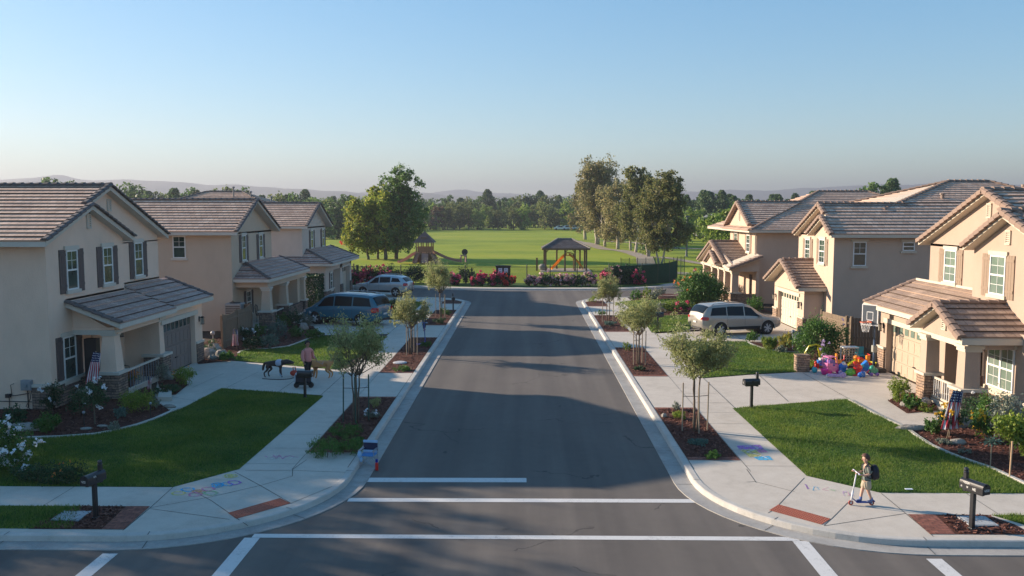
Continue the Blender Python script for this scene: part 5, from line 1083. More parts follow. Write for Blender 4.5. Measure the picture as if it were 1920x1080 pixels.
obj('foliage', leaves('foliage', q, .14, M['dkgreen'], 5, .6, .2), t)
S('garden_shrub', (-14.0, 60.2), 'small shrub in front of the clipped hedge', dome(1.2, .8, seed=8), 1300, .09, M['dkgreen'], 131)
S('garden_shrub', (-14.1, 63.0), 'shrub against the stone corner of the grey house', dome(1.4, .9, seed=9), 1300, .09, M['green'], 132)
S('garden_shrub', (-9.3, 58.8), 'dark round shrub on the lawn behind the middle left street tree', dome(1.2, 1.0, seed=10), 1600, .09, M['dkgreen'], 133)
# right near bed
S('round_shrub', SP(1686, 752), 'bright green bushy shrub at the bend of the right walkway', dome(.85, .95, seed=11), 2600, .065, M['lime'], 140)
S('low_plant', SP(1708, 766), 'broad-leaved low plant right of the bright bushy shrub on the right', dome(.75, .5, seed=12), 900, .11, M['green'], 141)
S('low_plant', SP(1737, 772), 'small yellow-green plant by the grey stone near the right railing', dome(.55, .32, seed=13), 700, .07, M['lime'], 142)
S('rose_shrub', SP(1748, 812), 'green shrub behind the lower end of the right flag', dome(.7, .55, seed=14), 1500, .07, M['green'], 143)
S('standard_flower', SP(1780, 820), 'single-stemmed bush topped with yellow flowers beside the right flag', [(0, 0, .72, .40, .36, .26), (-.15, 0, .6, .25, .25, .2), (.2, 0, .6, .25, .25, .2)], 2200, .06, M['dkgreen'], 144, M['ypet'], 34, .07, stem=.45, cat='flower bush')
S('silver_plant', SP(1772, 832), 'silvery mound in the mulch below the yellow flower bush', dome(.55, .18, seed=15), 700, .06, M['silver'], 145)
S('dry_plant', SP(1808, 850), 'small straw-coloured plant in the mulch near the lawn edging', dome(.45, .2, seed=16), 500, .05, M['silver'], 146)
S('rose_shrub', SP(1822, 800), 'dark green shrub at the foot of the second right porch pillar', [(0, 0, .55, .35, .35, .5)], 1300, .07, M['dkgreen'], 147, M['wpet'], 4, .07)
S('hydrangea', SP(1846, 822), 'shrub with peach and white blooms in front of the double window', [(0, 0, .75, .5, .45, .6), (-.1, -.1, .5, .4, .4, .45)], 2600, .08, M['green'], 148, M['ypet'], 14, .08, cat='flower bush')
S('tall_shrub', SP(1880, 830), 'tall grey-green shrub under the right end of the double window', [(0, 0, .85, .6, .5, .75), (.3, .1, .6, .45, .4, .6)], 3400, .08, M['silver'], 149)
S('leafy_tree', SP(1893, 862), 'bright leafy sapling tied to the tan stake at the right edge', [(0, 0, .95, .55, .45, .45), (.3, .1, .8, .5, .4, .45), (.5, -.1, .5, .35, .3, .3)], 3000, .10, M['lime'], 150, stem=.5, cat='sapling')
S('garden_shrub', SP(1925, 840), 'pale shrub cut by the right edge of the photo', dome(1.0, .9, seed=17), 1800, .07, M['silver'], 151)
# right middle bed
S('big_shrub', (13.9, 40.4), 'large dark green flowering shrub between the driveway and the wooden fence on the right', [(0, 0, 1.0, 1.1, .9, .95), (-.6, -.2, .7, .7, .7, .7), (.7, -.1, .8, .8, .7, .8), (0, 0, 1.4, .7, .6, .5)], 7500, .10, M['green'], 160, M['ppet'], 12, .09)
S('garden_shrub', SP(1410, 640), 'small leafy shrub at the near front wheel of the right silver car', dome(.8, .65, seed=19), 1000, .09, M['green'], 161)
S('yucca', SP(1443, 655), 'spiky green yucca left of the yellow one', dome(.9, .65, seed=20), 380, .42, M['lime'], 162, asp=.10, up=1.2, cat='yucca')
S('yucca', SP(1472, 652), 'spiky bright yellow yucca behind the right lawn edging', dome(.95, .85, seed=21), 420, .45, leaf_mat('yucca_yellow', [(.30, .27, .04), (.42, .36, .07), (.2, .24, .05)], .3), 163, asp=.10, up=1.4, cat='yucca')
S('silver_plant', SP(1466, 661), 'silvery rosette plant in front of the yellow yucca', dome(.7, .35, seed=22), 400, .22, M['silver'], 164, asp=.2, up=1)
S('flower_patch', SP(1497, 652), 'white flower heads at the left foot of the large right shrub', dome(.35, .7, seed=23), 400, .06, M['green'], 165, M['wpet'], 5, .10)
S('garden_shrub', SP(1522, 690), 'small green plant beside the pale block at the toys', dome(.55, .4, seed=24), 600, .07, M['lime'], 166)
S('climber', (13.55, 38.3), 'mauve flowering plant behind the yellow toy arch', dome(.6, 1.1, seed=25), 900, .06, M['green'], 167, M['ppet'], 22, .09)
S('garden_shrub', SP(1416, 585), 'green shrub in front of the right garage side wall', dome(1.3, 1.3, seed=26), 1800, .11, M['green'], 168)
# right far beds
for k, (px, py, w, hh, mm, lab) in enumerate(((1241, 586, 1.0, .8, 'silver', 'pale spiky plant at the left end of the flower row'), (1254, 586, 1.1, .9, 'lime', 'bright green clump second in the flower row'), (1267, 583, 1.0, .7, 'silver', 'grey clump with pink flowers in the middle of the flower row'), (1281, 584, 1.1, .8, 'green', 'green clump right of the pink flowers in the flower row'), (1292, 583, 1.0, .7, 'lime', 'yellow-green clump at the right end of the flower row'), (1305, 576, 1.3, .7, 'lime', 'low yellow-green groundcover left of the far right porch'), (1322, 574, 1.3, .7, 'lime', 'low yellow-green groundcover at the far right porch steps'), (1338, 572, 1.2, .8, 'green', 'leafy green plant at the foot of the far right colonnade'),
                                              (1195, 562, 1.2, .9, 'green', 'low green shrub at the corner of the far right lawn'), (1214, 560, .9, 1.0, 'lime', 'small palm-like plant at the corner of the cross street'), (1236, 556, 1.3, .8, 'silver', 'grey feathery shrub left of the large round bush'), (1225, 561, 1.0, .6, 'silver', 'grey low plant beside the palm-like plant'), (1350, 560, 1.3, 1.2, 'green', 'slender green shrub before the far right porch columns'))):
    S('garden_shrub', SP(px, py), lab, dome(w, hh, seed=k+30), int(900*w), .11, M[mm], 170+k, M['pink'] if 'pink' in lab else None, 12, .14)
S('round_bush', (12.6, 61.5), 'large round bush with reddish tips left of the far right porch', [(0, 0, 1.3, 1.6, 1.4, 1.25), (-.8, -.3, .9, 1.0, .9, .85), (.9, 0, 1.0, 1.1, 1.0, .95), (.1, 0, 2.1, 1.0, .9, .7)], 8500, .15, M['green'], 190, M['opet'], 16, .12)
S('garden_shrub', (15.0, 68.5), 'dense shrub behind the large round bush', dome(3.2, 1.9, seed=40), 3500, .16, M['dkgreen'], 191)
S('garden_shrub', (14.6, 74.5), 'low dark shrub at the park corner beyond the far right porch', dome(3.4, 1.5, seed=41), 3000, .17, M['green'], 192)
S('garden_shrub', (16.6, 80.5), 'grey-brown shrub at the right end of the green screen', dome(2.2, 1.7, seed=42), 1500, .17, M['dkgreen'], 193, M['pinkw'], 8, .2)
# strip plants
for k, (px, py, w, hh, mm, lab) in enumerate(((615, 853, 1.35, .58, 'green', 'largest tufted plant at the near end of the left planting strip'), (655, 848, 1.0, .5, 'green', 'tufted plant right of the largest one in the left planting strip'), (648, 818, 1.2, .45, 'green', 'long low tuft in the middle of the near left strip'), (670, 832, .5, .28, 'green', 'small tuft close to the kerb in the near left strip'), (704, 765, .5, .42, 'olive', 'feathery tuft at the far end of the near left strip'), (698, 783, .6, .3, 'silver', 'small white-flowered plant near the left green stakes'),
       (755, 695, .9, .25, 'green', 'low tuft at the near end of the second left strip'), (800, 650, .8, .35, 'green', 'tuft beside the purple scooter'), (826, 606, 1.0, .4, 'dkgreen', 'low tuft at the near end of the third left strip'), (836, 590, 1.1, .6, 'green', 'tuft under the far left street tree'),
       (1335, 858, .55, .22, 'green', 'small tuft at the near end of the near right strip'), (1308, 832, .75, .16, 'blueg', 'flat grey-green rosette below the largest right street tree'), (1274, 785, .6, .32, 'lime', 'bright rounded tuft at the far end of the near right strip'), (1268, 768, .35, .35, 'silver', 'small silvery tuft by the edge of the right driveway apron'), (1199, 694, .6, .25, 'dkgreen', 'dark tuft below the middle right street tree'), (1176, 657, .5, .5, 'lime', 'spiky tuft at the far end of the second right strip'),
       (1142, 610, 1.1, .3, 'blueg', 'grey-green tuft below the smallest right street tree'), (1128, 592, .8, .45, 'green', 'tuft left of the smallest right street tree'), (1113, 566, 1.0, .6, 'lime', 'yellow-green tuft at the far tip of the right kerb'))):
    S('tufted_plant', SP(px, py), lab, dome(w, hh, seed=k+60), int(1500*w) if py > 700 else int(700*w), .085 if py > 700 else .12, M[mm], 210+k, M['wpet'] if 'white' in lab else None, 10, .06, asp=.18, up=1.6, cat='plant')
# rose row in front of the park fence
rows_ = [(-16.2, 79.9, 1.9, 1.15, 'pink', 'pink-red rose bush at the left end of the park fence'), (-14.0, 79.8, 3.0, 1.8, 'pink', 'largest pink-red rose bush left of the silver car roof'), (-7.9, 79.4, 1.5, 1.3, 'pink', 'round pink-red rose bush left of the far left street tree'), (-6.6, 79.3, 1.3, 1.1, 'pink', 'smaller pink-red rose bush beside the round one'),
         (-4.3, 78.6, 1.8, 1.2, 'pink', 'pink-red rose bush two places left of the notice board'), (-2.75, 78.5, 1.9, 1.25, 'pink', 'pink-red rose bush next left of the notice board'), (-1.6, 78.4, 1.5, 1.2, 'red', 'deep red rose bush in front of the notice board'), (.75, 78.5, 1.8, 1.0, 'pinkw', 'dark low rose bush right of the notice board'), (2.0, 78.5, 2.0, 1.35, 'pinkw', 'mixed pink and cream rose bush right of the notice board'), (3.3, 78.5, 1.8, 1.1, 'pinkw', 'mixed rose bush left of the pavilion posts'), (4.6, 78.5, 1.9, 1.15, 'pinkw', 'mixed rose bush below the yellow slide'), (5.9, 78.5, 1.9, 1.2, 'pinkw', 'mixed rose bush below the right pavilion posts'), (7.6, 78.7, 1.5, 1.4, 'pink', 'rose bush with bright pink blooms at the start of the green screen'), (10.7, 79.6, 1.4, 1.6, 'pink', 'tall pink rose in front of the green screen')]
for k, (x, y, w, hh, mm, lab) in enumerate(rows_):
    S('rose_bush', (x, y), lab, dome(w, hh, seed=k+80, d=1.1), int(900*w), .15, M['dkgreen'], 240+k, M[mm], int((44 if mm != 'pinkw' else 26)*w), .2, cat='rose bush', group='rose bushes along the park fence')
for k, (x, y, w, hh, lab) in enumerate([(-10.7, 81.3, 3.2, 1.9, 'dark vine thicket on the fence left of the left street tree'), (-15.5, 81.6, 3.4, 1.7, 'dark vine thicket behind the pink-red roses at far left'), (-13, 81.5, 2.4, 1.8, 'dark vine thicket on the fence above the silver car'), (-5.6, 81, 2.0, 1.9, 'dark bush on the fence behind the far left street tree'), (-7.6, 81, 1.6, 1.5, 'olive bush on the fence behind the round rose bushes'), (8.1, 80.0, 2.6, 2.0, 'dark climbing roses at the left end of the green screen'), (9.6, 80.2, 2.0, 1.9, 'dark climber draped on the green screen'), (3.0, 80.6, 4.2, .6, 'long grass tufts at the foot of the fence before the pavilion')]):
    S('fence_bush', (x, y), lab, dome(w, hh, seed=k+120, d=.9), int(900*w), .15, M['dkgreen' if k != 7 else 'green'], 270+k, M['pinkw'] if k in (5,) else None, 14, .2, cat='bush')
S('red_bush', (-35.6, 172), 'bright red flowering bush beyond the far left house', dome(3.0, 1.3, seed=66), 2200, .3, M['green'], 290, M['red'], 160, .5, cat='bush')
# ---- grass blades on the nearer lawns
def poly_samples(pts, dens, r):
    X = [p[0] for p in pts]; Y = [p[1] for p in pts]; n = int((max(X)-min(X))*(max(Y)-min(Y))*dens); x = r.uniform(min(X), max(X), n); y = r.uniform(min(Y), max(Y), n)
    c = np.zeros(n, bool); j = len(pts)-1
    for i in range(len(pts)):
        xi, yi = pts[i]; xj, yj = pts[j]
        if yi != yj: c ^= ((yi > y) != (yj > y)) & (x < (xj-xi)*(y-yi)/(yj-yi)+xi)
        j = i
    return x[c], y[c]
GV = []; r = np.random.default_rng(9); nb = 0
for n, (pts, k) in lawns.items():
    pts2 = [(max(-17.5, x), y) for x, y in pts]; dens = 1500*k*k
    x, y = poly_samples(pts2, dens, r); m = len(x); hgt = .055*(1/k)**.35*r.uniform(.6, 1.4, m)*(1+.35*np.sin(x*1.7+1.3*np.sin(y*2.1))); w = .008/k; a = r.uniform(0, 2*pi, m); lx = r.normal(size=m)*.03/k**.3; ly = r.normal(size=m)*.03/k**.3
    z = np.full(m, .135); A = np.stack([x-w*np.cos(a), y-w*np.sin(a), z], 1); B = np.stack([x+w*np.cos(a), y+w*np.sin(a), z], 1); C = np.stack([x+lx, y+ly, z+hgt], 1); GV.append(np.stack([A, B, C], 1).reshape(-1, 3))
V = np.concatenate(GV); n = len(V)//3; me = bpy.data.meshes.new('grass'); me.vertices.add(3*n); me.vertices.foreach_set('co', V.ravel()); me.loops.add(3*n); me.loops.foreach_set('vertex_index', np.arange(3*n, dtype=np.int32)); me.polygons.add(n); me.polygons.foreach_set('loop_start', np.arange(0, 3*n, 3, dtype=np.int32)); me.polygons.foreach_set('loop_total', np.full(n, 3, dtype=np.int32)); me.materials.append(M['grass']); me.update(calc_edges=True); print('blades', n)
tag(obj('grass', me), kind='stuff')
# ================================================================ VEHICLES
M['tyre'] = flat('tyre_rubber', (.018, .018, .018), .85); M['rim'] = flat('alloy', (.50, .51, .52), .35, .3); M['cglass'] = flat('car_glass', (.006, .009, .012), .12, 0, .22)
M['tail'] = flat('tail_lamp_red', (.45, .015, .012), .2, coat=.5); M['head'] = flat('head_lamp', (.62, .64, .66), .12, .3); M['plast'] = flat('black_plastic', (.02, .02, .022), .6); M['plate'] = flat('licence_plate', (.6, .6, .56), .5)
def paint(name, c, metal=.55):
    m, t, b = mat(name); setc(b, c, .38, metal, .5); b.inputs['Coat Weight'].default_value = .8; b.inputs['Coat Roughness'].default_value = .06
    n = t.nodes.new('ShaderNodeTexNoise'); n.inputs['Scale'].default_value = 1.6; n.inputs['Detail'].default_value = 4; tc = t.nodes.new('ShaderNodeTexCoord'); t.links.new(tc.outputs['Object'], n.inputs['Vector'])
    mr = t.nodes.new('ShaderNodeMapRange'); mr.inputs[3].default_value = .3; mr.inputs[4].default_value = .5; t.links.new(n.outputs[0], mr.inputs[0]); t.links.new(mr.outputs[0], b.inputs['Roughness']); return m
def interp(tab, x):
    if x <= tab[0][0]: return tab[0][1]
    for (a, p), (b, q) in zip(tab, tab[1:]):
        if x <= b:
            t = (x-a)/(b-a); return p+(q-p)*t
    return tab[-1][1]
def smooth_tab(tab, x, w=.05):
    return sum(interp(tab, x+d*w) for d in (-1, -.5, 0, .5, 1))/5
def car(name, label, loc, rz, L, W, paintm, spec, scale=1):
    """x forward from -L/2 (tail) to L/2 (nose); spec: belt, roof, plan width, wheel x, windows"""
    t = thing(name, label, 'car', loc, rz); t.scale = (scale,)*3
    belt, roof, plan, gh = spec['belt'], spec['roof'], spec['plan'], spec['gh']      # gh: how far the roof edge leans in
    hw = W/2; NS = 96; b = MB(); J = 17
    def ring(x):
        zb = smooth_tab(belt, x); zr = max(zb+.012, smooth_tab(roof, x, .04)); w = hw*smooth_tab(plan, x); lean = interp(gh, x)
        zs = spec['sill']+ (max(0, abs(x)-L/2+.55)**2)*.5
        k = max(0, min(1, (zr-zb)/.35))
        pts = [(0, zs), (w*.90, zs), (w*.975, zs+.10), (w*.99, zs+(zb-zs)*.22), (w, zs+(zb-zs)*.34), (w*1.0, zs+(zb-zs)*.46), (w*.998, zs+(zb-zs)*.58), (w*.995, zs+(zb-zs)*.70), (w*.990, zs+(zb-zs)*.81), (w*.975, zs+(zb-zs)*.92), (w*.955, zb)]
        we = w*.955-(lean*k) - (1-k)*w*.10
        zt = zb+(zr-zb)*.93 if k > .05 else zb+(zr-zb)*.6
        pts += [(w*.955+(we-w*.955)*.5, zb+(zt-zb)*.52), (we, zt), (we*.93, zb+(zr-zb)*.985), (we*.72, zr+.006), (we*.38, zr+.022), (0, zr+.028)]
        return pts
    xs = [-L/2+L*i/NS for i in range(NS+1)]
    rows = [ring(x) for x in xs]
    for sgn in (1, -1):
        vs = [(x, sgn*p[0], p[1]) for x, r_ in zip(xs, rows) for p in r_]
        fs = [(i*J+j, (i+1)*J+j, (i+1)*J+j+1, i*J+j+1) for i in range(NS) for j in range(J-1)]
        if sgn < 0: fs = [f[::-1] for f in fs]
        b.add(vs, fs)
        e0 = [j for j in range(J)]; b.add([vs[j] for j in e0], [tuple(range(J))]); b.add([vs[NS*J+j] for j in e0], [tuple(range(J))])
    me = b.mesh('body', paintm); bm = bmesh.new(); bm.from_mesh(me); bmesh.ops.remove_doubles(bm, verts=bm.verts, dist=.004); bmesh.ops.recalc_face_normals(bm, faces=bm.faces)
    wr = spec['wr']
    # cut the wheel openings
    for wx in spec['wheels']:
        dele = [f for f in bm.faces if (lambda c: (c.x-wx)**2+(c.z-wr)**2 < (wr+.045)**2 and abs(c.y) > hw*.5 and c.z < wr*2.2)(f.calc_center_median())]
        bmesh.ops.delete(bm, geom=dele, context='FACES')
        for v in [v for v in bm.verts if v.is_boundary and abs(v.co.y) > hw*.5 and (v.co.x-wx)**2+(v.co.z-wr)**2 < (wr+.20)**2 and v.co.z > spec['sill']*.9]:
            d = Vector((v.co.x-wx, v.co.z-wr)); d.normalize(); v.co.x = wx+d.x*(wr+.065); v.co.z = max(v.co.z if v.co.z < spec['sill']+.03 else 0, wr+d.y*(wr+.065))
    for f in bm.faces: f.smooth = True
    bm.to_mesh(me); bm.free(); body = obj('body', me, t)
    def side(x, v):      # v 0..1 from belt to roof edge
        r_ = ring(x); a, m_, c = r_[10], r_[11], r_[12]
        return (a[0]+(c[0]-a[0])*v, a[1]+(c[1]-a[1])*v)
    for sgn in (1, -1):
        for poly in spec['windows']:      # list of (x, v) bottom edge then top edge, sampled
            (xa0, xa1, xb0, xb1, v0, v1) = poly; w_ = MB(); n = 8; vs = []
            for v in (v0, v0+(v1-v0)*.5, v1):
                tt = (v-v0)/(v1-v0)
                for i in range(n+1):
                    x = (xa0+(xb0-xa0)*tt)+((xa1+(xb1-xa1)*tt)-(xa0+(xb0-xa0)*tt))*i/n; y, z = side(x, v); vs.append((x, sgn*(y+.008), z+.004))
            w_.add(vs, [(j*(n+1)+i, j*(n+1)+i+1, (j+1)*(n+1)+i+1, (j+1)*(n+1)+i) for j in range(2) for i in range(n)]); w_.build('window', M['cglass'], t, local=True, smooth=True)
        # door cuts, handles, cladding, mirror, lamps
        dc = MB()
        for x in spec['doors']:
            pts = []
            for k in range(6):
                zq = spec['sill']+.16+k*(interp(belt, x)-spec['sill']-.16)/5; r_ = ring(x)
                ys = [p for p in r_[1:11]]; y = interp(sorted((p[1], p[0]) for p in ys), zq); pts.append((x, sgn*(y+.001), zq))
            dc.tube(pts, .006, 4)
        dc.build('door_gap', M['plast'], body, local=True)
        for x in spec['handles']:
            hnd = MB(); zz = interp(belt, x)-.13; y = interp(sorted((p[1], p[0]) for p in ring(x)[1:11]), zz); hnd.box((x-.09, x+.09), sorted((sgn*(y), sgn*(y+.035))), (zz-.015, zz+.015)); hnd.build('door_handle', paintm, t, local=True, bev=.008)
        cl = MB(); n = 24; xa, xb = spec['wheels'][0]+wr+.09, spec['wheels'][1]-wr-.09; vs = []
        for i in range(n+1):
            x = xa+(xb-xa)*i/n; r_ = ring(x); vs += [(x, sgn*(r_[1][0]+.012), r_[1][1]-.02), (x, sgn*(r_[2][0]+.02), r_[2][1]), (x, sgn*(r_[4][0]*.998+.010), r_[2][1]+.06)]
        cl.add(vs, [(i*3+j, (i+1)*3+j, (i+1)*3+j+1, i*3+j+1) for i in range(n) for j in range(2)]); cl.build('sill_cladding', M['plast'], t, local=True, smooth=True)
        mr_ = MB(); mx = spec['mirror']; y, z = side(mx, .12); mr_.ball((mx, sgn*(y+.14), z+.02), .12, 10, sc=(.55, .9, .62)); mr_.box((mx-.03, mx+.03), sorted((sgn*(y-.02), sgn*(y+.1))), (z-.03, z+.01)); mr_.build('mirror', paintm, t, local=True, smooth=True)
        tl = MB(); vs = []; x0 = -L/2+.012; n = 7
        for k in range(5):
            zq = spec['tz'][0]+(spec['tz'][1]-spec['tz'][0])*k/4
            for i in range(n):
                x = x0+spec['tl']*i/(n-1)*(1-.35*abs(k/4-.5)); y = interp(sorted((p[1], p[0]) for p in ring(x)[1:13]), zq); vs.append((x-.006, sgn*(y+.008), zq))
        tl.add(vs, [(k*n+i, k*n+i+1, (k+1)*n+i+1, (k+1)*n+i) for k in range(4) for i in range(n-1)])
        yb = interp(sorted((p[1], p[0]) for p in ring(x0)[1:13]), sum(spec['tz'])/2); tl.box((-L/2-.02, -L/2+.03), sorted((sgn*(yb-.16), sgn*(yb-.0))), (spec['tz'][0]+.03, spec['tz'][1]-.03)); tl.build('tail_lamp', M['tail'], t, local=True)
        hl = MB(); vs = []
        for k in range(3):
            zq = spec['hz']+(-.07, 0, .07)[k]
            for i in range(6):
                x = L/2-.05-.42*i/5*(1-.2*abs(k-1)); y = interp(sorted((p[1], p[0]) for p in ring(x)[1:13]), zq-(.0 if i < 4 else .0)); vs.append((x+.01, sgn*(y+.006), zq+.03*i/5))
        hl.add(vs, [(k*6+i, k*6+i+1, (k+1)*6+i+1, (k+1)*6+i) for k in range(2) for i in range(5)]); yb = interp(sorted((p[1], p[0]) for p in ring(L/2-.02)[1:13]), spec['hz']); hl.box((L/2-.06, L/2+.012), sorted((sgn*(yb-.22), sgn*(yb-.01))), (spec['hz']-.06, spec['hz']+.06)); hl.build('headlight', M['head'], t, local=True, smooth=False)
        rl = MB(); rr_ = spec['rail']; rl.tube([(rr_[0], sgn*(ring(rr_[0])[13][0]-.05), ring(rr_[0])[14][1]+.0)]+[(x, sgn*(ring(x)[13][0]-.05), ring(x)[14][1]+.055) for x in np.linspace(rr_[0]+.12, rr_[1]-.12, 8)]+[(rr_[1], sgn*(ring(rr_[1])[13][0]-.05), ring(rr_[1])[14][1])], .016, 6); rl.build('roof_rail', M['plast'] if spec.get('dark_rail') else M['rim'], t, local=True, smooth=True)
    # windscreen and rear glass: strips across the top surface
    for nm, xa, xb in (('windscreen', *spec['ws']), ('rear_window', *spec['rw'])):
        w_ = MB(); n = 10; vs = []
        for i in range(n+1):
            x = xa+(xb-xa)*i/n; r_ = ring(x); q = [(r_[12][0]*.97, r_[12][1]+.004), (r_[13][0]*.98, r_[13][1]), (r_[14][0], r_[14][1]), (r_[15][0], r_[15][1]), (0, r_[16][1])]
            q = q+[(-a, z) for a, z in q[:-1][::-1]]; dx = .009 if nm == 'windscreen' else -.009; vs += [(x+dx, y, z+.007) for y, z in q]
        m_ = 9; w_.add(vs, [(i*m_+j, i*m_+j+1, (i+1)*m_+j+1, (i+1)*m_+j) for i in range(n) for j in range(m_-1)]); w_.build(nm, M['cglass'], t, local=True, smooth=True)
    # bumpers, grille, plate, inner wheel housings
    bp = MB(); bp.box((-L/2-.02, -L/2+.05), (-hw*.62, hw*.62), (spec['sill']+.02, spec['sill']+.14)); bp.build('rear_bumper_insert', M['plast'], t, local=True, bev=.02)
    gr = MB(); gr.box((L/2-.03, L/2+.02), (-hw*.45, hw*.45), (spec['hz']-.30, spec['hz']-.14)); gr.build('grille', M['plast'], t, local=True, bev=.015)
    pl_ = MB(); pl_.box((-L/2-.035, -L/2-.018), (-.16, .16), (spec['sill']+.36, spec['sill']+.46)); pl_.build('licence_plate', M['plate'], t, local=True)
    for wx in spec['wheels']:
        for sgn in (1, -1):
            al = MB(); vs = []
            for k in range(15):
                a = pi*(-.04+1.08*k/14); rr0, rr1 = wr+.055, wr+.095
                vs += [(wx+rr0*cos(a), sgn*(hw+.004), wr+rr0*sin(a)), (wx+rr1*cos(a), sgn*(hw+.006), wr+rr1*sin(a)), (wx+rr1*cos(a), sgn*(hw-.05), wr+rr1*sin(a)), (wx+rr0*cos(a), sgn*(hw-.12), wr+rr0*sin(a))]
            al.add(vs, [(k*4+j, (k+1)*4+j, (k+1)*4+(j+1) % 4, k*4+(j+1) % 4) for k in range(14) for j in range(4)]); al.build('wheel_arch', paintm, t, local=True, smooth=True)
    hb = MB()
    for wx in spec['wheels']: hb.lathe((wx, -hw*.80, wr), [(wr+.07, 0), (wr+.07, hw*1.6)], 20, ax='y')
    hb.build('wheel_housing', M['plast'], t, local=True)
    for wx in spec['wheels']:
        for sgn in (1, -1):
            yc = sgn*(hw-.13); w_ = thing_part = MB(); w_.lathe((wx, yc, wr), [(wr*.62, -.11), (wr*.93, -.11), (wr, -.07), (wr, .07), (wr*.93, .11), (wr*.62, .11)], 28, ax='y'); wo_ = w_.build('wheel', M['tyre'], t, local=True, smooth=True)
            r_ = MB(); yo = yc+sgn*.085; r_.lathe((wx, yo-.02*sgn, wr), [(wr*.60, -.01), (wr*.66, .0), (wr*.66, .012)] if sgn > 0 else [(wr*.66, -.012), (wr*.66, 0), (wr*.60, .01)], 24, ax='y')
            ns = spec.get('spokes', 5)
            for k in range(ns*2):
                a = 2*pi*k/(ns*2)+((k % 2)*.34-.17)*(1 if ns == 5 else .6); d = Vector((cos(a), 0, sin(a))); s_ = Vector((-sin(a), 0, cos(a))); c = Vector((wx, yo+.0*sgn, wr))
                r_.obox(c, (d, s_, Vector((0, sgn, 0))), (wr*.12, wr*.64), (-.022, .022), (-.0, .028))
            r_.lathe((wx, yo, wr), [(wr*.18, -.01), (wr*.18, .035), (wr*.1, .04)] if sgn > 0 else [(wr*.1, -.04), (wr*.18, -.035), (wr*.18, .01)], 12, ax='y'); r_.build('rim', M['rim'], wo_, local=True)
            dk = MB(); dk.lathe((wx, yo-.05*sgn, wr), [(wr*.62, -.004), (wr*.62, .004)], 20, ax='y'); dk.build('brake_disc', M['plast'], wo_, local=True)
    return t
van = dict(sill=.30, wr=.345, wheels=(-1.55, 1.50), belt=[(-2.6, .98), (-2.2, 1.08), (0, 1.03), (1.2, .98), (1.75, .93), (2.3, .80), (2.6, .62)], roof=[(-2.6, 1.02), (-2.52, 1.28), (-2.35, 1.60), (-2.15, 1.74), (-1.5, 1.80), (0, 1.82), (.6, 1.76), (.95, 1.62), (1.75, 1.08), (1.9, .98), (2.35, .84), (2.6, .66)],
           plan=[(-2.6, .86), (-2.45, .94), (-2.0, 1), (1.6, 1), (2.1, .95), (2.4, .85), (2.6, .62)], gh=[(-2.6, .10), (-2, .17), (1, .17), (1.8, .2)], windows=[(-2.25, -1.05, -2.08, -1.05, .14, .86), (-.98, .18, -.98, .18, .12, .88), (.26, 1.42, .26, .92, .12, .86)],
           doors=(-1.02, .22, 1.38), handles=(.08, .42), mirror=1.28, tz=(.82, 1.10), tl=.34, hz=.70, ws=(1.70, .98), rw=(-2.54, -2.26), rail=(-2.0, .3), spokes=5)
suv1 = dict(sill=.36, wr=.37, wheels=(-1.42, 1.42), belt=[(-2.35, 1.0), (-1.9, 1.12), (0, 1.04), (.9, 1.0), (1.4, .98), (2.05, .90), (2.35, .72)], roof=[(-2.35, 1.05), (-2.28, 1.2), (-1.98, 1.5), (-1.6, 1.62), (-.8, 1.70), (0, 1.70), (.35, 1.62), (1.18, 1.10), (1.35, 1.05), (2.05, .95), (2.35, .78)],
            plan=[(-2.35, .84), (-2.15, .94), (-1.8, 1), (1.5, 1), (1.95, .94), (2.2, .84), (2.35, .64)], gh=[(-2.35, .12), (-1.8, .2), (1, .22)], windows=[(-1.85, -1.02, -1.62, -1.08, .2, .8), (-.94, -.02, -.94, -.02, .12, .86), (.06, .98, .06, .42, .12, .84)],
            doors=(-.98, .02, 1.0), handles=(-.14, .22), mirror=.86, tz=(.88, 1.12), tl=.30, hz=.78, ws=(1.12, .40), rw=(-2.26, -1.9), rail=(-1.5, .2), spokes=5)
suv2 = dict(sill=.36, wr=.38, wheels=(-1.48, 1.48), belt=[(-2.55, 1.0), (-2.2, 1.10), (-1, 1.06), (.9, 1.0), (1.4, .99), (2.2, .92), (2.55, .72)], roof=[(-2.55, 1.05), (-2.46, 1.3), (-2.22, 1.62), (-1.9, 1.72), (-.8, 1.78), (.1, 1.76), (.45, 1.66), (1.28, 1.12), (1.5, 1.05), (2.2, .97), (2.55, .76)],
            plan=[(-2.55, .85), (-2.35, .94), (-1.9, 1), (1.6, 1), (2.1, .94), (2.4, .84), (2.55, .64)], gh=[(-2.55, .10), (-1.9, .17), (1, .2)], windows=[(-2.1, -1.1, -1.95, -1.1, .14, .84), (-1.04, -.02, -1.04, -.02, .12, .86), (.05, 1.08, .05, .52, .12, .84)],
            doors=(-1.07, .02, 1.1), handles=(-.15, .2), mirror=.95, tz=(.92, 1.10), tl=.36, hz=.80, ws=(1.22, .50), rw=(-2.46, -2.12), rail=(-1.9, .2), dark_rail=True, spokes=6)
car('minivan', 'teal blue minivan parked nose-in on the middle left driveway', (-11.05, 52.15, .13), pi-rad(22), 5.2, 1.95, paint('paint_teal', (.010, .12, .185), .0), van, 1.06)
car('silver_car', 'small pale silver crossover parked outside the far left house', (-11.6, 69.4, .14), pi-rad(14), 4.7, 1.86, paint('paint_pale_silver', (.42, .47, .50)), suv1, 1.0)
car('silver_car', 'long silver people carrier parked nose-in on the middle right driveway', (11.95, 48.3, .13), rad(17), 5.1, 1.95, paint('paint_silver', (.36, .335, .295), .35), suv2, 1.0)

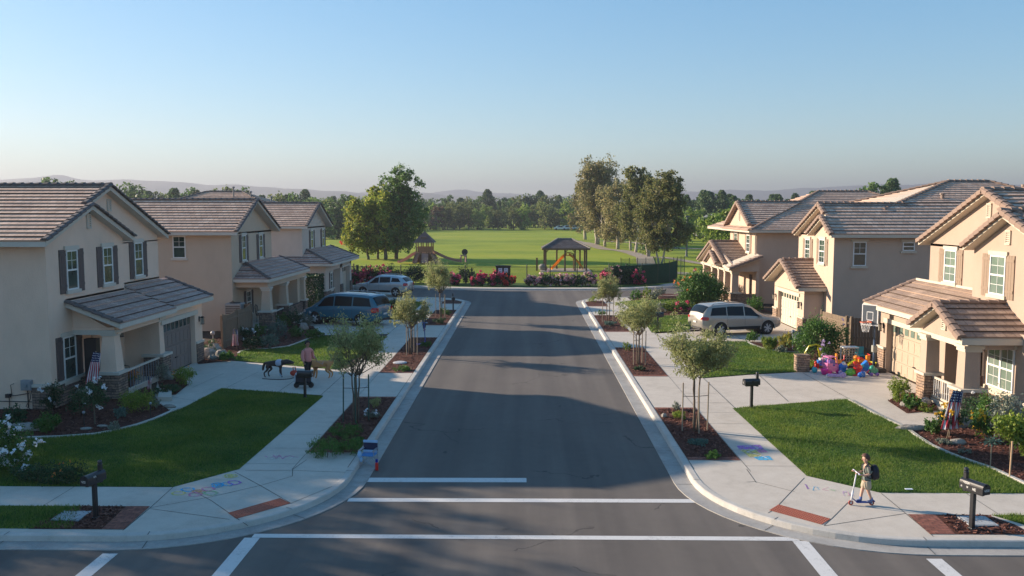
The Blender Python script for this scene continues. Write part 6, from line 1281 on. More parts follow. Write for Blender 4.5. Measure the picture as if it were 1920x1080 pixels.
# ================================================================ STREET THINGS
def text_mb(mb, s, O, ax, size, m=0, w=.16):
    """small stroke lettering made of thin bars, for house numbers and box lettering"""
    F = {'0': [((0, 0), (0, 1)), ((0, 1), (.6, 1)), ((.6, 1), (.6, 0)), ((.6, 0), (0, 0))], '1': [((.3, 0), (.3, 1))], '2': [((0, 1), (.6, 1)), ((.6, 1), (.6, .5)), ((.6, .5), (0, .5)), ((0, .5), (0, 0)), ((0, 0), (.6, 0))], '3': [((0, 1), (.6, 1)), ((.6, 1), (.6, 0)), ((0, .5), (.6, .5)), ((0, 0), (.6, 0))],
         '4': [((0, 1), (0, .5)), ((0, .5), (.6, .5)), ((.6, 1), (.6, 0))], '5': [((.6, 1), (0, 1)), ((0, 1), (0, .5)), ((0, .5), (.6, .5)), ((.6, .5), (.6, 0)), ((.6, 0), (0, 0))], '6': [((.6, 1), (0, 1)), ((0, 1), (0, 0)), ((0, 0), (.6, 0)), ((.6, 0), (.6, .5)), ((.6, .5), (0, .5))], '8': [((0, 0), (0, 1)), ((0, 1), (.6, 1)), ((.6, 1), (.6, 0)), ((.6, 0), (0, 0)), ((0, .5), (.6, .5))],
         'A': [((0, 0), (0, .8)), ((0, .8), (.3, 1)), ((.3, 1), (.6, .8)), ((.6, .8), (.6, 0)), ((0, .45), (.6, .45))], 'N': [((0, 0), (0, 1)), ((0, 1), (.6, 0)), ((.6, 0), (.6, 1))], 'E': [((0, 0), (0, 1)), ((0, 1), (.6, 1)), ((0, .5), (.5, .5)), ((0, 0), (.6, 0))], 'I': [((.3, 0), (.3, 1))], 'L': [((0, 1), (0, 0)), ((0, 0), (.6, 0))], 'M': [((0, 0), (0, 1)), ((0, 1), (.3, .5)), ((.3, .5), (.6, 1)), ((.6, 1), (.6, 0))], 'U': [((0, 1), (0, 0)), ((0, 0), (.6, 0)), ((.6, 0), (.6, 1))], 'S': [((.6, 1), (0, 1)), ((0, 1), (0, .5)), ((0, .5), (.6, .5)), ((.6, .5), (.6, 0)), ((.6, 0), (0, 0))]}
    r, u, n = [Vector(a) for a in ax]; x = 0; O = Vector(O)
    for ch in s:
        for (a, b) in F.get(ch, []):
            A = O+r*((x+a[0])*size)+u*(a[1]*size); B = O+r*((x+b[0])*size)+u*(b[1]*size); d = (B-A); l = d.length; d.normalize(); e = n.cross(d); q = size*w/2
            mb.add([A-d*q-e*q+n*.003, B+d*q-e*q+n*.003, B+d*q+e*q+n*.003, A-d*q+e*q+n*.003], [(0, 1, 2, 3)], m)
        x += .95
def mailbox(loc, label, rz, marks, s=1, finial=True, post_h=1.0):
    """door end faces local -y; body length along y"""
    t = thing('mailbox', label, 'mailbox', loc, rz, 'black post mailboxes along the street'); t.scale = (s*.80,)*3
    p = MB(); p.box((-.055, .055), (-.055, .055), (-.05, post_h)); p.box((-.08, .08), (-.08, .08), (-.0, .05)); 
    if finial: p.box((-.05, .05), (.2, .3), (post_h-.02, post_h+.50)); p.lathe((0, .25, post_h+.48), [(.05, 0), (.075, .02), (.055, .05), (.07, .08), (.06, .12), (.02, .15)], 12)
    p.obox((0, 0, 0), ((1, 0, 0), (0, 1, 0), (0, 0, 1)), (-.045, .045), (-.3, .3), (post_h, post_h+.06)); p.build('post', M['black'], t, local=True, bev=.006)
    b = MB(); pr = [(-.13, 0), (.13, 0), (.13, .16)]+[(.13*cos(a), .16+.12*sin(a)) for a in [pi*k/10 for k in range(1, 10)]]+[(-.13, .16)]
    z0 = post_h+.062; b.prism([(x, -.36, z0+z) for x, z in pr], (0, .70, 0)); bo = b.build('box', M['black'], t, local=True, bev=.006)
    d = MB(); d.prism([(x*1.06, -.385, z0-.006+z*1.04) for x, z in pr], (0, .03, 0)); d.box((-.02, .02), (-.41, -.385), (z0+.22, z0+.26)); do = d.build('door', M['black'], t, local=True)
    f = MB(); f.box((.134, .142), (-.05, -.02), (z0+.05, z0+.22)); f.box((.134, .142), (-.05, .07), (z0+.17, z0+.22)); f.build('flag', flat('mail_flag_red', (.35, .03, .02), .5) if 'red' in marks else M['black'], t, local=True)
    w = MB(); text_mb(w, marks['end'], (-.085, -.386, z0+.085), ((1, 0, 0), (0, 0, 1), (0, -1, 0)), .052)
    for sx, key in ((-1, 'west'), (1, 'east')):
        if key in marks:
            for (s_, u, v, sz) in marks[key]:
                # read left to right from outside
                O = (sx*.1305, -u*sx if sx < 0 else u, z0+v); ax = ((0, -sx*-1 if sx > 0 else -1, 0), (0, 0, 1), (sx, 0, 0)); text_mb(w, s_, (sx*.1305, (u if sx > 0 else -u), z0+v), ((0, 1 if sx > 0 else -1, 0), (0, 0, 1), (sx, 0, 0)), sz)
    w.build('lettering', flat('letter_white', (.75, .75, .72), .6), t, local=True)
    return t
mailbox((-9.74, 18.67, .13), 'black mailbox at the lower left corner of the photo, seen from its numbered door end', rad(-14), dict(end='420', east=[('NAL', -.16, .17, .045)]), 1.0)
mb_ = mailbox((9.79, 18.3, .13), 'black mailbox at the lower right of the photo, white lettering on its side', rad(22), dict(end='4208', west=[('420A', -.2, .17, .05), ('A', -.28, .05, .045), ('N', -.1, .06, .05), ('NE', .08, .05, .06)]), 1.03)
mailbox((8.0, 29.8, .13), 'black mailbox at the corner of the near right lawn and driveway', rad(-78), dict(end='10', west=[('00', -.3, .06, .05)]), 1.0, True, .98)
t = mailbox((-8.2, 31.2, .13), 'black mailbox with white marks at the near left driveway, in front of the dog walker', rad(84), dict(end='28', east=[('ANE', -.26, .10, .07), ('0', .1, .02, .09)]), 1.0, False, .95)
mailbox((7.62, 48.8, .13), 'dark mailbox behind the middle right street tree at the far driveway corner', rad(80), dict(end='1'), 1.1, True, .95)
mailbox((-5.0, 58.8, .13), 'dark mailbox past the far left street tree near the street end', rad(10), dict(end='1'), 1.0, True, .9)
mailbox((-14.1, 74.6, .13), 'small dark mailbox between the far left garage and the silver car', rad(10), dict(end='1'), 1.0, False, .8)
# utility covers
for (x, y, lab) in ((-10.35, 18.75, 'grey utility cover in the mulch beside the left mailbox'), (10.15, 18.75, 'grey utility cover in the mulch beside the right mailbox')):
    u = MB(); u.box((x-.32, x+.32), (y-.3, y+.3), (.135, .168)); u.box((x-.27, x+.27), (y-.25, y-.01), (.168, .173)); u.box((x-.27, x+.27), (y+.01, y+.25), (.168, .173)); tag(u.build('utility_cover', flat('cover_grey', (.36, .38, .39), .8)), lab, 'utility cover')
u = MB(); u.lathe((*P(750, 681), .14), [(.32, 0), (.33, .03), (.24, .06), (0.02, .07)], 16); tag(u.build('valve_cover', flat('cover_pale', (.42, .42, .44), .8)), 'round pale valve cover in the mulch of the second left strip', 'valve cover')
# blue folding chair-like toy stroller at the kerb
M['tblue'] = flat('blue_fabric', (.06, .24, .52), .7); M['tlblue'] = flat('light_blue', (.30, .48, .68), .6); M['navy'] = flat('navy_fabric', (.012, .02, .06), .8); M['redp'] = flat('red_plastic', (.65, .02, .015), .35)
t = thing('folding_chair', 'small blue folding camp chair standing at the left kerb by the stop line', 'chair', (-4.36, 23.2, .02), rad(-8), None, .84); c = MB(); S2 = .24
c.tube([(-S2, -.2, .0), (S2, -.2, .36)], .011, 6); c.tube([(S2, -.2, .0), (-S2, -.2, .36)], .011, 6); c.tube([(-S2, .2, 0), (S2, .2, .36)], .011, 6); c.tube([(S2, .2, 0), (-S2, .2, .36)], .011, 6)
for sx in (-1, 1): c.tube([(sx*S2, -.2, 0), (sx*S2, .22, .36)], .011, 6); c.tube([(sx*S2, .2, 0), (sx*S2, -.2, .36)], .011, 6); c.tube([(sx*S2, .22, 0), (sx*S2, .24, .74)], .012, 6); c.tube([(sx*S2, -.2, .3), (sx*S2, -.2, .52)], .011, 6); c.box((sx*S2-.04, sx*S2+.04), (-.24, .24), (.52, .545))
c.build('frame', flat('chair_frame', (.30, .34, .38), .4, .5), t, local=True, smooth=False)
c = MB(); c.box((-S2, S2), (-.2, .21), (.34, .37)); c.build('seat', M['tblue'], t, local=True, bev=.01); c = MB(); c.box((-S2, S2), (.2, .24), (.42, .76)); c.build('backrest', M['navy'], t, local=True, bev=.01); c = MB(); c.box((-S2-.01, S2+.01), (.19, .25), (.70, .78)); c.box((-S2, S2), (.17, .2), (.38, .46)); c.build('back_trim', M['tlblue'], t, local=True, bev=.01)
u = MB(); u.lathe((-4.05, 22.72, .02), [(.04, 0), (.045, .02), (.045, .19), (.03, .22)], 12); o = u.build('bottle', M['redp'], None); tag(o, 'red bottle with a blue cap standing in the gutter below the blue chair', 'bottle')
u = MB(); u.lathe((-4.05, 22.72, .24), [(.032, 0), (.036, .01), (.036, .08), (.02, .09)], 12); q = u.build('cap', flat('cap_blue', (.01, .02, .25), .4), None); q.parent = o
u = MB(); u.ball((-4.58, 23.05, .36), .08, 8, sc=(.8, .8, 1.5)); u.ball((-4.54, 23.05, .22), .06, 8, sc=(.8, .8, 1.3)); tag(u.build('cloth_bag', M['tlblue'], None, smooth=True), 'light blue cloth bag hanging at the left arm of the kerbside chair', 'bag')
# scooter in the second strip
def scooter(name, label, loc, rz, h, mdeck, mtube, mwheel, scale=1, grip=None, L=.58):
    t = thing(name, label, 'scooter', loc, rz); t.scale = (scale,)*3
    d = MB(); d.box((-L/2, L/2-.06), (-.055, .055), (.065, .09)); d.obox((L/2-.08, 0, .085), (Vector((.8, 0, .6)), Vector((0, 1, 0)), Vector((-.6, 0, .8))), (0, .12), (-.03, .03), (-.012, .012)); d.build('deck', mdeck, t, local=True, bev=.008)
    c = MB(); c.tube([(L/2+.05, 0, .1), (L/2+.02, 0, .35)], .022, 10); c.tube([(L/2+.02, 0, .33), (L/2-.05, 0, h)], .016, 10); co = c.build('steering_column', mtube, t, local=True, smooth=True)
    b = MB(); b.tube([(L/2-.05, -.17, h), (L/2-.05, .17, h)], .012, 8); b.build('handlebar', mtube, t, local=True)
    g = MB(); g.tube([(L/2-.05, -.2, h), (L/2-.05, -.1, h)], .017, 8); g.tube([(L/2-.05, .1, h), (L/2-.05, .2, h)], .017, 8); g.build('grip', grip or M['plast'], t, local=True)
    for x, w in ((L/2+.06, .03), (-L/2-.01, .03)):
        k = MB(); k.lathe((x, 0, .06), [(.05, -w/2), (.06, -w/2+.006), (.06, w/2-.006), (.05, w/2)], 18, ax='y'); ko = k.build('wheel', mwheel, t, local=True, smooth=True); k2 = MB(); k2.lathe((x, 0, .06), [(.028, -w/2-.004), (.028, w/2+.004)], 12, ax='y'); k2.build('hub', M['rim'], ko, local=True)
    f = MB(); f.tube([(-L/2-.08, 0, .09), (-L/2-.03, 0, .135), (-L/2+.04, 0, .11)], [.02, .022, .02], 6); f.build('mudguard', mdeck, t, local=True); return t
M['purple'] = flat('purple_plastic', (.10, .05, .30), .4); M['teal'] = flat('teal_plastic', (.02, .32, .40), .35)
scooter('scooter', 'upright purple and blue kick scooter in the second left planting strip', (-5.38, 43.6, .14), rad(60), 1.05, M['purple'], flat('scooter_blue', (.03, .06, .30), .4), M['purple'], 1.1, M['tlblue'])
# flags
def flag(name, label, base, top, size, rz, m, droop=.55, cat='flag'):
    """pole from base to top, cloth hanging from the top end in folds"""
    t = thing(name, label, cat, base); p = MB(); b = Vector((0, 0, 0)); tp = Vector(top)-Vector(base); p.tube([b, tp], .013, 8); p.ball(tp, .025, 8); p.build('pole', M['stake'], t, local=True, smooth=True)
    hgt, wid = size; nx, nz = 26, 40; cl = MB(); vs = []; uv = []
    dx = Vector((cos(rz), sin(rz), 0)); dy = Vector((-sin(rz), cos(rz), 0))
    for j in range(nz+1):
        v = j/nz
        for i in range(nx+1):
            u = i/nx; x = (u-.35)*wid*(.34+.20*v)-v*hgt*(.22 if hgt > .9 else .05); fold = .035*sin(u*14+v*2)+.02*sin(u*31+1+v*3)
            q = tp+dx*x+dy*(fold*(.4+v))+Vector((0, 0, -v*hgt-.05*u*(1-v))); vs.append(q); uv.append((u, 1-v))
    fs = [(j*(nx+1)+i, j*(nx+1)+i+1, (j+1)*(nx+1)+i+1, (j+1)*(nx+1)+i) for j in range(nz) for i in range(nx)]
    cl.add(vs, fs, 0, [[uv[k] for k in f] for f in fs]); cl.build('cloth', m, t, local=True, smooth=True); return t
def flag_mat():
    m, t, b = mat('flag_cloth'); N = t.nodes; L = t.links; setc(b, (1, 1, 1), .8); uv = N.new('ShaderNodeUVMap'); sp = N.new('ShaderNodeSeparateXYZ'); L.new(uv.outputs[0], sp.inputs[0])
    def M2(op, a, bb=None):
        n = N.new('ShaderNodeMath'); n.operation = op
        for k, v in enumerate((a, bb)):
            if v is None: continue
            if hasattr(v, 'links'): L.new(v, n.inputs[k])
            else: n.inputs[k].default_value = v
        return n.outputs[0]
    # hanging flag: stripes run down the cloth, blue field with white dots at the top
    st = M2('GREATER_THAN', M2('FRACT', M2('MULTIPLY', M2('ADD', sp.outputs[0], M2('MULTIPLY', sp.outputs[1], .25)), 5.0)), .5)
    mx = N.new('ShaderNodeMix'); mx.data_type = 'RGBA'; mx.inputs[6].default_value = (.42, .02, .04, 1); mx.inputs[7].default_value = (.62, .60, .62, 1); L.new(st, mx.inputs[0])
    fx = M2('SUBTRACT', M2('FRACT', M2('MULTIPLY', sp.outputs[0], 6)), .5); fy = M2('SUBTRACT', M2('FRACT', M2('MULTIPLY', sp.outputs[1], 14)), .5); dd = M2('ADD', M2('MULTIPLY', fx, fx), M2('MULTIPLY', fy, fy)); star = M2('LESS_THAN', dd, .055)
    cb = N.new('ShaderNodeMix'); cb.data_type = 'RGBA'; cb.inputs[6].default_value = (.012, .018, .08, 1); cb.inputs[7].default_value = (.6, .6, .65, 1); L.new(star, cb.inputs[0])
    top = M2('MULTIPLY', M2('GREATER_THAN', sp.outputs[1], .70), M2('LESS_THAN', sp.outputs[0], .90)); fin = N.new('ShaderNodeMix'); fin.data_type = 'RGBA'; L.new(top, fin.inputs[0]); L.new(mx.outputs[2], fin.inputs[6]); L.new(cb.outputs[2], fin.inputs[7]); L.new(fin.outputs[2], b.inputs['Base Color']); return m
M['flag'] = flag_mat()
flag('flag', 'large stars and stripes flag hanging beside the first left porch column', (-15.75, 30.35, .14), (-15.35, 29.95, 2.05), (1.15, .75), .35, M['flag'])
flag('small_flag', 'tiny stars and stripes flag in the left bed near the porch railing', (*P(287, 745), .14), (P(281, 745)[0], P(281, 745)[1], .95), (.5, .3), .3, M['flag'])
flag('small_flag', 'stars and stripes flag leaning in the bed by the left wooden fence', (*P(445, 658), .14), (P(441, 657)[0], P(441, 657)[1], 1.22), (.85, .62), .3, M['flag'])
flag('flag', 'large stars and stripes flag hanging in front of the right porch railing', (*P(1775, 824), .14), (P(1790, 824)[0], P(1790, 824)[1], 1.66), (1.2, 1.0), .1, M['flag'])
# fences
def board_fence(name, label, pts, h, posts=True, dip=0, gate=False):
    t = thing(name, label, 'fence', (pts[0][0], pts[0][1], .12)); b = MB(); rg_ = random.Random(len(pts)*7)
    for (x0, y0), (x1, y1) in zip(pts, pts[1:]):
        d = Vector((x1-x0, y1-y0, 0)); L = d.length; d.normalize(); n = Vector((-d.y, d.x, 0)); k = int(L/.14)
        for i in range(k):
            u = (i+.5)/k; hh = h+dip*(2*u-1)**2+rg_.uniform(-.01, .01); b.obox((x0, y0, .12), (d, Vector((0, 0, 1)), n), (L*i/k+.010, L*(i+1)/k-.010), (0, hh), (-.01+rg_.uniform(-.003, .003), .01))
        for z in (.3, h-.3): b.obox((x0, y0, .12), (d, Vector((0, 0, 1)), n), (0, L), (z, z+.09), (-.05, -.012))
    b.build('boards', M['wood'], t)
    for x, y in pts:
        p = MB(); p.box((x-.055, x+.055), (y-.055, y+.055), (.1, h+.2)); p.build('post', M['wood'], t)
    return t
board_fence('wooden_fence', 'weathered board fence with a curved top between the two nearest left houses', [(-15.2, 42.2), (-15.25, 44.6), (-15.4, 47.4), (-16.9, 48.7)], 1.65, dip=.15)
board_fence('wooden_fence', 'weathered board fence and gate between the two nearest right houses', [(15.15, 43.5), (15.45, 40.9), (15.6, 40.7), (19.5, 40.6)], 1.85)
M['chain'] = None
def mesh_mat(name, c, op):
    m, t, b = mat(name); setc(b, c, .6, .2); N = t.nodes; L = t.links; tr = N.new('ShaderNodeBsdfTransparent'); mx = N.new('ShaderNodeMixShader'); g = N.new('ShaderNodeTexCoord')
    n = N.new('ShaderNodeTexNoise'); n.inputs['Scale'].default_value = 3; L.new(g.outputs['Object'], n.inputs['Vector']); mr = N.new('ShaderNodeMapRange'); mr.inputs[3].default_value = op-.1; mr.inputs[4].default_value = op+.1; L.new(n.outputs[0], mr.inputs[0])
    L.new(mr.outputs[0], mx.inputs[0]); L.new(tr.outputs[0], mx.inputs[1]); L.new(b.outputs[0], mx.inputs[2]); L.new(mx.outputs[0], N['Material Output'].inputs[0]); return m
M['chain'] = mesh_mat('chain_link', (.05, .07, .05), .25); M['screen'] = noisy('green_screen', [(.006, .035, .022), (.012, .06, .038)], [(.6, .5), (5, .5)], .85, .3, 5, .02, .2, 'World'); M['greenm'] = mesh_mat('green_mesh', (.03, .16, .08), .35); M['fpost'] = flat('fence_post_green', (.02, .03, .025), .6)
t = thing('chain_link_fence', 'long dark chain-link park fence running behind the rose bushes', 'fence', (0, 80.6, .1)); fx = [-17, -15.1, -11.8, -8.9, -5.7, -2.6, .15, 1.75+.6, 4.9, 7.9]; y_ = 80.6
m_ = MB(); m_.poly([(-30, y_, .15), (7.9, y_, .15), (7.9, y_, 1.72), (-30, y_, 1.72)]); m_.build('wire_mesh', M['chain'], t)
rl = MB(); rl.tube([(-30, y_, 1.75), (7.9, y_, 1.75)], .03, 6); rl.build('top_rail', M['fpost'], t)
for x in [-29, -26, -23, -20]+fx: p = MB(); p.tube([(x, y_, .05), (x, y_, 1.9)], .05, 7); p.lathe((x, y_, 1.9), [(.07, 0), (.05, .06)], 7); p.build('post', M['fpost'], t)
t = thing('screened_fence', 'dark green windscreen fence curving away at the right end of the park', 'fence', (8, 80.6, .1)); sp_ = [(7.9, 80.4), (9.5, 80.2), (11, 80.4), (12.6, 81.2), (13.9, 82.4), (14.9, 84.0)]
sc_ = MB(); n = len(sp_); hs = [1.75, 1.78, 1.82, 1.88, 1.95, 2.05]; sc_.add([(x, y, .12) for x, y in sp_]+[(x, y, .12+z) for (x, y), z in zip(sp_, hs)], [(i, i+1, n+i+1, n+i) for i in range(n-1)]); sc_.build('screen', M['screen'], t)
for (x, y), z in zip(sp_, hs): p = MB(); p.tube([(x, y+.05, .05), (x, y+.05, z+.3)], .045, 7); p.build('post', M['fpost'], t)
gp = [(9.5, 84.8), (12, 85), (15, 86.4), (16.4, 88)]; t2 = thing('mesh_fence', 'light green see-through mesh fence behind the dark windscreen', 'fence', (12, 85, .1)); gm_ = MB(); n = 4; gm_.add([(x, y, .1) for x, y in gp]+[(x, y, 2.3) for x, y in gp], [(i, i+1, n+i+1, n+i) for i in range(n-1)]); gm_.build('wire_mesh', M['greenm'], t2)
for k in range(10): u = k/9*3; i = min(2, int(u)); f = u-i; x = gp[i][0]*(1-f)+gp[i+1][0]*f; y = gp[i][1]*(1-f)+gp[i+1][1]*f; p = MB(); p.tube([(x, y, 0), (x, y, 2.4)], .035, 6); p.build('post', M['fpost'], t2)
# notice board
t = thing('notice_board', 'black framed notice board with white papers before the park fence', 'sign', (-2.05, 79.3, .13)); b = MB(); b.box((-2.72, -2.62), (79.25, 79.33), (.1, 1.95)); b.box((-1.48, -1.38), (79.25, 79.33), (.1, 1.95)); b.box((-2.78, -1.32), (79.22, 79.36), (1.88, 1.98)); b.box((-2.62, -1.48), (79.27, 79.31), (.5, 1.88)); b.build('frame', M['black'], t)
for x0, x1, z0, z1 in ((-2.5, -2.15, 1.3, 1.72), (-1.98, -1.62, 1.32, 1.72), (-2.05, -1.75, .62, 1.02), (-2.5, -2.38, .95, 1.3)): p = MB(); p.box((x0, x1), (79.24, 79.262), (z0, z1)); po = p.build('paper', flat('paper_white', (.62, .68, .75), .8), t); k = MB(); k.box((x0+.06, x1-.10), (79.232, 79.2385), (z1-.12, z1-.08)); k.box((x0+.05, x1-.05), (79.232, 79.2385), (z0+.1, z0+.14)); k.build('print', M['black'], po)
# lamp post, park bits
t = thing('lamp_post', 'slim grey lamp post standing on the grass right of the gum trees', 'lamp post', (23.5, 124.7, .15)); p = MB(); p.tube([(0, 0, 0), (0, 0, 6.0)], [.16, .10], 10); p.lathe((0, 0, 0), [(.25, 0), (.25, .3), (.16, .4)], 10); p.build('post', flat('lamp_grey', (.12, .14, .15), .5), t, local=True); p = MB(); p.box((-.25, .35), (-.12, .12), (5.95, 6.15)); p.build('lamp_head', flat('lamp_grey', (.12, .14, .15), .5), t, local=True)
t = thing('park_sign', 'small dark round-headed sign on a post right of the playhouse', 'sign', (-8.2, 115.5, .2)); p = MB(); p.tube([(0, 0, 0), (0, 0, 1.1)], .06, 7); p.build('post', flat('lamp_grey', (.12, .14, .15), .5), t, local=True); p = MB(); p.lathe((0, -.05, 1.25), [(.42, 0), (.42, .08)], 12, ax='y'); p.build('panel', M['dark'], t, local=True)
p = MB(); p.tube([(0, 0, 0), (0, 0, 1.3)], .15, 8); o = p.build('post_box', M['dark'], None); o.location = (-17.5, 88.5, .1); p = None; tag(o, 'short dark post standing behind the fence at left', 'post')
for k in range(8):
    p = MB(); p.tube([(0, 0, 0), (.02, 0, .9+.12*(k % 3))], .09, 6); o = p.build('timber_post', M['bark'], None); o.location = (-23.4+k*.9, 93+.1*k, .1); tag(o, ('leftmost', 'second', 'third', 'fourth', 'fifth', 'sixth', 'seventh', 'rightmost')[k]+' short timber post of the row behind the left end of the park fence', 'post', 'timber posts behind the fence at left')
# ---- playhouse
t = thing('playhouse', 'wooden playhouse tower with pyramid roof and two slides in the park', 'playground', (-13.3, 112.8, .15), 0, None, 1.12); M['pwood'] = flat('play_wood', (.30, .15, .09), .8); M['proof'] = flat('play_roof', (.13, .085, .08), .85); M['pslide'] = flat('slide_salmon', (.42, .22, .17), .5)
b = MB(); b.box((-.95, .95), (-.95, .95), (1.1, 1.22)); b.build('platform', M['pwood'], t, local=True)
for x in (-.9, -.3, .3, .9):
    for y in (-.9, .9): p = MB(); p.box((x-.06, x+.06), (y-.06, y+.06), (0, 2.45)); p.build('post', M['pwood'], t, local=True)
b = MB(); a = [(-1.25, -1.25, 2.42), (1.25, -1.25, 2.42), (1.25, 1.25, 2.42), (-1.25, 1.25, 2.42)]; c = [(-.95, -.95, 2.75), (.95, -.95, 2.75), (.95, .95, 2.75), (-.95, .95, 2.75)]; b.add(a+c, [(3, 2, 1, 0)]+[(i, (i+1) % 4, (i+1) % 4+4, i+4) for i in range(4)]); b.add(c+[(0, 0, 3.75)], [(0, 1, 4), (1, 2, 4), (2, 3, 4), (3, 0, 4)]); b.box((-.35, .35), (-.9, -.6), (2.85, 3.1)); b.build('roof', M['proof'], t, local=True)
for y in (-.95, .9):
    b = MB(); 
    for k in range(12): x = -.9+1.8*(k+.5)/12; b.box((x-.045, x+.045), (y, y+.04), (1.2, 1.85))
    b.box((-.95, .95), (y-.02, y+.06), (1.82, 1.9)); b.build('guard_rail', M['pwood'], t, local=True)
b = MB(); b.box((-.9, .9), (-.7, -.62), (.05, 1.05)); b.box((-.9, -.82), (-.7, .8), (.05, 1.05)); b.box((.82, .9), (-.7, .8), (.05, 1.05)); b.build('wall_panel', M['pwood'], t, local=True)
def slide(name, pts, w, m, par):
    mb = MB(); v = [Vector(p) for p in pts]; d = (v[-1]-v[0]); d.z = 0; d.normalize(); s_ = Vector((-d.y, d.x, 0))*w/2; up = Vector((0, 0, .18)); rows = []
    for p in v: rows += [p-s_+up, p-s_, p+s_, p+s_+up]
    th = [q-Vector((0, 0, .07)) for q in rows]; n = len(v)
    mb.add(rows, [(i*4+j, (i+1)*4+j, (i+1)*4+j+1, i*4+j+1) for i in range(n-1) for j in range(3)]); mb.add(th, [(i*4+j, (i+1)*4+j, (i+1)*4+j+1, i*4+j+1) for i in range(n-1) for j in range(3)]); return mb.build(name, m, par, local=True)
slide('slide', [(-.9, -.5, 1.2), (-1.4, -.7, .95), (-2.1, -1.0, .45), (-2.7, -1.2, .18), (-3.0, -1.25, .15)], .9, M['pslide'], t); slide('slide', [(.1, -.9, 1.2), (.15, -1.3, .8), (.2, -1.9, .3), (.2, -2.3, .12)], .8, M['pslide'], t); slide('slide', [(-.7, -.9, 1.2), (-.8, -1.3, .8), (-.9, -1.8, .3), (-.95, -2.1, .12)], .55, M['pwood'], t); slide('slide', [(.8, -.8, 1.2), (1.2, -1.2, .8), (1.5, -1.7, .3), (1.6, -2.0, .12)], .6, M['pwood'], t); slide('slide', [(.95, .2, 1.3), (1.7, 0, .95), (2.6, -.2, .55), (3.6, -.4, .3), (4.2, -.5, .2)], .55, M['pslide'], t)
b = MB(); b.tube([(4.3, -.5, .1), (4.3, -.5, .9), (4.9, -.5, .9), (4.9, -.5, .1)], .12, 7); b.build('climbing_frame', M['pslide'], t, local=True)
# ---- pavilion
M['pavroof'] = tile_mat('pavilion_shingle', ((.12, .10, .10), (.17, .145, .14))); M['pavpost'] = flat('pavilion_post', (.13, .075, .05), .8)
t = thing('pavilion', 'open hip-roofed timber pavilion in the park with brown posts', 'pavilion', (4.65, 99.6, .14)); rb = MB(); fb = MB(); X0, X1, Ya, Yb, e, tp_ = -2.75, 2.75, -2.3, 2.3, 2.6, 3.62
roof_poly(rb, [(X0, Ya, e), (X1, Ya, e), (.75, 0, tp_), (-.9, 0, tp_)], fb, .3, .03); roof_poly(rb, [(X1, Yb, e), (X0, Yb, e), (-.9, 0, tp_), (.75, 0, tp_)], fb, .3, .03); roof_poly(rb, [(X0, Yb, e), (X0, Ya, e), (-.9, 0, tp_)], fb, .3, .03); roof_poly(rb, [(X1, Ya, e), (X1, Yb, e), (.75, 0, tp_)], fb, .3, .03)
ro = rb.build('roof', M['pavroof'], t, local=True); fb.build('fascia', M['pavpost'], ro, local=True); rg_ = MB(); edge_tiles(rg_, (X1, Ya, e), (.75, 0, tp_), w=.22); edge_tiles(rg_, (X0, Ya, e), (-.9, 0, tp_), w=.22); edge_tiles(rg_, (-.9, 0, tp_), (.75, 0, tp_), w=.22); rg_.build('ridge_tiles', flat('pav_ridge', (.30, .26, .22), .8), ro, local=True)
for x, y in ((-2.3, -1.9), (-2.4, 1.9), (-.1, -1.9), (-.9, 1.9), (1.05, -1.9), (1.85, 1.9), (2.35, -1.9), (2.4, 1.9)):
    p = MB(); p.box((x-.09, x+.09), (y-.09, y+.09), (0, 2.5)); p.tube([(x, y, 2.1), (x+(.35 if x < 0 else -.35), y, 2.5)], .05, 5); p.box((x-.12, x+.12), (y-.12, y+.12), (0, .12)); p.build('post', M['pavpost'], t, local=True)
b = MB(); b.box((-2.9, 2.9), (-2.5, 2.5), (-.05, .03)); b.build('slab', M['concrete'], t, local=True)
t = thing('climbing_slide', 'yellow double slide with a dark arched top under the pavilion', 'slide', (4.9, 99.8, .17)); M['yel'] = flat('slide_yellow', (.78, .36, .03), .4)
slide('slide', [(-.15, -.2, 1.75), (-.6, -.3, 1.4), (-1.2, -.45, .75), (-1.65, -.55, .28), (-1.85, -.6, .12)], .6, M['yel'], t); slide('slide', [(.2, -.2, 1.75), (.6, -.25, 1.5), (1.15, -.35, .95), (1.65, -.45, .35), (1.8, -.5, .12)], .6, M['yel'], t)
p = MB(); p.tube([(-.25, -.3, 1.2), (-.3, -.3, 1.75), (-.1, -.3, 1.98), (.4, -.3, 1.98), (.75, -.3, 1.8), (.75, -.3, 1.2)], .06, 7); p.tube([(-.25, .3, 0), (-.25, .3, 1.9)], .05, 6); p.tube([(.75, .3, 0), (.75, .3, 1.9)], .05, 6); p.build('frame', M['pwood'], t, local=True)
b = MB(); b.box((-.3, .75), (-.3, .5), (1.62, 1.7)); b.build('platform', M['yel'], t, local=True)
b = MB(); b.ball((0, 0, .4), .42, 10, jit=.15, rng=random.Random(2)); b.ball((.3, .1, .3), .3, 8, jit=.15, rng=random.Random(3)); o = b.build('boulder', M['rock'], None, smooth=True); o.location = (2.0, 98.6, .1); tag(o, 'pale boulder by the left pavilion post', 'boulder')
p = MB(); p.box((-.1, .1), (-.1, .1), (0, 1.5)); o = p.build('timber_post', M['pavpost'], None); o.location = (1.35, 98.9, .1); tag(o, 'short square post left of the pavilion', 'post')
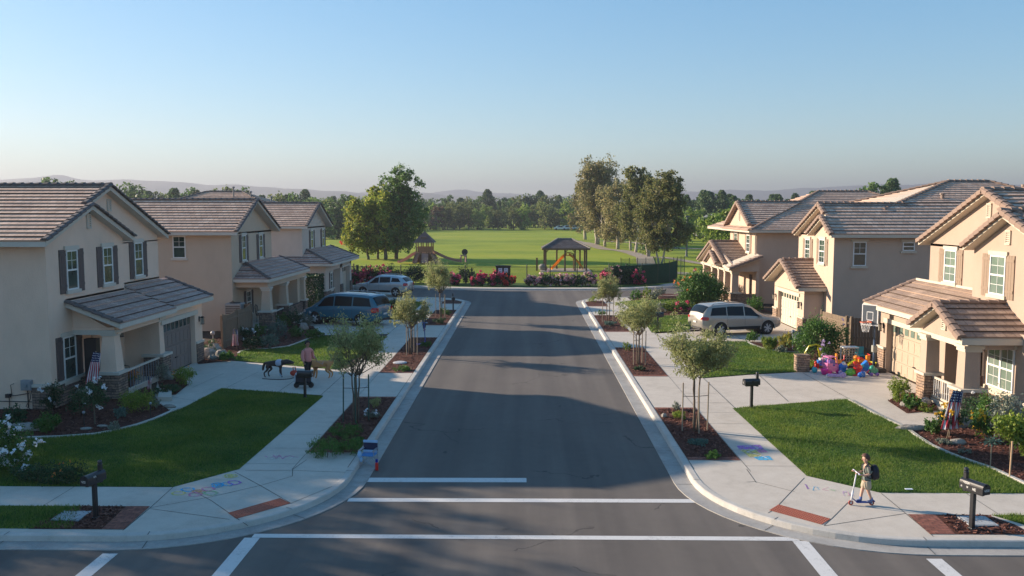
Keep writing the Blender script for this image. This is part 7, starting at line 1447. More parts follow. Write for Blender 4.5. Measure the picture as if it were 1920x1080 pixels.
# far cars / small white park things
for k, (px, Y, lab) in enumerate(((1050, 283, 'white parked car far behind the field, leftmost under the trees'), (1064, 285, 'white parked car far behind the field, middle one'), (1078, 287, 'white parked car far behind the field, right one'))):
    x = (px-985)*Y/FPX; b = MB(); pr = [(-2.1, .3), (-2.1, .85), (-1.5, .95), (-1.0, 1.4), (.7, 1.42), (1.3, .95), (2.1, .85), (2.15, .3)]; b.prism([(a, -.85, z) for a, z in pr], (0, 1.7, 0)); t = thing('parked_car', lab, 'car', (x, Y, park_z(x, Y)), 0, 'cars parked beyond the field'); b.build('body', M['white'], t, local=True, bev=.08)
    g = MB(); g.prism([(-.95, -.87, .97), (-.6, -.87, 1.32), (.6, -.87, 1.34), (1.1, -.87, .97)], (0, 1.74, 0)); g.build('window', M['cglass'], t, local=True)
    for wx in (-1.3, 1.35): w_ = MB(); w_.lathe((wx, -.86, .32), [(.32, 0), (.32, 1.72)], 14, ax='y'); w_.build('wheel', M['tyre'], t, local=True)
# ================================================================ GARDEN AND DRIVEWAY THINGS
# porch chairs
def patio_chair(label, loc, rz, m):
    t = thing('patio_chair', label, 'chair', loc, rz); b = MB(); b.box((-.25, .25), (-.25, .25), (.40, .45)); b.build('seat', m, t, local=True, bev=.01); k = MB(); k.tube([(-.23, .25, .42), (-.25, .32, .95), (0, .34, 1.05), (.25, .32, .95), (.23, .25, .42)], .02, 7)
    for x in (-.12, 0, .12): k.tube([(x, .26, .42), (x, .33, 1.0)], .01, 5)
    k.tube([(-.24, .28, .68), (-.27, -.22, .66), (-.25, -.24, .42)], .016, 6); k.tube([(.24, .28, .68), (.27, -.22, .66), (.25, -.24, .42)], .016, 6); k.build('backrest', m, t, local=True)
    for x in (-.22, .22):
        for y in (-.22, .22): l = MB(); l.tube([(x, y, 0), (x*.95, y*.95, .41)], .016, 6); l.build('leg', m, t, local=True)
    return t
patio_chair('black porch chair behind the left railing, beside the tapered column', (-15.95, 32.9, .30), rad(70), M['dark'])
patio_chair('dark porch chair at the tan house seen between its columns', (-16.2, 51.8, .28), rad(90), M['dark'])
t = thing('porch_bench', 'low brown bench on the right porch behind the railing', 'bench', (16.2, 30.3, .30), rad(-90)); b = MB(); b.box((-.5, .5), (-.22, .22), (.40, .46)); b.build('seat', flat('bench_wood', (.25, .11, .06), .6), t, local=True)
for x in (-.45, .45): b = MB(); b.box((x-.03, x+.03), (-.2, .2), (0, .40)); b.build('leg', flat('bench_wood', (.25, .11, .06), .6), t, local=True)
b = MB(); b.box((-.5, .5), (.2, .25), (.46, .85)); b.build('backrest', flat('bench_wood', (.25, .11, .06), .6), t, local=True)
u = MB(); u.ball((15.9, 30.15, .98), .14, 10, sc=(1, 1, .8)); u.lathe((15.9, 30.15, .76), [(.10, 0), (.12, .12)], 10); tag(u.build('pumpkin', flat('orange_gourd', (.62, .17, .03), .5), None, smooth=True), 'orange pumpkin-like ornament on the right porch bench', 'ornament')
u = MB(); u.lathe((-15.25, 32.3, .3), [(.12, 0), (.17, .3), (.18, .32)], 12); o = u.build('flower_pot', flat('pot_brown', (.12, .07, .05), .8), None); tag(o, 'pot of orange flowers behind the left porch railing', 'flower pot'); q = obj('flowers', leaves('flowers', np.random.default_rng(1).normal(size=(500, 3))*(.13, .13, .09)+np.array((-15.25, 32.3, .78)), .06, M['opet'], 1, .8, 0), o); q2 = obj('foliage', leaves('foliage', np.random.default_rng(2).normal(size=(500, 3))*(.13, .13, .08)+np.array((-15.25, 32.3, .68)), .07, M['green'], 1, .5, 0), o)
u = MB(); u.box((-16.35, -15.9), (31.05, 31.35), (.3, 2.35)); tag(u.build('porch_screen', M['dark'], None), 'dark draped screen behind the first left porch column', 'screen')
# steps and stones
for pts, z, lab in (([(296, 752), (322, 752), (322, 735), (300, 735)], .28, 'pale concrete step at the end of the left walkway'),):
    q = [(*P(a, b), .13) for a, b in pts]; s_ = MB(); s_.prism(q, (0, 0, z-.13)); tag(s_.build('step', M['concrete'], None), lab, 'step')
def rock(label, px, py, r, sc, seed, z=.13, name='rock'):
    x, y = P(px, py); b = MB(); b.ball((0, 0, 0), r, 12, sc=sc, jit=.13, rng=random.Random(seed)); o = b.build(name, M['rock'], None, smooth=False); o.location = (x, y, z+r*sc[2]*.45); return tag(o, label, 'rock')
for k, (px, py, r, sc, lab) in enumerate(((388, 671, .38, (1.3, .8, .9), 'leftmost pale rock in the heap by the left garage pier'), (401, 667, .42, (1, .8, 1.0), 'tallest pale rock in the heap by the left garage pier'), (415, 673, .34, (1, .8, .9), 'rightmost pale rock of the heap at the left driveway edge'), (399, 674, .2, (1.2, .8, .8), 'small pale rock at the front of the heap by the left driveway'), (318, 764, .14, (1.6, .7, .6), 'small pale stone at the tip of the left bed'), (311, 712, .3, (1.1, .5, .9), 'pale flat boulder behind the shrubs at the left driveway'), (162, 805, .13, (1.5, .9, .4), 'small flat stone in the left mulch bed'), (192, 800, .12, (1.5, .9, .4), 'small flat stone beside the standard rose'), (50, 806, .4, (1.6, .7, .4), 'low flat rock under the wall pipes at left'),
                                     (155, 752, .34, (.8, .6, 1.0), 'pale boulder left of the left porch column'), (1710, 806, .3, (1.7, .6, .4), 'long pale stone at the walkway end of the right bed'), (1797, 832, .18, (1.4, .8, .6), 'pale rounded stone in the right mulch bed'), (1810, 800, .4, (1.5, .7, .6), 'large grey boulder below the second right porch pillar'), (1735, 758, .2, (1, 1, .9), 'round grey stone beside the right railing'), (1697, 762, .16, (1.1, .9, .9), 'small stone behind the bushy shrub on the right'), (1245, 782, .10, (1, 1, .9), 'small white stone at the near right planting strip'), (1504, 655, .12, (1, 1, 1), 'small white stone at the large right shrub'), (570, 618, .26, (1, .6, 1.1), 'pale boulder near the teal van'), (560, 624, .22, (1.2, .7, .8), 'low pale boulder beside the taller one near the van'))): rock(lab, px, py, r, sc, k)
# garden lights and ornaments
def globe_light(label, px, py, h, r, m):
    x, y = P(px, py); t = thing('garden_light', label, 'garden light', (x, y, .13)); p = MB(); p.tube([(0, 0, 0), (0, 0, h)], .018, 6); p.build('stem', M['dark'] if r < .1 else flat('stem_grey', (.4, .4, .45), .5), t, local=True); g = MB(); g.ball((0, 0, h+r), r, 10); g.build('globe', m, t, local=True, smooth=True)
M['gpale'] = flat('globe_pale', (.24, .26, .30), .45); M['glil'] = flat('globe_lilac', (.42, .36, .62), .3)
globe_light('lilac globe light on a stem behind the yellow toy arch', 1541, 662, .85, .11, M['glil']); globe_light('pale disc-shaped light against the left wooden fence', 420, 645, .9, .10, M['gpale']); globe_light('pale grey globe low beside the left wooden fence', 400, 655, .7, .12, M['gpale']); globe_light('white globe light at the wooden gate on the right', 1587, 655, 1.3, .10, M['gpale']); globe_light('small white globe between the right yuccas and big shrub', 1486, 655, .8, .10, M['gpale'])
globe_light('small solar light in the left mulch bed', 283, 782, .42, .05, M['gpale']); globe_light('small solar light on a short stem left of the standard rose', 158, 800, .42, .05, M['gpale'])
t = thing('garden_stake', 'short dark plant stake in the right mulch bed near the edging', 'stake', (*P(1857, 873), .13)); p = MB(); p.tube([(0, 0, 0), (0, 0, .62)], .014, 6); p.build('stake', M['stake'], t, local=True); obj('leaves', leaves('leaves', np.random.default_rng(3).normal(size=(120, 3))*(.09, .09, .06)+np.array((0, 0, .68)), .09, M['blueg'], 3), t)
t = thing('plant_stake', 'pale tan stake leaning under the bright sapling at the right edge', 'stake', (*P(1893, 895), .13)); p = MB(); p.tube([(0, 0, 0), (.05, .05, .95)], .02, 6); p.build('stake', flat('stake_tan', (.5, .33, .2), .8), t, local=True)
t = thing('path_light', 'small black lantern path light among the shrubs under the double window', 'garden light', (*P(1866, 800), .13)); p = MB(); p.tube([(0, 0, 0), (0, 0, .8)], .02, 6); p.lathe((0, 0, .8), [(.05, 0), (.07, .15), (.1, .16), (.02, .24)], 10); p.build('lantern', M['dark'], t, local=True)
# AC unit behind left fence
t = thing('air_conditioner', 'grey air conditioning unit showing above the left wooden fence', 'air conditioner', (-16.4, 47.7, .12)); b = MB(); b.box((-.45, .45), (-.4, .4), (0.7, 1.75)); b.build('casing', flat('ac_grey', (.28, .28, .27), .6), t, local=True, bev=.02); g = MB()
for k in range(9): g.box((-.4, .4), (-.41, -.402), (.78+k*.1, .82+k*.1))
g.build('louvre', M['dark'], t, local=True); g = MB(); g.lathe((0, 0, 1.75), [(.3, 0), (.3, .04), (.05, .06)], 14); g.build('fan_guard', M['dark'], t, local=True); b = MB(); b.box((-.5, .5), (-.45, .45), (0, .69)); b.build('stand', M['concrete'], t, local=True)
# chalk drawings on the pavement: real marks on the concrete
def chalk_mat(name, c):
    m, t, b = mat(name); setc(b, c, .95, 0, .1); N = t.nodes; L = t.links; g = N.new('ShaderNodeNewGeometry'); n = N.new('ShaderNodeTexNoise'); n.inputs['Scale'].default_value = 14; n.inputs['Detail'].default_value = 6; L.new(g.outputs['Position'], n.inputs['Vector'])
    cr = N.new('ShaderNodeValToRGB'); cr.color_ramp.elements[0].position = .34; cr.color_ramp.elements[1].position = .52; cr.color_ramp.elements[1].color = (.95, .95, .95, 1); L.new(n.outputs[0], cr.inputs[0]); tr = N.new('ShaderNodeBsdfTransparent'); mx = N.new('ShaderNodeMixShader'); L.new(cr.outputs[0], mx.inputs[0]); L.new(tr.outputs[0], mx.inputs[1]); L.new(b.outputs[0], mx.inputs[2]); L.new(mx.outputs[0], N['Material Output'].inputs[0]); return m
CK = {k: chalk_mat('chalk_'+k, c) for k, c in (('pink', (.62, .28, .42)), ('blue', (.08, .42, .68)), ('yellow', (.66, .58, .22)), ('orange', (.66, .34, .18)), ('purple', (.42, .22, .58)), ('green', (.36, .55, .32)), ('white', (.62, .62, .62)))}
def chalk(label, shapes, z=.1345):
    b = MB(); mats = list(CK.values()); keys = list(CK)
    for (k, kind, pts, w) in shapes:
        q = [P(x, y) for x, y in pts]
        if kind == 'fill': b.poly([(x, y, z) for x, y in q], keys.index(k))
        else:
            for a, c in zip(q, q[1:]):
                a = Vector(a); c = Vector(c); d = (c-a).normalized(); n = Vector((-d.y, d.x))*w/2; b.poly([(a.x-n.x, a.y-n.y, z), (c.x-n.x, c.y-n.y, z), (c.x+n.x, c.y+n.y, z), (a.x+n.x, a.y+n.y, z)], keys.index(k))
        z += .0006
    tag(b.build('chalk_drawing', mats, None), label, 'chalk drawing')
chalk('large pink, yellow and blue chalk drawing on the right pavement', [('purple', 'fill', [(1381, 836), (1425, 834), (1432, 842), (1386, 843)], 0), ('pink', 'fill', [(1395, 845), (1432, 842), (1440, 848), (1400, 851)], 0), ('yellow', 'fill', [(1388, 843.5), (1418, 844), (1432, 857), (1405, 857)], 0), ('blue', 'fill', [(1412, 857), (1442, 855), (1450, 863), (1422, 863)], 0), ('white', 'line', [(1395, 838), (1410, 836), (1422, 841), (1400, 848), (1420, 852), (1440, 860)], .05)])
b_ = []
rgc = random.Random(4)
for k, (cx, cy) in enumerate(((335, 925), (352, 918), (372, 922), (390, 917), (408, 910), (425, 908), (440, 905), (432, 893), (395, 925), (365, 928))):
    key = ('yellow', 'blue', 'orange', 'pink', 'blue', 'blue', 'purple', 'yellow', 'green', 'pink')[k]; pts = [(cx+rgc.uniform(.7, 1)*14*cos(a), cy+rgc.uniform(.6, 1)*4.5*sin(a)) for a in np.linspace(0, 6.28, 9)]; b_.append((key, 'line', pts+[pts[0]], .055)); 
    if k in (2, 7, 4): b_.append((key, 'fill', [(cx-7, cy-1.5), (cx+4, cy-3), (cx+8, cy+1), (cx-3, cy+3)], 0))
chalk('faint orange, yellow and blue chalk scribbles on the left corner pavement', b_)
b_ = [('pink', 'line', [(495+k*7+rgc.uniform(-2, 2), 857+rgc.uniform(-3, 3)) for k in range(10)], .035), ('white', 'line', [(500+k*7, 860+rgc.uniform(-3, 2)) for k in range(9)], .03), ('pink', 'line', [(512, 853), (518, 860), (524, 853), (530, 861), (536, 855)], .03)]
chalk('faint pink chalk writing across the left pavement', b_)
b_ = [(('purple', 'blue', 'pink', 'green', 'purple', 'pink')[k], 'line', [(1515+k*16+rgc.uniform(-8, 8), 912+k*3+rgc.uniform(-6, 6)) for _ in range(5)], .016) for k in range(6)]
chalk('faint smudged purple chalk marks beside the boy on the scooter', b_)
p = MB(); p.box((-.09, .09), (-.04, .04), (0, .012)); o = p.build('litter', flat('paper_white', (.62, .68, .75), .8), None); o.location = (*P(1704, 921), .18); tag(o, 'small scrap of white paper on the right lawn edge', 'litter')
# ---- basketball hoop
t = thing('basketball_hoop', 'portable basketball hoop with white-lined dark backboard by the right garage', 'basketball hoop', (15.1, 36.75, .13)); p = MB(); p.tube([(0, 0, 0), (0, 0, 1.4)], .06, 10); p.tube([(0, 0, 1.35), (0, 0, 2.15), (-.15, -.05, 2.45)], .045, 10); p.build('pole', flat('pole_navy', (.06, .09, .14), .4, .4), t, local=True, smooth=True)
p = MB(); p.box((-.28, .45), (-.3, .3), (0, .16)); p.build('base', M['plast'], t, local=True, bev=.04)
p = MB(); p.box((-.10, .10), (-.10, .10), (.85, 1.15)); p.build('height_adjuster', flat('adjuster', (.30, .30, .26), .6), t, local=True, bev=.02)
ax = (Vector((.62, -.78, 0)), Vector((0, 0, 1)), Vector((-.78, -.62, 0))); O = Vector((-.28, -.12, 0)); bb = MB(); bb.obox(O, ax, (-.36, .36), (2.05, 2.92), (-.02, .02)); bo = bb.build('backboard', flat('backboard', (.10, .115, .13), .2), t, local=True)
bb = MB()
for x, z in (((-.37, -.33), (2.03, 2.94)), ((.33, .37), (2.03, 2.94)), ((-.33, .33), (2.90, 2.94)), ((-.33, .33), (2.03, 2.07))): bb.obox(O, ax, x, z, (-.025, .028))
for x, z in (((-.15, -.125), (2.25, 2.62)), ((.125, .15), (2.25, 2.62)), ((-.15, .15), (2.60, 2.63)), ((-.15, .15), (2.25, 2.28))): bb.obox(O, ax, x, z, (.02, .025))
bb.build('backboard_lines', M['white'], bo, local=True)
rim = MB(); c = O+ax[2]*.33+Vector((0, 0, 2.2)); rim.tube([c+Vector((.23*cos(a), .23*sin(a), 0)) for a in np.linspace(0, 2*pi, 21)], .018, 6, cap=False); rim.obox(O+Vector((0, 0, 2.2)), ax, (-.06, .06), (-.03, .03), (.02, .12)); rim.build('rim', flat('rim_orange', (.62, .12, .04), .4), t, local=True, smooth=True)
nt_ = MB()
for k in range(12):
    for s_ in (1, -1):
        pts = []
        for j in range(5): a = 2*pi*(k+s_*j*.5)/12; rr_ = .22-.10*j/4; pts.append(c+Vector((rr_*cos(a), rr_*sin(a), -.42*j/4)))
        nt_.tube(pts, .006, 4, cap=False)
nt_.build('net', M['white'], t, local=True)
# ---- toys
TC = dict(pink=(.75, .22, .42), mag=(.62, .03, .30), yellow=(.72, .60, .02), red=(.70, .03, .02), orange=(.80, .26, .02), blue=(.02, .16, .55), teal=(.02, .36, .42), green=(.16, .45, .03), purple=(.16, .10, .40), lil=(.42, .32, .62), dgreen=(.02, .25, .16), white=(.68, .66, .62))
TM = {k: flat('toy_'+k, c, .3, coat=.3) for k, c in TC.items()}
def toy(name, label, px, py, parts, cat='toy', rz=0, z=.13):
    x, y = P(px, py); t = thing(name, label, cat, (x, y, z), rz); t.scale = (.76,)*3
    for pn, m, fn in parts: b = MB(); fn(b); b.build(pn, TM[m], t, local=True, bev=.012 if pn not in ('wheel', 'ball', 'arch') else 0, smooth='auto')
    return t
def W4(b, xs, ys, r): [b.lathe((x, y-.03, r), [(r*.6, 0), (r, .01), (r, .05), (r*.6, .06)], 14, ax='y') for x in xs for y in ys]
def wheels(m, xs, ys, r): return [('wheel', m, (lambda x, y: (lambda b: b.lathe((x, y-.03, r), [(r*.55, 0), (r, .012), (r, .048), (r*.55, .06)], 14, ax='y')))(x, y)) for x in xs for y in ys]
toy('toy_car', 'pink ride-on toy car with an arched roof in the toy pile', 1559, 700, [('body', 'pink', lambda b: (b.box((-.42, .30), (-.24, .24), (.12, .45)), b.box((-.46, -.1), (-.25, .25), (.40, .62)))), ('roof', 'pink', lambda b: (b.tube([(-.42, -.24, .4), (-.44, -.24, .85), (-.2, -.24, 1.0), (.1, -.24, .95), (.2, -.24, .4)], .035, 7), b.tube([(-.42, .24, .4), (-.44, .24, .85), (-.2, .24, 1.0), (.1, .24, .95), (.2, .24, .4)], .035, 7), b.box((-.42, .1), (-.25, .25), (.93, .99)))), ('seat', 'purple', lambda b: b.box((-.3, .1), (-.2, .2), (.45, .78)))]+wheels('mag', (-.3, .22), (-.26, .26), .13), rz=.3)
toy('toy_scooter', 'lilac patterned toy scooter lying at the front of the toy pile', 1566, 708, [('deck', 'lil', lambda b: b.box((-.42, .35), (-.09, .09), (.06, .2))), ('front', 'lil', lambda b: b.lathe((.42, -.06, .16), [(.15, 0), (.15, .12)], 16, ax='y'))]+wheels('white', (-.42,), (0,), .09), rz=-.12)
toy('toy_tub', 'magenta toy tub at the left of the toy pile', 1546, 702, [('bucket', 'mag', lambda b: b.lathe((0, 0, 0), [(.15, 0), (.24, .3), (.26, .31), (.22, .3), (.13, .04)], 14)), ('rim', 'mag', lambda b: b.box((-.12, .12), (-.25, -.2), (.22, .36)))])
toy('toy_ball', 'teal ball at the left end of the toy pile', 1527, 699, [('ball', 'teal', lambda b: b.ball((0, 0, .17), .17, 14)), ('valve', 'dgreen', lambda b: b.box((-.06, .06), (-.06, .06), (.30, .345)))])
toy('toy_trike', 'red and blue toy tricycle left of the pink toy car', 1538, 694, [('body', 'red', lambda b: (b.box((-.3, -.08), (-.12, .12), (.1, .38)), b.box((-.32, -.2), (-.1, .1), (.3, .5)))), ('frame', 'blue', lambda b: (b.tube([(-.2, 0, .3), (.15, 0, .3), (.3, 0, .45), (.28, 0, .6)], .04, 7), b.tube([(.28, -.16, .6), (.28, .16, .6)], .025, 6)))]+wheels('purple', (-.3,), (-.15, .15), .1)+wheels('purple', (.32,), (0,), .14), rz=-.2)
toy('toy_truck', 'blue toy dumper with white tray behind the pink toy car', 1545, 685, [('tray', 'white', lambda b: b.box((-.28, .2), (-.18, .18), (.32, .44))), ('body', 'blue', lambda b: (b.box((-.4, .3), (-.15, .15), (.12, .31)), b.box((.14, .34), (-.15, .15), (.31, .52))))]+wheels('purple', (-.25, .2), (-.2, .2), .11))
toy('toy_arch', 'yellow climbing arch toy at the back left of the toy pile', 1530, 676, [('arch', 'yellow', lambda b: b.tube([(-.62, 0, 0), (-.66, 0, .5), (-.45, 0, .88), (-.05, 0, 1.0), (.35, 0, .85)], .055, 8)), ('post', 'yellow', lambda b: b.obox((.32, 0, .12), (Vector((1, 0, 0)), Vector((-.25, 0, .97)), Vector((0, 1, 0))), (-.09, .09), (0, .75), (-.05, .05)))])
toy('toy_tractor', 'blue pedal toy right of the pink toy car', 1580, 701, [('body', 'blue', lambda b: (b.ball((0, 0, .42), .24, 12, sc=(1.1, .8, .8)), b.box((-.2, .14), (-.12, .12), (.1, .35)))), ('hood', 'white', lambda b: b.ball((.02, -.04, .58), .13, 10))]+wheels('lil', (-.2, .2), (-.18, .18), .12))
toy('toy_turtle', 'lime green turtle-shaped sandpit lid in the middle of the toys', 1596, 703, [('ball', 'green', lambda b: b.ball((0, 0, .12), .34, 14, sc=(1, .8, .75))), ('head', 'green', lambda b: b.ball((-.36, -.1, .1), .1, 8))])
toy('toy_slide', 'orange and yellow toy slide behind the red toy', 1598, 688, [('slide', 'yellow', lambda b: b.obox((-.3, 0, .1), (Vector((.8, 0, .6)), Vector((0, 1, 0)), Vector((-.6, 0, .8))), (0, .6), (-.16, .16), (-.04, .04))), ('ladder', 'orange', lambda b: (b.box((.15, .22), (-.16, -.1), (0, .65)), b.box((.15, .22), (.1, .16), (0, .65)), b.box((.14, .23), (-.1, .1), (.45, .52)))), ('top', 'orange', lambda b: b.ball((.22, 0, .55), .2, 12, sc=(1, 1, .8)))])
toy('toy_horse', 'red rocking toy at the centre front of the right toys', 1608, 704, [('body', 'red', lambda b: (b.ball((0, 0, .45), .26, 12, sc=(1, .7, .8)), b.box((-.14, .14), (-.12, .12), (.08, .4)), b.box((-.25, -.12), (-.06, .06), (.45, .78)))), ('rocker', 'red', lambda b: b.box((-.3, .3), (-.14, .14), (0, .08)))])
toy('toy_car', 'blue toy car with a round nose right of the red rocking toy', 1620, 699, [('body', 'blue', lambda b: (b.box((-.28, .26), (-.18, .18), (.14, .42)), b.prism([(-.2, -.16, .42), (.1, -.16, .72), (.24, -.16, .42)], (0, .32, 0)))), ('nose', 'teal', lambda b: b.ball((-.18, -.16, .42), .11, 10))]+wheels('purple', (-.2, .2), (-.2, .2), .13))
toy('toy_ball', 'blue ball at the front of the right toys', 1613, 708, [('ball', 'blue', lambda b: b.ball((0, 0, .15), .15, 14)), ('valve', 'blue', lambda b: b.box((.08, .3), (.05, .2), (.02, .3)))])
toy('toy_chair', 'teal plastic toy chair at the back of the right toys', 1613, 679, [('seat', 'teal', lambda b: b.box((-.22, .22), (-.2, .2), (.38, .46))), ('backrest', 'teal', lambda b: b.box((-.24, .24), (.12, .2), (.46, .92))), ('leg', 'blue', lambda b: (b.box((-.2, -.14), (-.18, .18), (0, .38)),)), ('leg', 'blue', lambda b: b.box((.14, .2), (-.18, .18), (0, .38)))])
toy('toy_bike', 'orange and red toy bike between the slide and the teal chair', 1620, 690, [('body', 'orange', lambda b: (b.box((-.35, .2), (-.08, .08), (.35, .52)), b.box((.1, .3), (-.1, .1), (.4, .75)))), ('seat', 'red', lambda b: b.box((-.35, -.1), (-.12, .12), (.52, .60))), ('handlebar', 'red', lambda b: b.tube([(.25, -.2, .8), (.25, .2, .8)], .03, 6))]+wheels('red', (-.3, .3), (0,), .18))
toy('toy_digger', 'dark green toy digger at the foot of the basketball pole', 1637, 704, [('body', 'dgreen', lambda b: (b.box((-.2, .22), (-.14, .14), (.14, .40)), b.ball((-.06, 0, .42), .16, 10))), ('arm', 'red', lambda b: b.obox((-.2, 0, .3), (Vector((-.7, 0, -.7)), Vector((0, 1, 0)), Vector((-.7, 0, .7))), (0, .25), (-.04, .04), (-.03, .03)))]+wheels('purple', (-.15, .18), (-.15, .15), .1))
toy('toy_mat', 'yellow and orange toy sandpit at the back beside the pole', 1630, 686, [('tub', 'yellow', lambda b: b.lathe((0, 0, 0), [(.35, 0), (.42, .22), (.36, .22), (.3, .08)], 14)), ('sand', 'orange', lambda b: b.lathe((0, 0, .1), [(.33, 0), (.3, .06)], 12))])
toy('toy_trike', 'purple and red toy tricycle at the back left of the orange toy slide', 1574, 690, [('body', 'orange', lambda b: (b.box((-.2, .1), (-.1, .1), (.3, .5)), b.box((-.25, -.15), (-.1, .1), (.5, .85)))), ('frame', 'red', lambda b: b.tube([(0, 0, .4), (.25, 0, .5), (.25, 0, .75)], .035, 6))]+wheels('mag', (-.2,), (-.14, .14), .12)+wheels('mag', (.26,), (0,), .16))
u = MB(); u.box((-.28, .28), (-.22, .22), (0, .68)); u.box((-.30, .30), (-.24, .24), (.68, .74)); o = u.build('stone_block', M['stoneR'], None, bev=.02); o.location = (*P(1503, 696), .13); tag(o, 'pale pink stone pillar block at the lawn corner left of the toys', 'stone block')
t = thing('lattice_cabinet', 'white lattice stand in front of the wooden gate on the right', 'stand', (15.0, 39.3, .13)); t.scale = (.8,)*3; b = MB()
for k in range(6): b.box((-.4+k*.16-.015, -.4+k*.16+.015), (-.25, -.23), (0, .8)); b.box((-.4, .4), (-.25, -.23), (.02+k*.15, .05+k*.15))
b.build('lattice', M['trim'], t, local=True); b = MB(); b.box((-.45, .45), (-.28, .28), (.8, .86)); b.build('top', M['white'], t, local=True)
for x in (-.4, .4): b = MB(); b.box((x-.03, x+.03), (.2, .26), (0, .8)); b.build('leg', M['white'], t, local=True)
# satellite-like antennas etc. on the far left roof ridge are part of the hip house
# distant house roof among the trees
t = thing('distant_house', 'small grey gabled house half hidden in trees right of the lamp post', 'house', (48, 222, .5)); b = MB(); b.box((-4, 4), (-3, 3), (0, 3.0)); b.build('wall', flat('distant_wall', (.16, .16, .17), .8), t, local=True); b = MB(); b.prism([(-4.5, -3.5, 3), (4.5, -3.5, 3), (0, -3.5, 5.6)], (0, 7, 0)); b.build('roof', flat('distant_roof', (.14, .15, .17), .8), t, local=True)
for x in (-2, 2): b = MB(); b.box((x-.6, x+.6), (-3.03, -2.99), (1, 2.3)); b.build('window', M['white'], t, local=True)
# ================================================================ PEOPLE AND ANIMALS
M['skin'] = flat('skin_light', (.55, .32, .23), .55); M['skin2'] = flat('skin_tan', (.36, .19, .125), .55)
def skin(name, verts, edges, mats, parent, roots=(0,), sub=2, midf=None):
    """verts: (x, y, z, radius) ; grows one continuous surface"""
    me = bpy.data.meshes.new(name); me.from_pydata([v[:3] for v in verts], edges, []); me.materials.append(mats)
    o = obj(name, me, parent); sm = o.modifiers.new('skin', 'SKIN'); sm.use_smooth_shade = True; sm.branch_smoothing = .6
    if not me.skin_vertices: bpy.context.view_layer.update()
    lay = me.skin_vertices[0].data if me.skin_vertices else None
    for i, v in enumerate(verts):
        r_ = v[3] if hasattr(v[3], '__len__') else (v[3], v[3]); lay[i].radius = r_; lay[i].use_root = i in roots
    ss = o.modifiers.new('sub', 'SUBSURF'); ss.levels = sub; ss.render_levels = sub; return o
class Sk:
    def __init__(s): s.v = []; s.e = []; s.roots = []
    def n(s, x, y, z, r, to=None, root=False):
        s.v.append((x, y, z, r)); i = len(s.v)-1
        if to is not None: s.e.append((to, i))
        if root: s.roots.append(i)
        return i
    def chain(s, pts, to=None):
        for p in pts: to = s.n(*p, to=to, root=(to is None)); 
        return to
    def build(s, name, m, par, sub=2): return skin(name, s.v, s.e, m, par, tuple(s.roots or [0]), sub)
def hand(s, wrist, d, side, up, k=1.0, curl=.6, to=None):
    """palm and five fingers; d: finger direction, side: thumb side, up: back of the hand"""
    d = Vector(d).normalized(); side = Vector(side).normalized(); up = Vector(up).normalized(); w = Vector(wrist)
    p1 = s.n(*(w+d*.035*k), (.022*k, .014*k), to=to, root=to is None); p2 = s.n(*(w+d*.075*k), (.030*k, .014*k), to=p1)
    for j, (off, L) in enumerate(((-.027, .058), (-.009, .070), (.009, .075), (.026, .068))):
        b = w+d*.085*k+side*off*k; c1 = b+(d*(1-.3*curl)-up*.5*curl)*L*.4*k; c2 = c1+(d*(.5-.6*curl)-up*(.6*curl+.2))*L*.45*k; c3 = c2+(-d*curl*.5-up*.5)*L*.28*k
        a = s.n(*b, .0085*k, to=p2); a = s.n(*c1, .008*k, to=a); a = s.n(*c2, .0075*k, to=a); s.n(*c3, .006*k, to=a)
    tb = w+d*.035*k+side*.028*k; a = s.n(*tb, .011*k, to=p1); a = s.n(*(tb+(side*.7+d*.7-up*.4)*.03*k), .010*k, to=a); s.n(*(tb+(side*.6+d*1.1-up*1.0)*.045*k), .0085*k, to=a)
def head_parts(t, c, R, yaw, hairm, skinm, hair='short', pitch=0):
    """face features set on a head centred at c looking along +x after yaw"""
    f = Vector((cos(yaw), sin(yaw), 0)); s = Vector((-sin(yaw), cos(yaw), 0)); up = Vector((0, 0, 1)); c = Vector(c)
    hm_ = MB(); n = 18
    for i in range(11):
        th_ = i/10*pi*.62
        for k in range(n):
            a = 2*pi*k/n; fr = cos(a); lim = (.56 if fr > .35 else (.8 if fr > -.2 else 1.0)) if hair == 'short' else (.52 if fr > .35 else 1.0)
            th2 = th_*lim; rr_ = R*1.10*(1+.03*sin(5*a+i)); q = c+up*.012+f*(rr_*.98*sin(th2)*cos(a)-R*.06)+s*(rr_*.90*sin(th2)*sin(a))+up*(rr_*1.12*cos(th2)); hm_.v.append(tuple(q))
    for i in range(10):
        for k in range(n): hm_.f.append((i*n+k, i*n+(k+1) % n, (i+1)*n+(k+1) % n, (i+1)*n+k)); hm_.m.append(0)
    h_ = hm_.build('hair', hairm, t, local=True, smooth=True); sd = h_.modifiers.new('thick', 'SOLIDIFY'); sd.thickness = .012; sd.offset = -1
    e = MB()
    for sg in (-1, 1): e.ball(c+f*R*.74+s*sg*R*.32+up*R*.08, R*.09, 8)
    e.build('eyes', M['dark'], t, local=True); nb_ = MB(); nb_.ball(c+f*R*.82-up*R*.14, R*.15, 8, sc=(.9, .8, 1.3)); nb_.build('nose', skinm, t, local=True, smooth=True)
    for sg in (-1, 1): eb = MB(); eb.ball(c+s*sg*R*.88-f*R*.05-up*R*.05, R*.22, 8, sc=(.7, .5, 1.2)); eb.build('ear', skinm, t, local=True, smooth=True); l = MB(); l.ball(c+f*R*.70-up*R*.48, R*.14, 8, sc=(.5, 1.2, .35)); l.build('mouth', flat('lip', (.42, .14, .12), .5), t, local=True)
def ssk(verts, name, m, par, sub=2):
    s = Sk(); 
    for ch in verts: s.chain(ch)
    return s.build(name, m, par, sub)
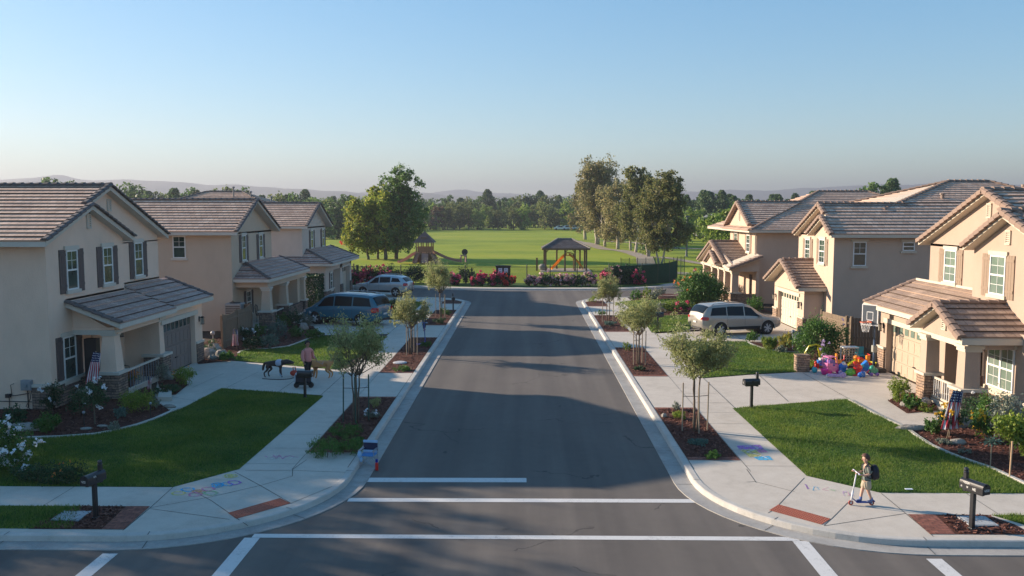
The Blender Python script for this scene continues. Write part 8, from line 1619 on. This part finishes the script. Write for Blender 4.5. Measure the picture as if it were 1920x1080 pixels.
# ---- boy on scooter: local +x is forward (he rides to the left), so rotate by pi
bx_, by_ = 8.02, 19.82
K = 1.27/1.27
scooter('kick_scooter', 'white and blue kick scooter under the boy, red wheels', (bx_-.02, by_, .13), pi, .80, flat('scooter_deck_blue', (.04, .07, .26), .5), flat('scooter_white', (.66, .68, .72), .35), flat('wheel_red', (.35, .05, .035), .5), 1.0, flat('grip_lilac', (.5, .48, .62), .5), .42)
t = thing('person', 'boy in a grey T-shirt with a black backpack riding a white scooter', 'person', (bx_, by_, .13), pi)
s = Sk()
pel = s.n(-.07, 0, .66, (.075, .085), root=True); wa = s.n(-.06, 0, .74, (.065, .08), to=pel); ch = s.n(-.06, 0, .87, (.075, .095), to=wa); sh = s.n(-.055, 0, .965, (.055, .08), to=ch); nk = s.n(-.04, 0, 1.015, .034, to=sh); h1 = s.n(-.022, 0, 1.065, .052, to=nk); h2 = s.n(-.012, 0, 1.13, (.088, .078), to=h1); h3 = s.n(-.02, 0, 1.19, (.070, .066), to=h2)
for sg in (-1, 1):
    a = s.n(-.055, sg*.115, .945, .038, to=sh); b = s.n(-.075, sg*.15, .80, .030, to=a); c = s.n(.05, sg*.14, .76, .025, to=b); d = s.n(.16, sg*.115, .785, .019, to=c)
    hand(s, (.165, sg*.115, .79), (.9, 0, .35), (0, -sg, .2), (0, 0, 1), .78, .9, to=d)
fx_ = {1: (.10, .10), -1: (-.10, -.16)}
for sg in (-1, 1):
    fwd = .12 if sg < 0 else -.10
    a = s.n(-.065, sg*.05, .60, .062, to=pel); b = s.n(-.04+fwd*.35, sg*.05, .40, .043, to=a); c = s.n(-.06+fwd*.8, sg*.045, .24, .036, to=b); s.n(-.075+fwd, sg*.04, .135, .025, to=c)
s.build('body', M['skin'], t)
M['kshirt'] = flat('shirt_grey', (.13, .155, .14), .85); M['kshort'] = flat('shorts_khaki', (.40, .34, .25), .85)
q = Sk(); z0_ = q.n(-.07, 0, .58, (.105, .118), root=True); a = q.n(-.07, 0, .67, (.10, .115), to=z0_); b = q.n(-.06, 0, .77, (.095, .110), to=a); c = q.n(-.06, 0, .88, (.098, .118), to=b); d = q.n(-.055, 0, .965, (.068, .098), to=c); q.n(-.045, 0, 1.01, .052, to=d)
for sg in (-1, 1): e = q.n(-.06, sg*.125, .94, .056, to=d); q.n(-.078, sg*.155, .80, .056, to=e)
q.build('shirt', M['kshirt'], t)
q = Sk(); a = q.n(-.07, 0, .66, (.085, .098), root=True)
for sg in (-1, 1):
    fwd = .12 if sg < 0 else -.10; b = q.n(-.065, sg*.055, .58, (.09, .086), to=a); q.n(-.05+fwd*.32, sg*.058, .385, (.082, .078), to=b)
q.build('shorts', M['kshort'], t)
for sg in (-1, 1):
    fwd = .12 if sg < 0 else -.10; x = -.075+fwd; z = .105
    so_ = MB(); so_.tube([(x, sg*.04, .12), (x-.002, sg*.04, .20)], .032, 10); so_.build('sock', flat('sock_blue', (.10, .16, .36), .8), t, local=True, smooth=True)
    q = Sk(); a = q.n(x-.03, sg*.04, z+.012, (.032, .030), root=True); b = q.n(x+.04, sg*.04, z+.008, (.034, .026), to=a); q.n(x+.11, sg*.04, z, (.028, .018), to=b); q.build('shoe', flat('shoe_blue', (.12, .15, .28), .6), t)
bp = MB(); bp.ball((-.235, 0, .80), .15, 14, sc=(.72, .88, 1.28)); bp.ball((-.30, 0, .72), .09, 10, sc=(.6, 1.0, 1.1)); bo_ = bp.build('backpack', flat('bag_black', (.012, .013, .022), .7), t, local=True, smooth=True)
st = MB()
for sg in (-1, 1): st.tube([(-.16, sg*.07, .98), (-.07, sg*.075, 1.03), (.02, sg*.085, .96), (.035, sg*.09, .84), (-.05, sg*.105, .70), (-.16, sg*.08, .66)], .013, 6)
st.build('strap', flat('bag_black', (.012, .013, .022), .7), bo_, local=True, smooth=True)
ew = MB(); ew.tube([(-.13, -.07, .62), (-.15, -.09, .50), (-.14, -.085, .40)], [.05, .06, .04], 8); ew.build('hanging_jacket', flat('jacket_grey', (.45, .46, .50), .8), bo_, local=True, smooth=True)
head_parts(t, (-.012, 0, 1.125), .088, 0, flat('hair_brown', (.09, .04, .025), .7), M['skin'])
# ---- dog walker, standing turned away to the right
t = thing('person', 'adult in a salmon pink top and black trousers walking two dogs on the left driveway', 'person', (-8.78, 33.9, .13), rad(-38), None, .98)
s = Sk(); pel = s.n(0, 0, .95, (.11, .14), root=True); wa = s.n(0, 0, 1.08, (.10, .13), to=pel); ch = s.n(0, 0, 1.28, (.12, .155), to=wa); sh = s.n(0, 0, 1.42, (.08, .13), to=ch); nk = s.n(.005, 0, 1.50, .05, to=sh); h1 = s.n(.02, 0, 1.56, .065, to=nk); h2 = s.n(.03, 0, 1.64, (.105, .088), to=h1); s.n(.01, 0, 1.71, (.085, .075), to=h2)
for sg, el, hd_ in ((-1, (.02, -.28, 1.14), (.14, -.30, .93)), (1, (-.06, .30, 1.16), (.10, .36, .98))):
    a = s.n(0, sg*.19, 1.39, .055, to=sh); b = s.n(*el, .043, to=a); c = s.n((el[0]+hd_[0])/2, (el[1]+hd_[1])/2, (el[2]+hd_[2])/2, .037, to=b); d = s.n(*hd_, .027, to=c); hand(s, hd_, (.3, 0, -1), (1, 0, .2), (0, sg, 0), 1, .9, to=d)
for sg, fw in ((-1, .14), (1, -.12)):
    a = s.n(0, sg*.085, .86, .095, to=pel); b = s.n(fw*.5, sg*.085, .50, .062, to=a); c = s.n(fw*.7, sg*.08, .30, .052, to=b); s.n(fw*.9, sg*.08, .10, .038, to=c)
s.build('body', M['skin2'], t)
M['salmon'] = flat('top_salmon', (.66, .25, .22), .85); M['trous'] = flat('trousers_black', (.012, .012, .014), .85)
q = Sk(); z0_ = q.n(0, 0, .86, (.17, .21), root=True); a = q.n(0, 0, 1.04, (.16, .195), to=z0_); b = q.n(0, 0, 1.16, (.16, .19), to=a); c = q.n(0, 0, 1.30, (.16, .20), to=b); d = q.n(0, 0, 1.43, (.105, .165), to=c); q.n(0, 0, 1.50, .07, to=d)
for sg, el in ((-1, (.02, -.28, 1.14)), (1, (-.06, .30, 1.16))): e = q.n(0, sg*.20, 1.38, .085, to=d); f_ = q.n(*el, .075, to=e); g_ = q.n(el[0]+.07, el[1], el[2]-.12, .062, to=f_); q.n(el[0]+.11, el[1]+.02*sg, el[2]-.20, .05, to=g_)
q.build('top', M['salmon'], t)
q = Sk(); a = q.n(0, 0, 1.02, (.135, .165), root=True)
for sg, fw in ((-1, .14), (1, -.12)): b = q.n(0, sg*.09, .84, .11, to=a); c = q.n(fw*.5, sg*.088, .50, .078, to=b); q.n(fw*.85, sg*.082, .14, .058, to=c)
q.build('trousers', M['trous'], t)
for sg, fw in ((-1, .14), (1, -.12)):
    q = Sk(); a = q.n(fw*.9-.04, sg*.08, .05, (.045, .042), root=True); b = q.n(fw*.9+.06, sg*.08, .045, (.045, .036), to=a); q.n(fw*.9+.15, sg*.08, .035, (.035, .025), to=b); q.build('shoe', M['plast'], t)
head_parts(t, (.03, 0, 1.635), .105, 0, flat('hair_black', (.02, .015, .013), .7), M['skin2'])
# bag on the driveway behind the mailbox
t = thing('carry_bag', 'black and grey carry bag standing on the driveway behind the left mailbox', 'bag', (-8.72, 33.05, .13), .1, None, .85); b = MB(); b.box((-.40, .40), (-.2, .2), (.25, .62)); b.build('body', flat('bag_black', (.012, .013, .022), .7), t, local=True, bev=.05); b = MB(); b.box((-.38, .38), (-.19, .19), (.62, .69)); b.box((-.42, -.34), (-.21, .1), (.3, .6)); b.box((.34, .42), (-.21, .1), (.3, .6)); b.build('panel', flat('bag_grey', (.40, .43, .47), .6), t, local=True, bev=.02); b = MB(); b.tube([(-.2, 0, .69), (-.1, 0, .79), (.1, 0, .79), (.2, 0, .69)], .015, 6); b.build('handle', M['plast'], t, local=True)
for x in (-.33, .33): b = MB(); b.lathe((x, -.12, .13), [(.10, 0), (.13, .02), (.13, .06), (.1, .08)], 14, ax='y'); b.build('wheel', M['tyre'], t, local=True)
b = MB(); b.box((-.36, .36), (-.1, .1), (.12, .24)); b.build('chassis', M['plast'], t, local=True)
# ---- dogs; local +x is the head end
def dog(label, loc, rz, k, coat, coat2, legs2=True, head=(.55, 0, .62), muzzle=(.74, 0, .58), tail=None, fluffy=0, ears='drop', group=None):
    t = thing('dog', label, 'dog', loc, rz, group, k); s = Sk(); f = fluffy
    ru = s.n(-.34, 0, .57, (.125+f, .115+f), root=True); be = s.n(-.12, 0, .55, (.12+f, .105+f), to=ru); chs = s.n(.14, 0, .52, (.165+f, .125+f), to=be); wi = s.n(.27, 0, .57, (.14+f, .11+f), to=chs)
    nk = s.n((.27+head[0])/2+.02, 0, (.60+head[2])/2, .095+f, to=wi); hd_ = s.n(*head, (.105+f*.5, .095+f*.5), to=nk); m1 = s.n((head[0]+muzzle[0])/2+.03, 0, (head[2]+muzzle[2])/2-.01, .058, to=hd_); s.n(*muzzle, .046, to=m1)
    tl = tail or [(-.42, 0, .58), (-.55, 0, .50), (-.64, 0, .36)]; p = ru
    for i, q in enumerate(tl): p = s.n(*q, (.035+f*1.2)*(1-.18*i)+.006, to=p)
    for sg, o_ in ((-1, .05), (1, -.04)):
        a = s.n(.20, sg*.075, .42, .052+f*.5, to=chs); b = s.n(.17+o_, sg*.08, .27, .032+f*.3, to=a); c = s.n(.19+o_, sg*.08, .10, .024+f*.2, to=b); s.n(.22+o_, sg*.08, .025, .026, to=c)
        a = s.n(-.30, sg*.08, .44, .068+f*.5, to=ru); b = s.n(-.22-o_, sg*.085, .31, .042+f*.4, to=a); c = s.n(-.37-o_, sg*.085, .18, .026+f*.2, to=b); d = s.n(-.35-o_, sg*.085, .06, .023, to=c); s.n(-.31-o_, sg*.085, .022, .025, to=d)
    s.build('body', coat, t)
    for sg in (-1, 1):
        e = MB(); hx_, hy_, hz2 = head; e.ball((hx_-.02, sg*.07, hz2+(.0 if ears == 'drop' else .06)), .05, 8, sc=(.7, .35, 1.3)); e.build('ear', coat2, t, local=True, smooth=True)
    n_ = MB(); n_.ball((muzzle[0]+.025, 0, muzzle[2]+.008), .018, 8); n_.build('nose', M['dark'], t, local=True)
    ey = MB(); [ey.ball((head[0]+.055, sg*.042, head[2]+.025), .011, 6) for sg in (-1, 1)]; ey.build('eyes', M['dark'], t, local=True)
    return t
dk = flat('coat_dark_brown', (.045, .03, .028), .7)
t = dog('dark brown dog in a pale harness on the left driveway, facing right', (-10.42, 35.05, .13), rad(-4), 1.12, dk, dk, head=(.50, 0, .60), muzzle=(.72, 0, .56), tail=[(-.40, 0, .56), (-.47, 0, .42), (-.50, 0, .25)], fluffy=.014)
q = Sk(); a = q.n(-.02, 0, .56, (.15, .13), root=True); b = q.n(.14, 0, .54, (.20, .155), to=a); q.n(.28, 0, .60, (.17, .135), to=b); q.build('harness', flat('harness_pale', (.42, .45, .55), .7), t)
for sg in (-1, 1): b = MB(); b.tube([(.20-(.05 if sg > 0 else -.05)-.0, sg*.08, .06), (.18, sg*.08, .16)], .036, 8); b.build('legging', flat('legging_blue', (.30, .42, .50), .8), t, local=True)
gold = flat('coat_golden', (.52, .235, .085), .75)
dog('golden dog with a raised feathery tail beside the carry bag, head low and turned left', (-8.5, 34.9, .13), pi-rad(-12), 1.15, gold, flat('ear_gold', (.38, .20, .08), .7), head=(.42, 0, .68), muzzle=(.60, .0, .72), tail=[(-.42, 0, .60), (-.50, 0, .74), (-.60, 0, .86), (-.66, 0, .88)], fluffy=.028)
# leads, toy and lead on the ground
t = MB(); t.tube([(-9.0, 33.95, 1.1), (-9.35, 34.3, .82), (-9.75, 34.75, .72), (-10.1, 35.0, .76)], .008, 5); tag(t.build('dog_lead', M['plast'], None), 'dark lead from the walker to the brown dog', 'dog lead')
t = MB(); t.tube([(-8.35, 33.75, 1.05), (-8.25, 34.2, .85), (-8.35, 34.75, .86)], .008, 5); tag(t.build('dog_lead', M['gpale'], None), 'pale lead from the walker to the golden dog', 'dog lead')
t = MB(); t.tube([(-10.9, 34.75, .14), (-10.5, 34.62, .14), (-10.1, 34.55, .142), (-9.75, 34.7, .145), (-9.6, 35.0, .15)], .015, 6); tag(t.build('rope_toy', M['plast'], None), 'dark lead lying curled on the driveway under the brown dog', 'dog lead')
t = MB(); t.ball((0, 0, .14), .17, 10, sc=(1.1, .8, .75)); t.tube([(-.02, 0, .2), (-.05, 0, .38), (.05, 0, .40), (.08, 0, .24)], .02, 6); o = t.build('red_bag', flat('dog_toy_red', (.50, .05, .02), .6), None, smooth=True); o.location = (*P(618, 706), .13); tag(o, 'small red bag on the driveway in front of the brown dog', 'bag'); o.location = (-9.72, 35.3, .13)
# walker mostly hidden behind the middle left tree
t = thing('person', 'walker in dark blue trousers on the left pavement, mostly hidden by a street tree', 'person', (-5.85, 49.0, .13), rad(-70), None, 1.0)
s = Sk(); pel = s.n(0, 0, .92, (.10, .13), root=True); wa = s.n(0, 0, 1.05, (.09, .12), to=pel); ch = s.n(0, 0, 1.25, (.11, .145), to=wa); sh = s.n(0, 0, 1.38, (.075, .12), to=ch); nk = s.n(0, 0, 1.46, .045, to=sh); h1 = s.n(.02, 0, 1.52, .06, to=nk); h2 = s.n(.03, 0, 1.60, (.10, .085), to=h1); s.n(.01, 0, 1.66, (.08, .07), to=h2)
for sg in (-1, 1): a = s.n(0, sg*.17, 1.34, .05, to=sh); b = s.n(.02, sg*.2, 1.1, .04, to=a); d = s.n(.08*sg, sg*.2, .88, .026, to=b); hand(s, (.08*sg, sg*.2, .88), (0, 0, -1), (1, 0, 0), (0, sg, 0), 1, .4, to=d)
for sg, fw in ((-1, .22), (1, -.2)): a = s.n(0, sg*.08, .84, .085, to=pel); b = s.n(fw*.6, sg*.08, .48, .058, to=a); s.n(fw, sg*.08, .09, .036, to=b)
s.build('body', M['skin2'], t)
q = Sk(); a = q.n(0, 0, .93, (.115, .145), root=True)
for sg, fw in ((-1, .22), (1, -.2)): b = q.n(0, sg*.085, .82, .10, to=a); c = q.n(fw*.6, sg*.082, .47, .072, to=b); q.n(fw*.95, sg*.08, .14, .052, to=c)
q.build('trousers', flat('jeans_dark', (.03, .05, .09), .85), t)
q = Sk(); a = q.n(0, 0, .95, (.125, .15), root=True); c = q.n(0, 0, 1.24, (.13, .165), to=a); d = q.n(0, 0, 1.38, (.09, .14), to=c); q.n(0, 0, 1.45, .055, to=d)
for sg in (-1, 1): e = q.n(0, sg*.18, 1.33, .065, to=d); q.n(.02, sg*.2, 1.1, .055, to=e)
q.build('top', flat('top_grey', (.18, .2, .2), .85), t)
for sg, fw in ((-1, .22), (1, -.2)): q = Sk(); a = q.n(fw-.03, sg*.08, .05, (.04, .038), root=True); q.n(fw+.12, sg*.08, .035, (.035, .026), to=a); q.build('shoe', flat('shoe_brown', (.22, .09, .05), .6), t)
head_parts(t, (.03, 0, 1.595), .10, 0, flat('hair_black', (.02, .015, .013), .7), M['skin2'])
# ================================================================ HAZE
hz_ = MB(); hz_.box((-5200, 5200), (-4200, 4900), (-2.6, 145))
hm = bpy.data.materials.new('haze'); hm.use_nodes = True; N = hm.node_tree.nodes; N.clear(); o_ = N.new('ShaderNodeOutputMaterial'); pv = N.new('ShaderNodeVolumePrincipled')
pv.inputs['Color'].default_value = (.42, .455, .55, 1); pv.inputs['Density'].default_value = .00040; pv.inputs['Anisotropy'].default_value = 0.3
hm.node_tree.links.new(pv.outputs[0], o_.inputs['Volume'])
tag(hz_.build('haze', hm), kind='stuff')
